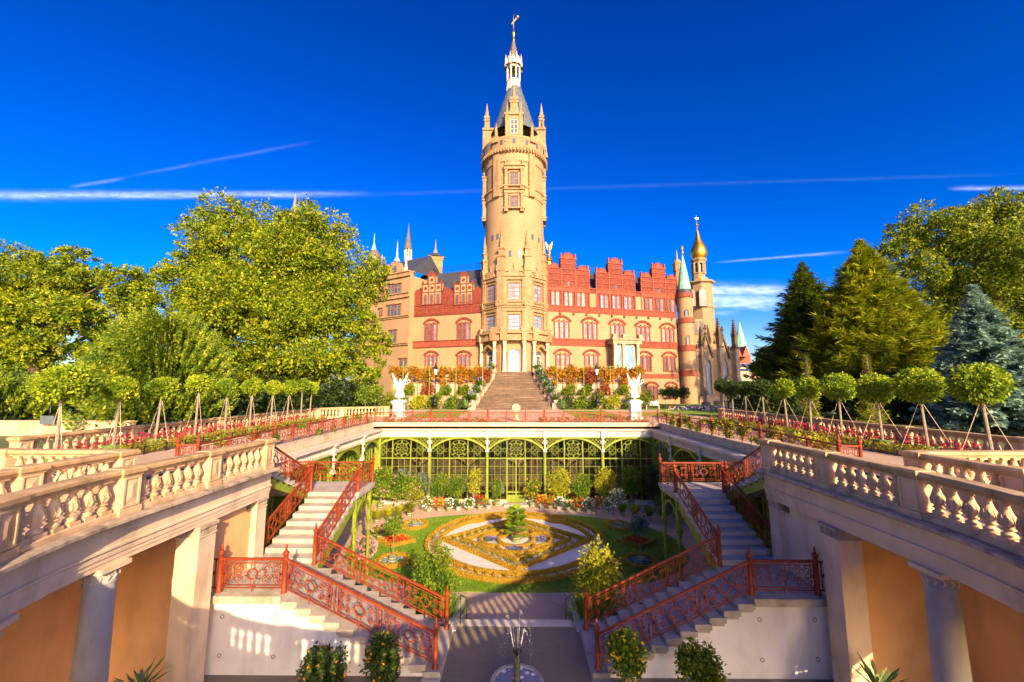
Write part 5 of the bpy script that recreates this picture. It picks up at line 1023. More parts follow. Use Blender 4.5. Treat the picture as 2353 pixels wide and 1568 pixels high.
def gable(fac, T, s0, s1, z0, h1, h2, m='terracotta', trim='terracotta_light'):
    w_ = s1 - s0; c = (s0 + s1) / 2; cw = w_ * .185; o = None
    b = fac.mb(); b.box(s0, s1, -.10, .7, z0, z0 + h1); b.box(c - cw, c + cw, -.101, .7, z0 + h1, z0 + h1 + h2); o = b.build('gable', m, T)
    b = fac.mb(); rr = (w_ / 2 - cw) / 2 * .82
    for s in (-1, 1): half_round(b, c + s * (cw + (w_ / 2 - cw) * .52), z0 + h1 - .05, rr, -.12, .6)
    half_round(b, c, z0 + h1 + h2 - .05, cw * .82, -.12, .6); b.build('gable_crest', m, o)
    b = fac.mb()
    for s in (-1, 1):
        half_round(b, c + s * (cw + (w_ / 2 - cw) * .52), z0 + h1 + .02, rr * .62, -.20, -.12)
        b.box(c + s * (w_ / 2 - .13) - .15, c + s * (w_ / 2 - .13) + .15, -.2, .2, z0 + h1, z0 + h1 + .9, .04); b.box(c + s * (cw - .12) - .14, c + s * (cw - .12) + .14, -.2, .2, z0 + h1 + h2, z0 + h1 + h2 + .9, .04)
    half_round(b, c, z0 + h1 + h2 + .02, cw * .5, -.2, -.12)
    for z in (z0, z0 + h1 * .36, z0 + h1 * .72, z0 + h1 - .06): b.box(s0 - .06, s1 + .06, -.22, 0 - .1, z, z + .13)
    for z in (z0 + h1 + h2 * .45, z0 + h1 + h2 - .1): b.box(c - cw - .1, c + cw + .1, -.22, -.1, z, z + .14)
    for f in (0, .33, .67, 1): s = s0 + w_ * f; b.box(s - .10, s + .10, -.19, -.1, z0, z0 + h1)
    b.build('gable_trim', trim, o)
    b = fac.mb(); b.M = fac.M @ Matrix.Translation((0, -.1, 0))
    for k in range(3): relief(b, s0 + w_ * k / 3 + .25, s0 + w_ * (k + 1) / 3 - .25, z0 + .2, z0 + h1 * .34, 4, 2, -.06, .06) if k != 1 else None; relief(b, s0 + w_ * k / 3 + .2, s0 + w_ * (k + 1) / 3 - .2, z0 + h1 * .42, z0 + h1 * .70, 3, 1, -.06, .06)
    relief(b, c - cw + .1, c + cw - .1, z0 + h1 + .1, z0 + h1 + h2 * .42, 3, 1, -.06, .06); tag(b.build('gable_tiles', trim, o), None, None, kind='stuff')
    b = fac.mb(); b.box(c - .18, c + .18, -.13, -.1, z0 + .3, z0 + h1 * .33); b.build('attic_window', 'pane_dark', o)
for i, (a, c, yb, ys, yt, wins, wt, wb) in enumerate(((100, 523, 580, 400, 292, (181, 315, 443), 632, 768), (597, 988, 602, 448, 342, (681, 802, 922), 676, 804), (1056, 1420, 645, 492, 392, (1138, 1251, 1361), 714, 838))):
    s0, z0 = FR.sz(*C5(a, yb)); s1, _ = FR.sz(*C5(c, yb)); m_ = (a + c) / 2; zb = FR.sz(*C5(m_, yb))[1]; gable(FR, RW, s0, s1, zE - .1, FR.sz(*C5(m_, ys))[1] - zE + .1, FR.sz(*C5(m_, yt))[1] - FR.sz(*C5(m_, ys))[1])
    for j, cx in enumerate(wins): s, zz = FR.sz(*C5(cx, wb)); _, zt = FR.sz(*C5(cx, wt)); double(FR, RW, s, zS2t + .18, zt - zz, .52, .82, (('pane', 'curtain'), ('pane_blue', 'pane'), ('pane_dark', 'pane'))[i])
    b = FR.mb()
    for f in (0, .335, .665, 1): s = s0 + (s1 - s0) * f; b.box(s - .13, s + .13, -.12, .02, zS2t + .12, zE - .1)
    b.box(s0, s1, -.13, .02, zE - .75, zE - .1); b.build('pilasters', 'terracotta_light', RW)
for a, c in ((527, 607), (994, 1076)): s0, _ = FR.sz(*C5(a, 700)); s1, _ = FR.sz(*C5(c, 700)); b = FR.mb(); b.box(s0, s1, -.05, .1, zS2t + .14, zE - .85); b.build('plaster_panel', 'castle', RW)
b = FR.mb(); b.box(-.5, FR.L, -.2, .5, zE - .1, zE + .08); b.build('eaves', 'terracotta_light', RW)
b = FR.mb()
for i in range(26): s = i * FR.L / 26; b.box(s - .02, s + .02, 4.4, 4.44, zE + 4.2, zE + 5.2)
b.box(0, FR.L, 4.4, 4.44, zE + 5.15, zE + 5.2); b.box(0, FR.L, 4.4, 4.44, zE + 4.7, zE + 4.74); tag(b.build('roof_railing', 'black_iron', RW), None, None, kind='stuff')
# garden porch on the right wing
s, zf = FR.sz(*C5(855, 1425)); ztp = FR.sz(*C5(855, 1130))[1]; PO = thing('garden_porch', 'small stone garden porch with columns and arched glass doors on the right wing', 'porch', tuple(FR.M @ Vector((s, -2, zf))))
b = FR.mb(); b.prism([(s - 2.2, zf - .3), (s + 2.2, zf - .3), (s + 2.2, ztp), (s - 2.2, ztp)], -1.7, .0); b.build('body', 'castle_trim', PO)
b = FR.mb(); b.box(s - 2.9, s + 2.9, -2.5, .0, ztp - .15, ztp + .15); b.box(s - 2.7, s + 2.7, -2.3, 0, ztp - .75, ztp - .15)
for u in (-2.4, 0 - .6, 2.4): b.cbox(s + u, -2.1, ztp + .15, .7, .7, .7, .06)
b.build('entablature', 'gothic', PO)
for u in (-2.35, -.75, 1.95): b = FR.mb(); b.lathe([(.34, 0), (.30, .2), (.26, .3), (.23, ztp - .75 - zf - .4), (.34, ztp - .75 - zf - .1), (.36, ztp - .75 - zf)], s + u, -2.15, zf, 12); b.build('column', 'cream', PO, 50)
for u, w2 in ((-1.55, .9), (.6, 1.5)):
    b = FR.mb(); band(b, s + u, zf, w2, ztp - .9 - zf, .22, -1.85, -1.7); o = b.build('door', 'cream', PO); b = FR.mb(); b.prism(arch_poly(s + u, zf, w2, ztp - .9 - zf), -1.75, -1.72); b.build('pane', 'pane_blue', o)
# ---- left wing
FL = Fac((-18.9, 68.6), (-6.1, 64.5)); LW = thing('castle_wing', 'yellow castle wing with two small red and cream gables left of the tower', 'castle wing', (-12, 66, 0))
zs1t = FL.sz(*C4(800, 1265))[1]; zs1b = FL.sz(*C4(800, 1320))[1]; zs2b = FL.sz(*C4(800, 995))[1]; zm = FL.sz(*C4(800, 890))[1]; ze = FL.sz(*C4(900, 770))[1]
b = FL.mb(); b.box(-.2, FL.L + 1.5, 0, 8, -1, zs2b); b.build('wall', 'castle', LW)
b = FL.mb(); b.box(-.2, FL.L + 1.5, -.04, 8, zs2b, ze); b.build('upper_wall', 'terracotta', LW)
b = FL.mb(); b.add([(-.2, .4, ze), (FL.L + 1, .4, ze), (FL.L + 1, 4.5, ze + 5), (-.2, 4.5, ze + 5), (FL.L + 1, 8.5, ze), (-.2, 8.5, ze)], [(0, 1, 2, 3), (3, 2, 4, 5), (0, 3, 5), (1, 4, 2)]); b.build('roof', 'slate', LW)
b = FL.mb(); b.box(-.2, FL.L + 1, -.14, 0, zs1b, zs1t); b.build('string_course', 'terracotta_light', LW); b = FL.mb(); b.box(-.2, FL.L + 1, -.24, 0, zs1t, zs1t + .12); b.box(-.2, FL.L + 1, -.2, 0, zs1b - .1, zs1b); b.box(-.2, FL.L + 1, -.2, 0, zs2b - .1, zs2b + .15); b.box(-.2, FL.L + 1, -.16, 0, zm - .06, zm + .08); b.build('string_course', 'terracotta', LW)
b = FL.mb(); relief(b, .2, FL.L, zs2b + .2, zm - .1, 22, 2, -.12, .07); tag(b.build('frieze_relief', 'terracotta_light', LW), None, None, kind='stuff')
for cx, cb in ((742, 1255), (1075, 1245)):
    s, z0 = FL.sz(*C4(cx, cb)); _, zt = FL.sz(*C4(cx, cb - 165)); triple(FL, LW, s, z0, zt - z0, .88, ('pane_dark', 'pane_dark', 'pane_blue'))
    s, z0 = FL.sz(*C4(cx, 1550)); _, zt = FL.sz(*C4(cx, 1415)); triple(FL, LW, s, z0, zt - z0, .84, ('pane', 'pane_blue', 'pane_blue'))
for (a, c, cx) in ((655, 850, 748), (980, 1170, 1075)):
    s0, _ = FL.sz(*C4(a, 890)); s1, _ = FL.sz(*C4(c, 890)); sc, z0 = FL.sz(*C4(cx, 890)); z1 = FL.sz(*C4(cx, 765))[1]; z2 = FL.sz(*C4(cx, 680))[1]; z3 = FL.sz(*C4(cx, 600))[1]; w_ = s1 - s0
    b = FL.mb(); b.box(s0, s1, -.12, .5, z0, z2); b.box(sc - w_ * .2, sc + w_ * .2, -.12, .5, z2, z3); o = b.build('gable', 'castle', LW)
    b = FL.mb(); half_round(b, sc, z3, w_ * .22, -.16, .4)
    for f in (0, .333, .667, 1): b.box(s0 + w_ * f - .09, s0 + w_ * f + .09, -.2, -.1, z0, z2)
    for z in (z1, z2, z0): b.box(s0 - .05, s1 + .05, -.21, -.1, z - .06, z + .06)
    b.box(sc - w_ * .22, sc + w_ * .22, -.21, -.1, z3 - .08, z3 + .05); b.box(sc - w_ * .2, sc - w_ * .2 + .15, -.2, -.1, z2, z3); b.box(sc + w_ * .2 - .15, sc + w_ * .2, -.2, -.1, z2, z3)
    for u in (-1, 1):
        b.box(sc + u * w_ * .5 - .14, sc + u * w_ * .5 + .14, -.2, .2, z2, z2 + .6, .03); half_round(b, sc + u * (w_ * .5 + .85), z1 + .1, .62, -.15, .35); b.box(sc + u * (w_ * .5 + .85) - .62, sc + u * (w_ * .5 + .85) + .62, -.14, .35, z0, z1 + .12)
    b.build('gable_trim', 'terracotta', o)
    for k in range(3):
        s = s0 + w_ * (k + .5) / 3; b = FL.mb(); band(b, s, z0 + .1, .34, (z1 - z0) * .74, .13, -.2, -.1); q = b.build('window', 'terracotta_light', o); 
        b = FL.mb(); b.prism(arch_poly(s, z0 + .1, .34, (z1 - z0) * .74), -.15, -.13); b.build('pane', 'pane_dark', o)
    for (s, z) in [(s0 + w_ * (k + .5) / 3, (z1 + z2) / 2) for k in range(3)] + [(sc, (z2 + z3) / 2)]:
        b = FL.mb(); b.M = FL.M @ Matrix.Translation((s, -.12, z)) @ Matrix.Rotation(R(90), 4, 'X'); b.lathe([(.28, 0), (.28, .1), (.18, .1), (.16, .02), (0, .02)], n=12); b.build('roundel', 'terracotta', o)
b = FL.mb(); 
for i in range(30): s = i * FL.L / 29; b.box(s - .02, s + .02, 4.4, 4.44, ze + 5, ze + 6.1)
b.box(0, FL.L + 1, 4.4, 4.44, ze + 6.05, ze + 6.1); b.box(0, FL.L + 1, 4.4, 4.44, ze + 5.5, ze + 5.54); tag(b.build('roof_railing', 'black_iron', LW), None, None, kind='stuff')
b = FL.mb(); s, z0 = FL.sz(*C4(505, 790)); b.box(-.45, .75, -.35, .6, zs2b - .2, ze + .2); z1 = FL.sz(*C4(505, 640))[1]; b.box(-.4, .7, -.3, .5, ze + .2, z1); half_round(b, .15, z1, .5, -.3, .4); b.build('corner_pier', 'terracotta_light', LW)
# ---- main tower
XT, YT_ = hitY(1182, 893, 66.5).x, 66.5
TW = thing('castle_tower', 'tall round yellow castle tower with slate cone roof and golden spire', 'tower', (XT, YT_, 0))
zf = lambda y, Y=61.45: hitY(1182, y, Y).z
def oct_(r): return [(XT + r / math.cos(R(22.5)) * math.sin(R(22.5 + 45 * i)), YT_ - r / math.cos(R(22.5)) * math.cos(R(22.5 + 45 * i))) for i in range(8)]
zP, zPc, zPe, zS1, zS2 = zf(855, 60.3), zf(782, 60.3), zf(757, 60.3), zf(696, 61.3), zf(617, 61.3)
b = MB(); b.zprism(oct_(5.2), -1, zS2); b.build('lower_storeys', 'castle', TW)
b = MB(); b.lathe([(5.08, zS2 - .1), (5.06, zf(450)), (5.2, zf(449)), (5.2, zf(432)), (5.42, zf(430)), (5.42, zf(427)), (5.05, zf(426)), (5.05, zf(372)), (5.25, zf(369)), (5.25, zf(352)), (5.45, zf(350)), (5.5, zf(340)), (5.58, zf(338)), (5.58, zf(322)), (5.7, zf(320)), (5.7, zf(316)), (5.2, zf(316))], XT, YT_, 0, 48); b.build('shaft', 'castle_tower', TW, 40)
b = MB()   # corbel table under the parapet
for i in range(64):
    a = 2 * math.pi * i / 64; b.M = Matrix.Translation((XT, YT_, 0)) @ Matrix.Rotation(a, 4, 'Z'); b.box(5.4, 5.85, -.13, .13, zf(350), zf(341))
tag(b.build('corbels', 'castle_trim', TW), None, None, kind='stuff')
for i, a in enumerate((-64, -43, -22, 0, 22, 43, 64)):
    M = Matrix.Translation((XT, YT_, 0)) @ Matrix.Rotation(R(a), 4, 'Z'); b = MB(); b.M = M; b.box(-.22, .22, -5.62, -5.5, zf(334), zf(323)); b.build('arrow_slit', 'pane_dark', TW)
for a in (-33, 33, -90, 90, 147, -147):
    M = Matrix.Translation((XT, YT_, 0)) @ Matrix.Rotation(R(a), 4, 'Z'); b = MB(); b.M = M; b.box(-.55, .55, -5.5, -5.0, zf(449), zf(351)); b.build('pilaster', 'castle_trim', TW)
    b = MB(); b.M = M; q = zf(316); b.box(-.55, .55, -5.9, -5.2, q - .8, q + .3, .1); b.lathe([(.36, 0), (.26, .5), (.30, .65), (.22, 1.3), (.12, 2.0), (0, 2.7)], 0, -5.5, q + .3, 8); b.build('pinnacle', 'castle_trim', TW)
def tower_window(a, r, z0, z1, w_, m, pil=True, ped=True, nm='window'):
    M = Matrix.Translation((XT, YT_, 0)) @ Matrix.Rotation(R(a), 4, 'Z'); h = z1 - z0; b = MB(); b.M = M
    for u in (-1, 1): b.box(min(u * w_ * .5, u * (w_ * .5 + .18)), max(u * w_ * .5, u * (w_ * .5 + .18)), -r - .18, -r + .3, z0 - .1, z1 + .1); b.box(u * (w_ * .5 + .62) - .24, u * (w_ * .5 + .62) + .24, -r - .34, -r + .4, z0 - .3, z1 + .5); b.box(u * (w_ * .5 + .62) - .32, u * (w_ * .5 + .62) + .32, -r - .42, -r + .3, z1 + .5, z1 + .95); b.box(u * (w_ * .5 + .62) - .3, u * (w_ * .5 + .62) + .3, -r - .4, -r + .3, z0 - .75, z0 - .3)
    b.box(-w_ / 2 - .1, w_ / 2 + .1, -r - .25, -r + .3, z1 + .1, z1 + .3); b.box(-w_ * .5 - 1.05, w_ * .5 + 1.05, -r - .5, -r + .3, z1 + 1.1, z1 + 1.3); b.box(-w_ * .5 - .9, w_ * .5 + .9, -r - .3, -r + .3, z1 + .6, z1 + 1.1); b.box(-w_ * .5 - 1.05, w_ * .5 + 1.05, -r - .5, -r + .3, z0 - .32, z0 - .12)
    if ped:
        n = 8; half = [(1.0 * math.cos(math.pi * i / n), z1 + 1.3 + 1.0 * math.sin(math.pi * i / n)) for i in range(n + 1)]; b.prism(half, -r - .35, -r + .1); b.lathe([(.16, 0), (.12, .4), (.05, 1.1), (0, 1.4)], 0, -r - .15, z1 + 2.2, 6)
        for u in (-1, 1): b.lathe([(.2, 0), (.14, .3), (.2, .5), (.05, 1.0)], u * (w_ * .5 + .7), -r - .15, z1 + 1.3, 6)
    o = b.build(nm, 'castle_trim', TW); b = MB(); b.M = M; b.box(-w_ / 2, w_ / 2, -r - .06, -r - .03, z0, z1); b.build('pane', m, o)
    b = MB(); b.M = M
    b.box(-.05, .05, -r - .11, -r - .06, z0, z1)
    for f in (0, .22, .5, .72, 1): z = z0 + (z1 - z0) * f; b.box(-w_ / 2, w_ / 2, -r - .10, -r - .06, z - .05, z + .05)
    for u in (-1, 1): b.box(u * w_ / 2 - .05, u * w_ / 2 + .05, -r - .11, -r - .06, z0, z1)
    b.build('window_frame', 'win_frame', o)
tower_window(0, 5.06, zf(426), zf(398), 1.35, 'pane_dark'); tower_window(0, 5.06, zf(477), zf(453), 1.35, 'pane_dark', ped=False)
for a in (-90, 90): tower_window(a, 5.06, zf(426), zf(398), 1.35, 'pane_dark'); tower_window(a, 5.06, zf(477), zf(453), 1.35, 'pane_dark', ped=False)
for a, y0, y1 in ((-44, 546, 533), (-32, 546, 533), (36, 546, 533), (53, 548, 536), (-7.5, 590, 576), (11, 590, 576)):
    b = MB(); b.M = Matrix.Translation((XT, YT_, 0)) @ Matrix.Rotation(R(a), 4, 'Z'); b.box(-.2, .2, -5.12, -5.0, zf(y0), zf(y1)); b.build('arrow_slit', 'pane_dark', TW)
for (y0, y1) in ((758, 724), (689, 652)):
    for a in (0, -45, 45): tower_window(a, 5.2, zf(y0, 61.3), zf(y1, 61.3), 1.75, 'pane' if y0 < 700 else 'pane_blue', ped=y0 < 700)
for z in (zS1 - .4, zS1, zS2 - .5):
    b = MB(); b.zprism(oct_(5.42 if z != zS1 else 5.62), z, z + (.4 if z != zS1 else .3)); b.build('string_course', 'castle_trim', TW)
for i in range(8):
    a = 22.5 + 45 * i; M = Matrix.Translation((XT, YT_, 0)) @ Matrix.Rotation(R(a), 4, 'Z'); b = MB(); b.M = M; r = 5.62
    b.box(-.6, .6, -r - .2, -r + .8, zPe, zS2 - .4); b.box(-.72, .72, -r - .35, -r + .8, zS1 - .5, zS1 + .35); b.box(-.7, .7, -r - .3, -r + .8, zS2 - .4, zS2 + .5); b.box(-.55, .55, -r - .15, -r + .8, zS2 + .5, zS2 + 1.9); b.box(-.68, .68, -r - .28, -r + .8, zS2 + 1.9, zS2 + 2.2); b.box(-.42, .42, -r, -r + .7, zS2 + 2.2, zS2 + 3.2); b.box(-.55, .55, -r - .14, -r + .8, zS2 + 3.2, zS2 + 3.4); b.lathe([(.34, 0), (.24, .8), (.3, .95), (.14, 2.0), (0, 3.4)], 0, -r + .3, zS2 + 3.4, 6)
    b.build('buttress', 'castle_trim', TW)
# porch ring
b = MB(); b.lathe([(5.7, zPc), (6.35, zPc), (6.35, zPc + .4), (6.25, zPc + .45), (6.25, zPe - .7), (6.6, zPe - .6), (6.6, zPe - .4), (6.2, zPe - .35), (6.2, zPe), (5.3, zPe)], XT, YT_, 0, 40); b.build('porch_entablature', 'castle_trim', TW, 30)
b = MB(); b.lathe([(6.9, -1), (6.9, zP), (5.0, zP)], XT, YT_, 0, 32); b.build('porch_floor', 'castle_trim', TW)
hcol = zPc - zP
for a in (-14.5, 14.5, -31, 31, -62, 62, -78, 78, -94, 94):
    b = MB(); b.lathe([(.40, 0), (.40, .15), (.30, .25), (.28, hcol * .4), (.24, hcol - .75), (.27, hcol - .7), (.25, hcol - .6), (.40, hcol - .1), (.44, hcol)], XT + 6.0 * math.sin(R(a)), YT_ - 6.0 * math.cos(R(a)), zP, 12); b.build('column', 'cream', TW, 50)
    b = MB(); b.M = Matrix.Translation((XT, YT_, 0)) @ Matrix.Rotation(R(a), 4, 'Z'); b.box(-.5, .5, -6.6, -6.0, zPc + .01, zPe - .35); b.box(-.55, .55, -6.45, -5.9, zPe - .3, zPe + .45, .05); b.build('pedestal', 'castle_trim', TW)
def tower_door(a, w_, h, m, nm, r=5.22):
    b = MB(); b.M = Matrix.Translation((XT, YT_, 0)) @ Matrix.Rotation(R(a), 4, 'Z') @ Matrix.Translation((0, -r, 0)); band(b, 0, zP, w_, h, .3, -.2, .05); b.prism(arch_poly(0, zP, w_, h), -.02, .0) if 0 else None; o = b.build(nm, 'castle_trim', TW)
    b = MB(); b.M = Matrix.Translation((XT, YT_, 0)) @ Matrix.Rotation(R(a), 4, 'Z') @ Matrix.Translation((0, -r, 0)); b.prism(arch_poly(0, zP, w_, h), -.05, -.02); b.build('pane', m, o)
    b = MB(); b.M = Matrix.Translation((XT, YT_, 0)) @ Matrix.Rotation(R(a), 4, 'Z') @ Matrix.Translation((0, -r, 0)); q = h - w_ / 2
    for u in (-.5, -.32, .32, .5): b.box(u * w_ - .05, u * w_ + .05, -.12, -.05, zP, zP + q)
    b.box(-w_ / 2, w_ / 2, -.13, -.05, zP + q - .1, zP + q + .08); b.box(-w_ / 2, w_ / 2, -.12, -.05, zP, zP + .1)
    if nm == 'door': b.box(-.3 * w_, .3 * w_, -.10, -.06, zP + .1, zP + q - .2); b.build('door_leaf', 'curtain', o)
    else:
        for f in (.25, .5, .75): b.box(-w_ / 2, w_ / 2, -.11, -.05, zP + q * f, zP + q * f + .05)
        b.build('window_frame', 'cream', o)
tower_door(0, 1.75, zf(802, 61.3) - zP, 'pane_blue', 'door'); tower_door(-45, 1.5, zf(806, 61.5) - zP, 'pane_dark', 'window'); tower_door(45, 1.5, zf(806, 61.5) - zP, 'pane_dark', 'window')
for a in (-45, 45):
    b = MB(); b.M = Matrix.Translation((XT, YT_, 0)) @ Matrix.Rotation(R(a), 4, 'Z'); z = zf(806, 61.5); b.prism([(-1.5, z - .2), (1.5, z - .2), (1.5, z + .1), (0, z + 1.1), (-1.5, z + .1)], -5.8, -5.2) if 0 else b.prism([(-1.5, z), (0, z + 1.0), (1.5, z), (1.5, z - .25), (0, z + .7), (-1.5, z - .25)], -6.0, -5.2); b.build('pediment', 'castle_trim', TW)
# crown: roof, dormers, lantern, spire
b = MB(); pxlathe(b, 66.5, 1182, [(56.5, 322), (44, 290), (31, 250), (22, 225), (18, 214), (17, 208)], 32); b.build('roof', 'tower_slate', TW, 50)
for sx in (-1, 0, 1):
    M = Matrix.Translation((XT, YT_, 0)) @ Matrix.Rotation(R(90 * sx), 4, 'Z'); b = MB(); b.M = M; z0, z1 = zf(318, 61), zf(265, 61.2); w_ = 1.4
    b.box(-w_, w_, -5.35, -3.6, z0 - .5, z1); b.box(-w_ - .2, w_ + .2, -5.55, -3.6, z1, z1 + .35); b.box(-w_ - .1, w_ + .1, -5.5, -3.6, z0 - .5, z0 + .4)
    for u in (-1, 1): b.box(u * 1.15 - .3, u * 1.15 + .3, -5.5, -5.2, z0, z1); b.lathe([(.22, 0), (.3, .3), (.15, .8), (.2, 1.0), (0, 2.4)], u * 1.15, -5.1, z1 + .35, 6)
    b.prism([(-.85, z1 + .35), (.85, z1 + .35), (.6, z1 + 1.5), (.6, z1 + 2.3), (-.6, z1 + 2.3), (-.6, z1 + 1.5)], -5.3, -4.4); b.box(-.75, .75, -5.4, -4.4, z1 + 2.3, z1 + 2.6); b.box(-.7, .7, -5.35, -4.4, z1 + 2.9, z1 + 3.3) ; b.box(-.6, .6, -5.25, -4.4, z1 + 2.6, z1 + 2.9); b.lathe([(.42, 0), (.36, .5), (.22, 1.5), (.1, 2.4), (0, 3.0)], 0, -4.9, z1 + 3.3, 6)
    o = b.build('dormer', 'castle_trim', TW); b = MB(); b.M = M; b.box(-.55, .55, -5.42, -5.36, z0 + .9, z1 - .9); b.build('pane', 'pane_dark', o); b = MB(); b.M = M
    for u in (-.56, 0, .56): b.box(u - .05, u + .05, -5.47, -5.42, z0 + .9, z1 - .9)
    for f in (0, .33, .66, 1): z = z0 + .9 + (z1 - z0 - 1.8) * f; b.box(-.56, .56, -5.47, -5.42, z - .05, z + .05)
    b.build('window_frame', 'white', o)
    if sx: b = MB(); b.M = M; b.add([(-w_, -5.3, z1 + .35), (w_, -5.3, z1 + .35), (w_, -2, z1 + .35), (-w_, -2, z1 + .35), (0, -5.2, z1 + 1.1), (0, -1.5, z1 + 1.1)], [(0, 1, 4), (1, 2, 5, 4), (3, 0, 4, 5)]); b.build('dormer_roof', 'lead', o)
b = MB(); pxlathe(b, 66.5, 1180, [(17.5, 215), (17.5, 207), (16.5, 205), (16, 193), (17, 192), (17, 190)], 8, R(22.5)); o = b.build('lantern', 'white', TW)
zl = lambda y: hitY(1180, y, 66.5).z; xl = hitY(1180, 175, 66.5).x
for i in range(8):
    a = R(22.5 + 45 * i); b = MB(); b.tube([(xl + 1.18 * math.cos(a), YT_ + 1.18 * math.sin(a), zl(192)), (xl + 1.18 * math.cos(a), YT_ + 1.18 * math.sin(a), zl(158))], .17, 8); b.build('lantern_column', 'white', o)
    a2 = a + R(22.5); b = MB(); b.M = Matrix.Translation((xl, YT_, 0)) @ Matrix.Rotation(a2 + math.pi / 2, 4, 'Z'); z = zl(166); A = [(.40 * math.cos(math.pi * k / 6), z + .40 * math.sin(math.pi * k / 6)) for k in range(7)]; b.prism([(.55, z - .05)] + [(.55, z + 1.1), (-.55, z + 1.1), (-.55, z - .05)] + [(-x, zz) for x, zz in A], -1.2, -1.0) if 0 else None
    zt = zl(152); b.box(-.5, .5, -1.25, -1.0, zl(163), zt); b.prism([(-.55, zt), (.55, zt), (0, zt + 1.3)], -1.35, -1.0); b.build('lantern_gable', 'white', o)
    b = MB(); b.lathe([(.2, 0), (.24, .3), (.16, .9), (.2, 1.1), (0, 2.6)], xl + 1.5 * math.cos(a), YT_ + 1.5 * math.sin(a), zl(160), 6); b.build('lantern_pinnacle', 'white', o)
b = MB(); pxlathe(b, 66.5, 1180, [(22, 158), (22, 154), (12, 146)], 8, R(22.5)); b.build('lantern_cornice', 'white', o)
b = MB(); pxlathe(b, 66.5, 1180, [(12.5, 148), (12, 137), (2.5, 94)], 8, R(22.5)); b.build('spire', 'lead', TW)
b = MB(); pxlathe(b, 66.5, 1180, [(3, 95), (3.6, 92), (2, 90), (2, 83), (4, 80), (3.8, 76), (1.3, 73), (1, 60), (.6, 45), (.2, 34)], 8); b.build('spire_finial', 'gold', TW, 50)
p0, p1 = hitY(1176, 56, 66.5), hitY(1189, 40, 66.5); b = MB(); b.bar(p0, p1, .12, .35); b.sphere(p1, .3, 6); b.build('weather_vane', 'gold', TW)
# golden winged figure on the roof right of the tower
p = hitY(1262, 640, 68); t = thing('gilded_figure', 'golden winged figure on a domed pedestal beside the tower', 'statue', tuple(p)); b = MB(); pxlathe(b, 68, 1262, [(9, 640), (9, 622), (7, 612), (7, 603), (9, 601), (6, 594), (3.5, 588), (3, 585)], 10); b.build('pedestal', 'gold', t)
q = hitY(1262, 586, 68); b = MB(); k = 1.9; b.M = Matrix.Translation(q) @ Matrix.Scale(k, 4)
b.lathe([(.10, 0), (.14, .1), (.10, .45), (.13, .62), (.11, .76), (.04, .8), (.07, .86), (.06, .95), (0, .98)], n=8)
for u in (-1, 1): b.prism([(u * .06, .55), (u * .16, .5), (u * .34, 1.25), (u * .26, 1.2), (u * .10, .85)], .02, .08)
b.build('figure', 'gold', t)
# ---- turret, onion tower and other roofs right
TR = thing('corner_turret', 'round yellow corner turret with green copper cone at the right end of the wing', 'turret', tuple(hitY(1584, 893, 71.0)))
p_ = hitY(1579, 800, 71.0)
def tl(nm, prof, m, sm=40, n=28): b = MB(); b.lathe([pxr(71.0, 1579, hw, y) for hw, y in prof], p_.x, 71.0, 0, n); return b.build(nm, m, TR, sm)
tl('wall', [(17.5, 935), (17.2, 800), (16.4, 676), (17, 676)], 'castle')
for (y0, y1) in ((865, 852), (808, 795), (744, 733), (686, 676)): tl('band', [(16.5, y0 + 1), (18.6, y0), (18.6, y1), (16.5, y1 - 1)], 'terracotta_light')
tl('eaves', [(18.5, 677), (15.5, 667)], 'slate'); tl('roof', [(15.2, 668), (11.5, 645), (7, 617), (3, 596), (1.3, 588)], 'copper', 25, 12); tl('finial', [(1.2, 590), (1.2, 585), (3, 583), (3, 579), (1.4, 577), (3, 573), (3, 569), (.8, 566), (.2, 564)], 'gold', 50, 8)
for (y0, y1) in ((744 - 18, 712), (792, 772)):
    z0, z1 = hitY(1576, y0, 69.5).z, hitY(1576, y1, 69.5).z; b = MB(); b.M = Matrix.Translation((p_.x, 71.0, 0)) @ Matrix.Rotation(R(-14), 4, 'Z') @ Matrix.Translation((0, -1.28, 0)); band(b, 0, z0, .42, z1 - z0, .1, -.12, .1); o = b.build('window', 'terracotta', TR); b = MB(); b.M = Matrix.Translation((p_.x, 71.0, 0)) @ Matrix.Rotation(R(-14), 4, 'Z') @ Matrix.Translation((0, -1.28, 0)); b.prism(arch_poly(0, z0, .42, z1 - z0), -.04, -.02); b.build('pane', 'pane_blue', o)
OT = thing('onion_tower', 'yellow tower with a golden onion dome and cross behind the chapel', 'tower', tuple(hitY(1610, 893, 79)))
b = MB(); pxlathe(b, 79, 1613, [(29, 930), (27, 760), (25, 735), (25, 712), (27, 711), (27, 706), (24, 705), (24, 656), (30, 653), (30, 650), (20, 648), (15, 640)], 8, R(22.5)); b.build('body', 'castle', OT)
b = MB(); pxlathe(b, 79, 1605, [(15, 645), (14, 640), (13, 632), (15, 631), (14, 629)], 8, R(22.5)); b.build('gallery', 'castle_trim', OT)
b = MB(); pxlathe(b, 79, 1605, [(9, 640), (9, 605)], 8, R(22.5)); b.build('lantern_core', 'pane_dark', OT)
zz = [hitY(1605, y, 79).z for y in (632, 606)]; xx = hitY(1605, 620, 79).x
for i in range(8): a = R(22.5 + 45 * i); b = MB(); b.tube([(xx + 1.15 * math.cos(a), 79 + 1.15 * math.sin(a), zz[0]), (xx + 1.15 * math.cos(a), 79 + 1.15 * math.sin(a), zz[1])], .2, 6); b.build('column', 'castle_trim', OT)
b = MB(); pxlathe(b, 79, 1605, [(14, 608), (14, 604), (17, 600), (17, 597), (13, 596)], 8, R(22.5)); b.build('cornice', 'castle_trim', OT)
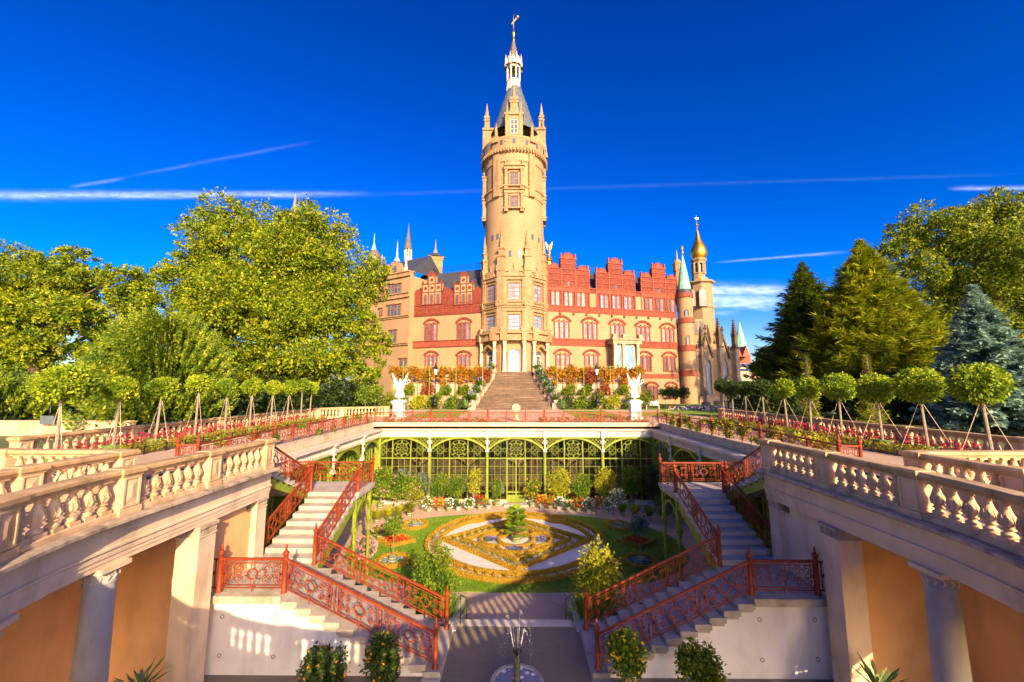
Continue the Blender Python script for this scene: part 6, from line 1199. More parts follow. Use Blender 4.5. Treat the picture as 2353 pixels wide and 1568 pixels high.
b = MB(); pxlathe(b, 79, 1604.5, [(12.5, 598), (15, 593), (17.6, 586), (18, 580), (16, 572), (11, 562), (6.5, 552), (4, 542), (2.3, 534), (1.5, 531)], 16); b.build('onion_dome', 'gold', OT, 35)
b = MB(); pxlathe(b, 79, 1601, [(1.6, 534), (2.6, 530), (1.2, 528), (1.2, 521), (3, 519), (2.8, 516), (.7, 514), (.7, 496)], 8); q0, q1 = hitY(1597, 502.5, 79), hitY(1605, 502.5, 79); b.bar(q0, q1, .1, .18); b.build('cross', 'gold', OT)
for (x, y0, y1, w_) in ((1617, 704, 664, 1.3), (1590, 704, 668, 1.0)):
    pp = hitY(x, y0, 76.6); z1 = hitY(x, y1, 76.6).z; b = MB(); b.M = Matrix.Translation((pp.x, 76.6, 0)); band(b, 0, pp.z, w_, z1 - pp.z, .2, -.15, .2); o = b.build('window', 'castle_trim', OT); b = MB(); b.M = Matrix.Translation((pp.x, 76.55, 0)); b.prism(arch_poly(0, pp.z, w_, z1 - pp.z), -.05, .05); b.build('pane', 'pane_dark', o)
# courtyard house behind with a stair gable
b = MB(); c0, c1 = hitY(1600, 893, 75), hitY(1633, 893, 77); YH = hitY(1600, 735, 75).z
HB = thing('castle_house', 'yellow castle block with red windows between turret and chapel', 'castle block', tuple(c0)); b.box(c0.x - 1.5, c1.x + .3, 74.5, 80, -1, hitY(1605, 792, 74.5).z + 0); b.box(c0.x - 1.5, c0.x + 2.2, 74.3, 80, 0, YH); b.build('wall', 'castle', HB)
for dx in (-.1, 1.0): z = hitY(1608, 770, 74.2).z; b = MB(); b.box(c0.x + dx, c0.x + dx + .7, 74.18, 74.3, z, z + 2.6); o = b.build('window', 'win_frame', HB); b = MB(); b.box(c0.x + dx + .12, c0.x + dx + .58, 74.15, 74.18, z + .1, z + 2.5); b.build('pane', 'pane_dark', o)
SP = thing('stair_tower', 'small yellow turret with slender spires behind the third red gable', 'turret', tuple(hitY(1557, 893, 76))); b = MB(); pxlathe(b, 76, 1557, [(9, 700), (9, 626), (11, 622), (11, 610), (12, 607), (9, 606), (8, 602), (3, 596)], 8); b.build('body', 'castle_trim', SP); b = MB(); pxlathe(b, 76, 1555, [(2.5, 606), (2, 590), (1, 580), (.3, 574)], 6); b.build('spire', 'castle_trim', SP)
# ---- chapel
CH = thing('chapel', 'brown gothic chapel choir with tracery windows, gables and pinnacles', 'chapel', tuple(hitY(1650, 915, 74)))
C6 = lambda x, y: (1564.7 + .3021 * x, 694.1 + .3021 * y)        # crop of the chapel
FC = Fac(tuple(hitY(1602, 893, 72.5).xy), tuple(hitY(1697, 893, 77.5).xy))
s0, s1 = 0, FC.L; zb = .0; zw = FC.sz(*C6(280, 370))[1]
b = FC.mb(); b.box(s0, s1, 0, 7, -.6, zw); b.build('wall', 'gothic', CH); b = FC.mb(); b.box(s0 - .1, s1 + .1, -.2, .3, zw - .35, zw); b.box(s0 - .1, s1 + .1, -.5, .3, -.4, 1.2); b.build('cornice', 'gothic', CH)
b = FC.mb()
for i in range(18): s = s0 + (s1 - s0) * i / 17; b.box(s - .07, s + .07, -.05, .1, zw, zw + 1.0)
b.box(s0, s1, -.08, .12, zw + 1.0, zw + 1.15); b.build('parapet', 'gothic', CH)
def lancet(fac, s, z0, z1, w_, T):
    h = z1 - z0; n = 7; zc = z0 + h - w_ * .87
    half = [(w_ / 2 - w_ + w_ * math.cos(R(60 * i / n)), zc + w_ * math.sin(R(60 * i / n))) for i in range(n + 1)]
    inn = [(s + w_ / 2, z0)] + [(s + x, z) for x, z in half] + [(s - x, z) for x, z in reversed(half[:-1])] + [(s - w_ / 2, z0)]
    k = (w_ + .7) / w_; outp = [(s + (x - s) * k, z0 + (z - z0) * (1 + .35 / h)) for x, z in inn]
    b = fac.mb()
    for i in range(len(inn) - 1): b.prism([inn[i], outp[i], outp[i + 1], inn[i + 1]], -.35, .1)
    o = b.build('window', 'gothic', T); b = fac.mb(); b.prism(inn[::-1], -.06, -.03); b.build('pane', 'pane_lead', o)
    b = fac.mb(); b.box(s - .08, s + .08, -.25, -.06, z0, zc)
    for u in (-1, 1): b.tube([(s + u * w_ * .25 + w_ * .25 * math.cos(q), -.15, zc + w_ * .25 * math.sin(q)) for q in [math.pi * j / 8 for j in range(9)]], .07, 4)
    b.tube([(s + w_ * .24 * math.cos(q), -.15, zc + w_ * .52 + w_ * .24 * math.sin(q)) for q in [2 * math.pi * j / 12 for j in range(12)]], .07, 4, True)
    for j in range(5): q = 2 * math.pi * j / 5; b.tube([(s + w_ * .11 * math.cos(q) + .12 * w_ * math.cos(v), -.15, zc + w_ * .52 + w_ * .11 * math.sin(q) + .1 * w_ * math.sin(v)) for v in [2 * math.pi * g / 6 for g in range(6)]], .035, 4, True)
    b.build('tracery', 'cream', o); return o
mat('pane_lead', (.16, .20, .26), (.28, .32, .38), 7, .25, spec=.6)
def wimperg(fac, s, z0, zt, w_, T):
    b = fac.mb(); b.prism([(s - w_ / 2, z0), (s - w_ / 2 + .35, z0), (s, zt - .9), (s + w_ / 2 - .35, z0), (s + w_ / 2, z0), (s, zt)], -.6, -.2)
    for i in range(9):
        for u in (-1, 1): f = (i + .5) / 9; b.cbox(s + u * w_ / 2 * (1 - f), -.4, z0 + (zt - z0) * f, .26, .3, .28, .06)
    b.lathe([(.12, 0), (.1, .6), (.35, .8), (.35, 1.0), (.1, 1.1), (.22, 1.35), (0, 1.7)], s, -.4, zt - .1, 6); b.build('gable', 'gothic_dark', T)
    b = fac.mb(); b.prism([(s - w_ / 2 + .3, z0), (s + w_ / 2 - .3, z0), (s, zt - .8)], -.3, -.15)
    for (du, dz, r) in ((0, .42, .5), (-.45, .18, .36), (.45, .18, .36), (0, .62, .28)): b.tube([(s + du * w_ * .4 + r * math.cos(v), -.33, z0 + (zt - z0) * dz + r * math.sin(v)) for v in [2 * math.pi * g / 10 for g in range(10)]], .08, 4, True)
    b.build('gable_tracery', 'gothic', T)
def pinn(fac, s, z0, zt, T, w_=.9, y=-.5):
    b = fac.mb(); b.box(s - w_ * .6, s + w_ * .6, y - w_ * .6, .4, -.6, z0 * .45); b.box(s - w_ / 2, s + w_ / 2, y - w_ / 2, .4, z0 * .45, z0); b.build('buttress', 'gothic', T)
    b = fac.mb(); h = zt - z0; b.cbox(s, y, z0, w_ * 1.25, w_ * 1.25, .25); b.cbox(s, y, z0 + .25, w_ * .8, w_ * .8, h * .42); b.cbox(s, y, z0 + .25 + h * .42, w_, w_, .15)
    for u in (-1, 1):
        for v in (-1, 1): b.add([(s + u * .4 * w_, y + v * .4 * w_, z0 + h * .36)] + [(s + u * .4 * w_ + p_[0], y + v * .4 * w_ + p_[1], z0 + h * .5) for p_ in ((.1, 0), (0, .1), (-.1, 0))], [(0, 1, 2), (0, 2, 3)])
    b.lathe([(w_ * .5, 0), (.06, h * .5)], s, y, z0 + .4 + h * .42, 4, R(45))
    for i in range(6):
        for q in range(4): f = (i + .4) / 6; a = R(45 + 90 * q); r = w_ * .5 * (1 - f) + .06; b.cbox(s + r * math.cos(a), y + r * math.sin(a), z0 + .4 + h * .42 + h * .5 * f, .2, .2, .2, .05)
    b.lathe([(.08, 0), (.2, .15), (.05, .3), (0, .5)], s, y, zt - .3, 6); b.build('pinnacle', 'gothic_dark', T)
for cx, yb, yt, xw, gt in ((200, 705, 420, 75, 215), (325, 600, 420, 45, 230)):
    s, z0 = FC.sz(*C6(cx, yb)); _, z1 = FC.sz(*C6(cx, yt)); z0 = FC.sz(*C6(200, 705))[1]; z1 = FC.sz(*C6(200, 420))[1]; lancet(FC, s, z0, z1, 2.15, CH); zg = FC.sz(*C6(185, gt))[1]; wimperg(FC, s - .1, FC.sz(*C6(185, 425))[1], FC.sz(*C6(185, 235))[1], 3.6, CH)
for cx, zt in ((140, 200), (275, 125), (395, 130)): s, _ = FC.sz(*C6(cx, 400)); pinn(FC, s, FC.sz(*C6(275, 350))[1], FC.sz(*C6(275, 125))[1] - (2.2 if cx == 140 else 0), CH, .95 if cx > 140 else .5)
b = FC.mb(); b.add([(s0, 0, zw), (s1, 0, zw), (s1, 4, zw + 3), (s0, 4, zw + 3)], [(0, 1, 2, 3)]); b.build('roof', 'slate', CH)
# ---- distant town
CS = thing('church_tower', 'distant brick church tower with tall green spire', 'church', tuple(hitY(1706, 893, 420))); b = MB(); pxlathe(b, 420, 1707, [(19, 900), (19, 818), (18, 818)], 4, R(30)); b.build('tower', 'brick', CS)
for dx in (-10, 9):
    b = MB(); q0, q1, q2 = hitY(1706 + dx - 9, 820, 405), hitY(1706 + dx + 9, 820, 405), hitY(1706 + dx, 795, 405); b.add([q0, q1, q2, q0 + Vector((0, 12, 0)), q1 + Vector((0, 12, 0)), q2 + Vector((0, 12, 0))], [(0, 1, 2), (0, 2, 5, 3), (1, 4, 5, 2)]); b.build('gable', 'brick', CS)
b = MB(); pxlathe(b, 420, 1701, [(17, 822), (13, 800), (8, 775), (3, 750), (.8, 742)], 8, R(22)); b.build('spire', 'copper', CS)
TB = thing('town_building', 'distant grey glass-roofed building between chapel and trees', 'building', tuple(hitY(1720, 893, 260))); q0, q1 = hitY(1690, 855, 260), hitY(1800, 855, 260); b = MB(); b.box(q0.x, q1.x, 260, 290, -2, hitY(1710, 852, 260).z); b.build('wall', 'pink_wall', TB); b = MB(); z = hitY(1710, 852, 260).z; b.add([(q0.x - 1, 259, z), (q1.x, 259, z), (q1.x, 275, z + 5.5), (q0.x, 275, z + 5.5)], [(0, 1, 2, 3)]); b.build('roof', 'pane_blue', TB); b = MB(); b.prism([(q0.x + 1, hitY(1700, 848, 258).z), (q0.x + 9, hitY(1700, 848, 258).z), (q0.x + 5, hitY(1700, 838, 258).z)], 257, 259); b.build('pediment', 'pink_wall', TB)
# ---- left house and towers behind
FH = Fac((-30, 73.9), (-18.3, 67.2)); LH = thing('castle_house', 'cream renaissance castle block with scrolled gable behind the plane tree', 'castle block', (-24, 70, 0)); zc = FH.sz(*C4(400, 615))[1]
b = FH.mb(); b.box(0, FH.L, 0, 9, -1, zc); b.build('wall', 'castle', LH)
for y, h, p in ((1310, .3, .25), (1030, .25, .2), (830, .7, .3), (620, .7, .35)): z = FH.sz(*C4(400, y))[1]; b = FH.mb(); b.box(-.1, FH.L + .1, -p, 0, z, z + h); b.box(-.1, FH.L + .1, -p - .2, 0, z + h, z + h + .2); b.build('string_course', 'castle_trim', LH)
for cx, y0, y1 in ((340, 790, 695), (408, 783, 690), (335, 1010, 905), (402, 1005, 898), (358, 1290, 1160), (232, 995, 940), (462, 1530, 1450), (250, 810, 700)):
    s, z0 = FH.sz(*C4(cx, y0)); _, z1 = FH.sz(*C4(cx, y1)); w_ = 1.35 if cx > 300 else .5; b = FH.mb(); b.box(s - w_ / 2 - .15, s + w_ / 2 + .15, -.15, 0, z0 - .15, z1 + .15); o = b.build('window', 'win_frame', LH); b = FH.mb(); b.box(s - w_ / 2, s + w_ / 2, -.18, -.15, z0, z1); b.build('pane', 'pane_dark', o); b = FH.mb(); b.box(s - .05, s + .05, -.22, -.18, z0, z1); b.box(s - w_ / 2, s + w_ / 2, -.22, -.18, z0 + (z1 - z0) * .65, z0 + (z1 - z0) * .65 + .08); b.box(s - w_ / 2 - .3, s + w_ / 2 + .3, -.35, -.0, z1 + .2, z1 + .4) ; b.build('lintel', 'castle_trim', o)
g = [FH.sz(*C4(x, y)) for x, y in ((275, 605), (290, 545), (300, 480), (330, 495), (345, 462), (385, 448), (425, 465), (440, 510), (455, 560), (485, 590))]; b = FH.mb(); b.prism(g, -.1, .6); o = b.build('gable', 'castle_trim', LH); s, z = FH.sz(*C4(385, 450)); b = FH.mb(); b.lathe([(.5, 0), (.45, .4), (.2, .8), (.12, 2), (.05, 3.2), (0, 4.2)], s, .2, z, 8); b.build('finial', 'white', o); s, z = FH.sz(*C4(378, 595)); b = FH.mb(); b.box(s - .35, s + .35, -.16, -.1, z + .2, z + 1.8); b.build('pane', 'pane_dark', o)
s, z = FH.sz(*C4(475, 585)); b = FH.mb(); b.lathe([(.4, 0), (.3, 1), (.15, 2.5), (0, 3.6)], s, .2, z, 8); b.build('finial', 'white', o)
b = FH.mb(); b.add([(0, .4, zc + .9), (FH.L, .4, zc + .9), (FH.L, 5, zc + 5), (0, 5, zc + 5)], [(0, 1, 2, 3)]); b.add([(FH.L, .4, zc + .9), (FH.L, 9, zc + .9), (FH.L, 5, zc + 5)], [(0, 1, 2)]); b.build('roof', 'slate', LH)
T1 = thing('castle_turret', 'slender cream lantern tower with tall pointed spire behind the left wing', 'tower', tuple(hitY(938, 893, 84))); b = MB(); pxlathe(b, 84, 938, [(15, 700), (15, 630), (17, 628), (17, 622), (14, 612), (9, 600)], 8, R(22.5)); b.build('roof_base', 'castle_trim', T1); b = MB(); pxlathe(b, 84, 938, [(9, 601), (9, 592), (7.5, 591)], 8, R(22.5)); b.build('gallery', 'white', T1)
b = MB(); pxlathe(b, 84, 938, [(5, 592), (5, 574)], 8); b.build('lantern_core', 'pane_dark', T1); zz = [hitY(938, y, 84).z for y in (592, 572)]; xx = hitY(938, 582, 84).x
for i in range(8): a = R(22.5 + 45 * i); b = MB(); b.tube([(xx + .68 * math.cos(a), 84 + .68 * math.sin(a), zz[0]), (xx + .68 * math.cos(a), 84 + .68 * math.sin(a), zz[1])], .13, 6); b.build('column', 'white', T1)
b = MB(); pxlathe(b, 84, 938.5, [(9.5, 574), (9.5, 571), (8.5, 570), (1.5, 530), (1.2, 520), (.3, 514)], 8, R(22.5)); b.build('spire', 'lead', T1)
T2 = thing('castle_turret', 'square cream tower with small slate dome behind the red gables', 'tower', tuple(hitY(1001, 893, 80))); b = MB(); pxlathe(b, 80, 1000.5, [(20, 700), (20, 603), (22, 602), (24, 596), (24, 594)], 4, R(62)); b.build('body', 'castle_trim', T2); b = MB(); pxlathe(b, 80, 1000.5, [(22, 594), (17, 588), (9, 584), (6, 583)], 8); b.build('dome', 'slate', T2); b = MB(); pxlathe(b, 80, 1001, [(6, 584), (4, 578), (2, 574), (1, 560), (.3, 551)], 8); b.build('finial', 'castle_trim', T2)
for dx in (-9, -3): z0, z1 = hitY(1000, 622, 78).z, hitY(1000, 608, 78).z; q = hitY(1001 + dx, 620, 78.4); b = MB(); b.box(q.x - .16, q.x + .16, 78.2, 78.9, z0, z1); b.build('slit_window', 'pane_dark', T2)
T3 = thing('castle_turret', 'brown bulbous dome with green tip behind the plane tree', 'tower', tuple(hitY(860, 893, 82))); b = MB(); pxlathe(b, 82, 860, [(13, 680), (13, 600), (14, 592), (12, 583), (7, 577), (6, 575)], 12); b.build('dome', 'lead', T3, 40); b = MB(); pxlathe(b, 82, 860, [(7, 577), (3, 565), (1.2, 556), (1, 545), (.3, 537)], 10); b.build('spire', 'copper', T3, 40)
T4 = thing('castle_turret', 'pale domed turret with pinnacle at the edge of the plane tree', 'tower', tuple(hitY(876, 893, 78))); b = MB(); pxlathe(b, 78, 877, [(9, 690), (9, 632), (11, 630), (8, 620), (3, 613), (2, 600), (1, 588), (.3, 585)], 8); b.build('body', 'castle_trim', T4)
T5 = thing('castle_turret', 'thin golden pinnacle just showing above the plane tree', 'spire', tuple(hitY(677, 893, 80))); b = MB(); pxlathe(b, 80, 677, [(8, 560), (5, 480), (3, 466), (2, 458), (.4, 446)], 8); b.build('spire', 'castle_trim', T5)
# ------------------------------------------------------------------ garden stairs and terraces below the castle
GS = thing('garden_stairs', 'wide weathered brown stone stairs rising to the castle tower door', 'stairs', (0, 50, 0))
NS = 30; ZT = zP
for i in range(NS):
    f = i / (NS - 1); y = 50.0 + 9.4 * f; hw = 4.75 - 2.35 * f; z = ZT * (i + 1) / NS; b = MB(); b.box(XT - hw, XT + hw, y, y + .75, z - .35, z); b.build('step', 'old_stair', GS)
for sg in (-1, 1):
    S = SIDE[sg]
    for k, (yy, z1, xo) in enumerate(((53.0, 1.5, 4.3), (56.0, 3.3, 3.5), (58.8, zP - .05, 2.8))):
        t = thing('terrace_wall', f'pinkish stone retaining wall, {["lowest", "middle", "top"][k]} tier {S} of the garden stairs', 'wall', (sg * 10, yy, 0)); x0, x1 = sorted((XT + sg * xo, sg * 17.4)); b = MB(); b.box(x0, x1, yy, yy + .5, -.5, z1); b.build('wall', 'pink_wall', t); b = MB(); b.box(x0 - .05, x1 + .05, yy - .12, yy + .6, z1, z1 + .14); b.build('coping', 'castle_trim', t)
        b = MB(); b.box(x0, x1, yy + .5, yy + 3.6, z1 - .4, z1 - .03); struct(b.build('terrace_bed', 'soil'))
        b = MB(); p = [(XT + sg * (4.85 - 2.3 * q), 50.2 + 9.2 * q) for q in (0, 1)]
    for i in range(6):     # stepped side blocks of the stairs
        f = i / 6; y = 50.2 + 9.2 * f; b = MB(); x0, x1 = sorted((XT + sg * (4.78 - 2.35 * f), XT + sg * (5.75 - 2.35 * f))); b.box(x0, x1, y, y + 1.6, -.3, ZT * (f + .10) + .25); b.build('side_block', 'pink_wall', GS)
        x, y, z = XT + sg * (5.25 - 2.35 * f), y + .7, ZT * (f + .10) + .25
        t = thing('agapanthus', f'agapanthus in a pot, {["lowest", "second", "third", "fourth", "fifth", "topmost"][i]} on the {S} flank of the garden stairs', 'potted plant', (x, y, z), 'agapanthus pots flanking the garden stairs'); pot(t, x, y, z, .3, .4, 'pot_stone'); spikes('leaves', 'leaf_grass', t, (x, y, z + .35), 210, 1.25, .07, 1.0, .6); blossoms('blossom', 'petal_sky', t, [(x, y, z + 1.2, .5, .5, .35)], 16, .14)
    t = thing('vine_pergola', f'autumn coloured vine pergola on green poles {S} of the garden stairs', 'pergola', (sg * 10, 56, 0))
    for i in range(8):
        x = sg * (4.9 + 1.75 * i); b = MB(); b.tube([(x, 55.6, 1.4), (x, 55.6, 5.9 + .5 * (i % 3))], .05, 6); b.build('pole', 'green_iron', t)
        if i % 2 == 0: b = MB(); b.tube([(x + .5, 52.6, -.1), (x + .5, 52.6, 5.6 + .3 * (i % 4))], .05, 6); b.build('pole', 'green_iron', t)
    b = MB(); b.bar((sg * 4.6, 55.6, 5.6), (sg * 17.2, 55.6, 5.6), .06, .06); b.build('crossbar', 'green_iron', t)
    bl = [(sg * (4.6 + .62 * i), 55.5 + .3 * math.sin(i * 2.1), 4.75 + .35 * math.sin(i * 1.7), .75, .6, .62 + .22 * math.sin(i * 2.9)) for i in range(21)] + [(sg * (5.3 + 2.4 * i), 55.4, 3.5 + .3 * (i % 2), .45, .4, .95) for i in range(5)]
    foliage('vine_leaves', 'leaf_autumn', t, bl, 11000, .26, per=8, shell=.4, inner=.3)
    t = thing('red_vine', f'dark red creeper patch on the {S} pergola', 'creeper', (sg * 10.6, 55, 3)); foliage('leaves', 'leaf_red', t, [(sg * (10.2 if sg > 0 else 4.3), 55.0, 4.3, .85, .5, 1.1)] * 2, 1800, .24, per=8, shell=.4)
    SH = [(6.4, 51.6, 1.0, 'leaf_std_dark'), (8.3, 51.8, .95, 'leaf_shrub'), (10.4, 51.7, 1.15, 'leaf_dark'), (12.5, 51.9, 1.0, 'leaf_bright'), (14.8, 51.6, 1.1, 'leaf_shrub'), (7.2, 54.6, .9, 'leaf_dark'), (9.6, 54.7, .85, 'leaf_shrub'), (12.0, 54.6, .9, 'leaf_red'), (14.6, 54.7, .9, 'leaf_dark'), (16.4, 52.2, 1.3, 'leaf_dark')]
    W = ['dark', 'broad green', 'tall dark', 'yellowish', 'green', 'dark', 'green', 'reddish', 'dark', 'largest dark']
    for i, (x, y, r, m) in enumerate(SH):
        z = 0 if y < 53 else 1.5; t = thing('shrub', f'{W[i]} shrub on the {"lowest" if z == 0 else "second"} bed {S} of the stairs, {["first", "second", "third", "fourth", "fifth", "first", "second", "third", "fourth", "last"][i]} from them', 'shrub', (sg * x, y, z), f'shrubs on the {S} castle terraces'); b = MB()
        for q in range(3): b.tube([(sg * x, y, z - .1), (sg * x + .3 * r * math.cos(q * 2.1), y + .3 * r * math.sin(q * 2.1), z + r)], [.05, .02], 5)
        b.build('stem', 'bark', t); foliage('leaves', m, t, [(sg * x, y, z + r * .8, r, r * .8, r * .85), (sg * x + .3 * r, y, z + r * 1.3, r * .6, r * .6, r * .6), (sg * x - .45 * r, y, z + r * .6, r * .6, r * .6, r * .6)], 1900, .2, per=8, shell=.4, inner=.3)
    t = thing('yucca', f'spiky yucca at the foot of the garden stairs, {S} side', 'yucca', (XT + sg * 5.9, 49.6, 0)); spikes('leaves', 'leaf_agave', t, (XT + sg * 5.9, 49.6, .2), 60, 1.3, .1, 1.0, .6)
    lamp(f'ornate dark lamp post beside the garden stairs on the {S}', (hitY(1000 if sg < 0 else 1372, 893, 50.5).x, 50.5, .6), 5.2)
    # white winged statues
    px0 = 918.5 if sg < 0 else 1457; YS = 34.3; p = hitY(px0, 893, YS); x = p.x
    t = thing('angel_statue', f'white winged woman statue holding a wreath on a pedestal, {S} of the stairs', 'statue', (x, YS, -.03), 'white winged statues'); zt = hitY(px0, 921, YS).z
    b = MB(); b.cbox(x, YS, -.03, 1.05, 1.05, .25); b.cbox(x, YS, .22, .82, .82, zt - .22 - .25); b.cbox(x, YS, zt - .25, .95, .95, .1); b.cbox(x, YS, zt - .15, 1.1, 1.1, .12); b.cbox(x, YS, zt - .03, .85, .85, .1); b.build('pedestal', 'statue', t)
    H = (hitY(px0, 872, YS).z - zt) ; k = H / 1.75; b = MB(); b.M = Matrix.Translation((x, YS, zt + .06)) @ Matrix.Rotation(R(0 if sg < 0 else 18), 4, 'Z') @ Matrix.Scale(k, 4)
    b.lathe([(.02, -.02), (.10, .0), (.09, .10), (.07, .16)], .0, 0, 0, 10)
    b.lathe([(.30, .16), (.36, .2), (.40, .28), (.34, .42), (.27, .62), (.22, .85), (.17, 1.0), (.155, 1.08), (.19, 1.22), (.21, 1.34), (.17, 1.44), (.07, 1.48), (.055, 1.55)], .02, 0, 0, 14, sy=.75)
    for q in range(11): a = 2 * math.pi * q / 11; b.tube([(.16 * math.cos(a) + .02, .12 * math.sin(a), 1.02), (.26 * math.cos(a) + .02, .19 * math.sin(a), .65), (.41 * math.cos(a + .1) + .02, .30 * math.sin(a + .1), .24)], [.03, .045, .05], 5)
    b.sphere((.02, -.01, 1.64), .115, 8, 1.15); b.sphere((.02, .07, 1.68), .09, 6); b.sphere((.02, -.12, 1.63), .022, 5)
    b.tube([(.19, 0, 1.36), (.38, -.06, 1.26), (.62, -.10, 1.30), (.68, -.10, 1.40)], [.065, .055, .045, .04], 6); b.tube([(-.17, 0, 1.36), (-.33, -.05, 1.18), (-.27, -.14, 1.0), (-.18, -.16, .95)], [.065, .055, .045, .04], 6)
    b.tube([(.76 + .11 * math.cos(v), -.10, 1.52 + .13 * math.sin(v)) for v in [2 * math.pi * g / 12 for g in range(12)]], .038, 5, True)
    b.build('figure', 'statue', t, 60)
    for u in (-1, 1):
        b = MB(); b.M = Matrix.Translation((x, YS, zt + .06)) @ Matrix.Rotation(R(0 if sg < 0 else 18), 4, 'Z') @ Matrix.Scale(k, 4) @ Matrix.Translation((u * .08, .10, 0)) @ Matrix.Rotation(R(u * -14), 4, 'Z')
        pts = [(0, 1.05), (u * .10, .92), (u * .22, .88), (u * .34, 1.2), (u * .47, 1.6), (u * .60, 2.15), (u * .57, 2.22), (u * .44, 2.0), (u * .26, 1.68), (u * .12, 1.5), (u * .02, 1.36)]
        b.prism(pts if u > 0 else pts[::-1], -.02, .05)
        for q in range(6): f = q / 6; b.tube([(u * (.05 + .05 * f), -.03, 1.1 + .3 * f), (u * (.2 + .1 * f), -.05, 1.15 + .45 * f), (u * (.36 + .2 * f), -.03, 1.35 + .75 * f)], [.02, .03, .012], 4)
        b.build('wing', 'statue', t)
# sundial in the middle of the terrace
t = thing('sundial', 'octagonal stone sundial on a pedestal behind the fence', 'sundial', (hitY(1186, 893, 33.2).x, 33.2, 0)); x = t.location.x; b = MB(); b.lathe([(.34, 0), (.34, .1), (.22, .16), (.2, .5), (.3, .62), (.12, .66), (.12, .7)], x, 33.2, -.03, 8); b.build('pedestal', 'stone', t)
b = MB(); b.M = Matrix.Translation((x, 33.2, 1.02)) @ Matrix.Rotation(R(75), 4, 'X'); b.lathe([(.33, -.06), (.36, 0), (.33, .06), (.26, .06), (.25, .04), (0, .04)], n=8, a0=R(22.5)); b.build('dial', 'stone', t); b = MB(); b.bar((x, 33.12, .95), (x + .05, 32.95, 1.15), .02, .04); b.build('gnomon', 'bronze', t)
# potted small trees and low shrubs on the terrace, bench and flower round on the right
for i, (x, y) in enumerate(((840, 930), (862, 930))):
    p = hitY(x, 893, 37 + i); std_pot(f'small leafy tree in a tub left of the left statue, {["left", "right"][i]} of the pair', p.x, p.y, .8, 2.1, 'leaf_shrub', .35, base=-.03, n=1600, leaf=.16, group='tub trees left of the statue')
for i, x in enumerate((1528, 1548, 1568)):
    p = hitY(x, 893, 55); std_pot(f'flat-topped dark standard rose near the castle wall, {["left", "middle", "right"][i]} of three', p.x, p.y, .85, 2.0, 'leaf_std_dark', .25, base=-.04, n=1200, leaf=.2, group='dark standard roses by the castle')
p = hitY(1497, 893, 52); t = thing('bench', 'white garden bench right of the right statue', 'bench', (p.x, 52, 0)); b = MB(); b.box(p.x - .9, p.x + .9, 51.8, 52.2, .42, .48); b.build('seat', 'statue', t); b = MB(); b.box(p.x - .9, p.x + .9, 52.2, 52.26, .55, .95); b.build('backrest', 'statue', t)
for u in (-.8, .8): b = MB(); b.cbox(p.x + u, 52, -.04, .08, .4, .46); b.build('leg', 'statue', t)
p = hitY(1615, 893, 50); t = thing('flower_round', 'round bed of white and red flowers in front of the chapel', 'flower bed', (p.x, 50, 0)); bl = [(p.x + 3.4 * math.cos(v) * q, 50 + 1.8 * math.sin(v) * q, .12, .8, .6, .22) for v in [2 * math.pi * g / 9 for g in range(9)] for q in (.5, 1)]; foliage('leaves', 'leaf_olive', t, bl, 2500, .14, per=8, shell=.3); blossoms('blossom', 'petal_white', t, bl, 420, .13); blossoms('blossom', 'petal_red', t, bl[::3], 90, .13)
p = hitY(1620, 893, 53); t = thing('garden_statue', 'small dark stone figure on a plinth in front of the chapel', 'statue', (p.x, 53, 0)); b = MB(); b.cbox(p.x, 53, -.04, .8, .8, .9); b.build('plinth', 'gothic', t); figure(t, Matrix.Translation((p.x, 53, .85)), 1.9, 'gothic')
balustrade('stone balustrade with vases in front of the chapel', [(hitY(1640, 893, 54).x, 54), (hitY(1735, 893, 56).x, 56)], [0, 3.3, 6.3], 0, .34)
lamp('dark lamp among the clipped trees before the chapel', (hitY(1671, 893, 36).x, 36, 0), 3.9)
# ------------------------------------------------------------------ large trees beyond the terraces
def blob_px(x, y, Y, rpx, ry=None, dy=0):
    r, _ = pxr(Y, x, rpx, y); p = hitY(x, y, Y); q, _ = pxr(Y, x, ry or rpx, y); return (p.x, p.y + dy, p.z, r, r * .85, q)
def bigtree(name, label, blobs, base, top, r0, m, n, size, per=16, clump=.11, lm=8, group=None, **kw):
    t = thing(name, label, 'tree', base, group); b = MB(); limbs(b, base, top, r0, blobs, lm, seed=int(abs(base[0] * 10))); b.build('trunk', 'bark', t)
    foliage('crown', m, t, burst(blobs), n, size, per=24, clump=.20, **kw); return t
Y = 42
bl = [blob_px(540, 570, Y, 100, 95), blob_px(470, 650, Y, 90, 90), blob_px(620, 560, Y, 70, 70, 3), blob_px(720, 570, Y, 95, 90), blob_px(800, 660, Y, 85, 95), blob_px(650, 680, Y, 120, 110, -2), blob_px(540, 760, Y, 110, 90), blob_px(690, 790, Y, 120, 85, -2), blob_px(830, 770, Y, 62, 80), blob_px(450, 760, Y, 80, 80, 2), blob_px(600, 840, Y, 110, 55), blob_px(760, 850, Y, 90, 45, -1), blob_px(850, 840, Y, 50, 50), blob_px(410, 610, Y, 40, 35)]
bigtree('plane_tree', 'huge rounded yellow-green plane tree left of the castle', bl, hitY(620, 893, Y).xy.to_3d() + Vector((0, 0, -.4)), hitY(630, 690, Y), .75, 'leaf_plane', 240000, .28, per=14, clump=.12, lm=12, shell=.72, inner=.12)
Y = 41
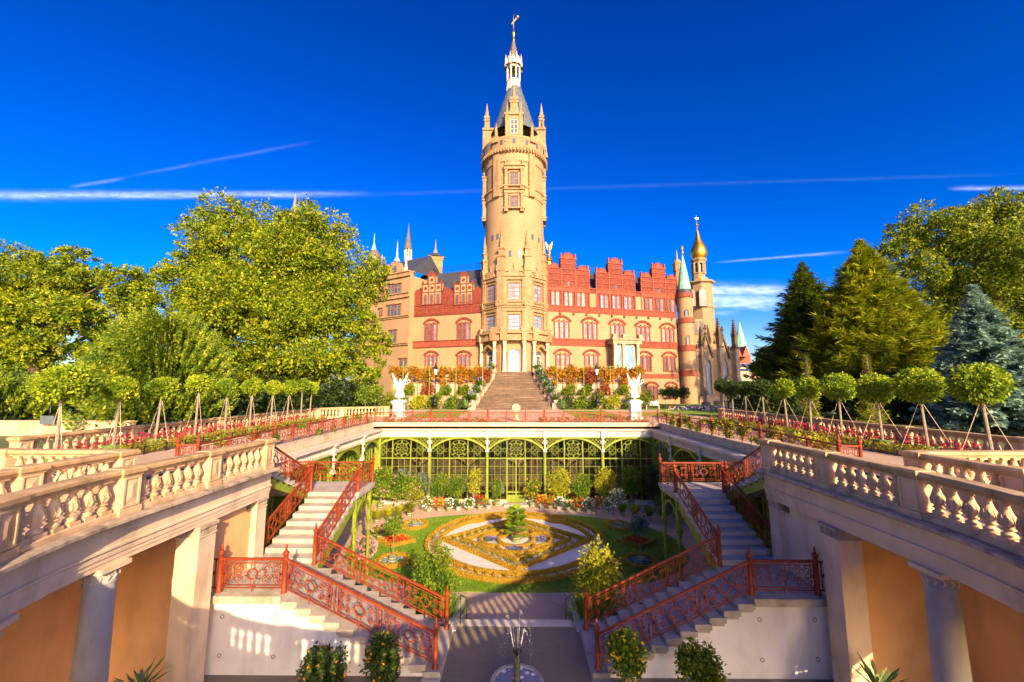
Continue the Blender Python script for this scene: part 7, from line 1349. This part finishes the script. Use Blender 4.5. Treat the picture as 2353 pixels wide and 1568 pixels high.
bl = [blob_px(60, 650, Y, 95, 65), blob_px(180, 640, Y, 85, 50), blob_px(290, 650, Y, 70, 45), blob_px(-40, 700, Y, 100, 90), blob_px(110, 720, Y, 95, 60), blob_px(250, 720, Y, 85, 50), blob_px(20, 790, Y, 80, 60), blob_px(190, 780, Y, 60, 45, 2), blob_px(-90, 800, Y, 90, 100), blob_px(320, 690, Y, 45, 50), blob_px(60, 850, Y, 60, 50), blob_px(100, 800, Y - 5, 70, 55), blob_px(140, 720, Y - 5, 60, 50), blob_px(20, 720, Y - 5, 60, 55), blob_px(230, 800, Y - 2, 60, 60)]
bigtree('broadleaf_tree', 'spreading green tree with dark trunk at the far left', bl, hitY(92, 893, Y - 4).xy.to_3d() + Vector((0, 0, -.4)), hitY(110, 760, Y - 3), .8, 'leaf_plane', 150000, .28, per=14, clump=.13, lm=12, shell=.66)
# arching yew: long feathery shoots
def plume_bush(label, c, r, h, n, m, L=1.1):
    t = thing('yew_bush', label, 'bush', c); b = MB(); PP = []; TT = []; BB = []; LL = []
    for i in range(n):
        a = rng.uniform(0, 2 * math.pi); q = rng.uniform(0, 1) ** .6; z = rng.uniform(.05, 1); rad = r * math.sqrt(max(0, 1 - (z - .2) ** 2 / .72)) * q if z > .2 else r * q
        rad = max(.1, rad); s = np.array([c[0] + rad * math.cos(a), c[1] + rad * math.sin(a), c[2] + h * z * .92]); d = np.array([math.cos(a) * .55 * (rad / r + .15), math.sin(a) * .55 * (rad / r + .15), .9]); d /= np.linalg.norm(d); l = L * rng.uniform(.7, 1.5)
        sd = np.cross(d, [math.sin(a), -math.cos(a), .2]); sd /= np.linalg.norm(sd); m_ = 26
        for k in range(m_):
            f = k / m_; p = s + d * l * f + np.array([0, 0, -.10 * l * f * f]); e = (1 if k % 2 else -1); v = sd * e + d * .6 + rng.normal(size=3) * .25; PP.append(p); TT.append(v / np.linalg.norm(v)); BB.append(d + rng.normal(size=3) * .4); LL.append(.34 * (1 - .6 * f))
    T = np.array(TT); quads('foliage', np.array(PP, np.float32), T, unit(np.cross(T, np.cross(T, unit(np.array(BB))))), np.array(LL), np.array(LL) * .45, m, t)
    foliage('inner_foliage', 'leaf_shade_tone', t, [(c[0], c[1] + .3, c[2] + h * .36, r * .78, r * .7, h * .36), (c[0], c[1], c[2] + h * .14, r * .95, r * .8, h * .18)], 9000, .22, per=9, shell=.6)  # shade inside the bush is put in as darker leaves
    b.tube([(c[0], c[1], c[2] - .3), (c[0], c[1], c[2] + h * .6)], [.35, .12], 7); b.build('trunk', 'bark', t)
p = hitY(368, 893, 29); plume_bush('large yew with feathery upright shoots behind the left terrace', (p.x, 29, -.4), 4.1, 8.2, 1700, 'leaf_yew', 1.35)
p = hitY(20, 893, 30); plume_bush('low feathery conifer at the far left edge', (p.x - 1, 30, -.4), 3.6, 3.4, 520, 'leaf_yew', 1.0)
# conifers: whorls of drooping branches set with needle sprays
def conifer(name, label, x, Y, ytop, hw, ybase, m, nb, twig=.5, droop=.25, wid=.32, fill=1.0, rise=.0, zlow=-.4, top_gap=.0):
    p = hitY(x, 893, Y); zt = hitY(x, ytop, Y).z; r, _ = pxr(Y, x, hw, ybase); z0 = zlow; H = zt - z0; t = thing(name, label, 'conifer', (p.x, Y, z0)); b = MB(); b.tube([(p.x, Y, z0), (p.x, Y, zt - H * .05), (p.x, Y, zt)], [H * .022, .06, .015], 7); b.build('trunk', 'bark', t)
    PP = []; TT = []; LL = []; UU = []; br = MB()
    for i in range(nb):
        f = (i + .5) / nb; f = f ** .85; z = z0 + H * (.05 + .94 * f); a = i * 2.39996 + rng.uniform(-.3, .3); L = max(.12, r * (1 - f) ** .95 * rng.uniform(.7, 1.15)); d = np.array([math.cos(a), math.sin(a), rise + .12 - droop * (1 - f)]); d /= np.linalg.norm(d)
        sd = np.array([-math.sin(a), math.cos(a), 0.0]); tip = np.array([p.x, Y, z]) + d * L
        if f > .35 or i % 3 == 0: br.tube([(p.x, Y, z), tuple(np.array([p.x, Y, z]) + d * L * .6), tuple(tip + np.array([0, 0, .08 * L]))], [.035, .025, .01], 4)
        m_ = int((9 + L * 13) * fill)
        for k in range(m_):
            g = .18 + .82 * (k / m_); q = np.array([p.x, Y, z]) + d * L * g + np.array([0, 0, .10 * L * g * g]); e = 1 if k % 2 else -1
            v = sd * e * rng.uniform(.4, 1) + d * .8 + np.array([0, 0, rng.uniform(-.45, .30)]); v /= np.linalg.norm(v); l = twig * rng.uniform(.6, 1.3) * (1.15 - .45 * g) * min(1, .28 + L / 2.6)
            for w3 in range(2): PP.append(q + rng.normal(size=3) * .07); TT.append(v + rng.normal(size=3) * .22); LL.append(l); UU.append([rng.normal() * .6, rng.normal() * .6, 1])
    br.build('branches', 'bark', t)
    T = unit(np.array(TT)); quads('needles', np.array(PP, np.float32), T, unit(np.cross(T, np.array(UU))), np.array(LL), np.array(LL) * wid, m, t); return t
conifer('spruce', 'dark spruce with bare leader right of the chapel', 1868, 43, 600, 150, 850, 'leaf_spruce', 280, .95, .10, .20, 1.4, rise=.1)
conifer('fir', 'tall golden-green fir behind the right ball trees', 2012, 35, 548, 185, 860, 'leaf_fir', 340, .95, .05, .16, 1.7, rise=.25)
conifer('fir', 'smaller golden fir right of the tall one', 2105, 34, 640, 130, 860, 'leaf_fir', 240, .85, .05, .16, 1.5, rise=.25)
conifer('fir', 'young yellow fir between the right ball trees', 1998, 22, 815, 40, 900, 'leaf_fir', 90, .42, .0, .2, 1.2, rise=.4)
conifer('fir', 'young yellow fir left of the larger one behind the right row', 1858, 24, 818, 34, 900, 'leaf_fir', 80, .42, .0, .2, 1.2, rise=.4)
conifer('blue_spruce', 'dense blue spruce at the right edge', 2268, 26, 655, 135, 950, 'leaf_blue', 320, .50, .20, .42, 2.4)
conifer('blue_spruce', 'second blue spruce cut by the right edge', 2400, 25, 760, 110, 960, 'leaf_blue', 220, .5, .2, .42, 2.2)
Y = 44
bl = [blob_px(2080, 560, Y, 60, 55), blob_px(2160, 540, Y, 75, 65), blob_px(2260, 520, Y, 80, 65), blob_px(2350, 560, Y, 95, 95), blob_px(2230, 610, Y, 105, 75, -2), blob_px(2130, 630, Y, 80, 65), blob_px(2320, 690, Y, 105, 80), blob_px(2190, 700, Y, 90, 70), blob_px(2000, 600, Y, 38, 30), blob_px(2440, 640, Y, 110, 110), blob_px(2350, 790, Y, 100, 70)]
bigtree('plane_tree', 'tall broad tree rising behind the conifers on the right', bl, hitY(2230, 893, Y).xy.to_3d() + Vector((0, 0, -.4)), hitY(2230, 700, Y), .8, 'leaf_dark', 150000, .28, per=14, clump=.12, lm=10)
bl = [blob_px(1770, 830, 46, 42, 45), blob_px(1800, 870, 45, 50, 40), blob_px(1755, 870, 46, 34, 34), blob_px(1830, 800, 46, 45, 60), blob_px(1900, 830, 44, 60, 60), blob_px(1960, 800, 44, 50, 70)]
bigtree('broadleaf_tree', 'dark small tree left of the spruce by the chapel', bl, hitY(1785, 893, 46).xy.to_3d() + Vector((0, 0, -.4)), hitY(1785, 850, 46), .25, 'leaf_dark', 32000, .28, lm=4)
for (x0, x1, yc, Y, ry, m, words) in ((-60, 260, 912, 34, 38, 'leaf_shade_tone', 'dark undergrowth under the far left trees'), (240, 560, 915, 33, 40, 'leaf_shade_tone', 'dark leafy hedge behind the left ball trees'), (540, 830, 912, 38, 30, 'leaf_shade_tone', 'shaded undergrowth below the plane tree'), (1720, 1990, 918, 34, 34, 'leaf_shade_tone', 'dark undergrowth below the spruce'), (1960, 2280, 920, 31, 45, 'leaf_shade_tone', 'green undergrowth below the golden firs'), (2300, 2460, 840, 36, 70, 'leaf_bright', 'sunlit yellow shrub behind the blue spruce')):
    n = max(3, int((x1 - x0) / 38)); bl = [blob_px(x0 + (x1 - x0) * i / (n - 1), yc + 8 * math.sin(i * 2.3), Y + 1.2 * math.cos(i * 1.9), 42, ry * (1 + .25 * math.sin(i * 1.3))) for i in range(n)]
    t = thing('hedge', words, 'hedge', (bl[0][0], Y, -.4)); foliage('leaves', m, t, bl, 1500 * n, .30, per=12, clump=.14, shell=.5)  # shade behind the tree rows is put into the dark leaf colour
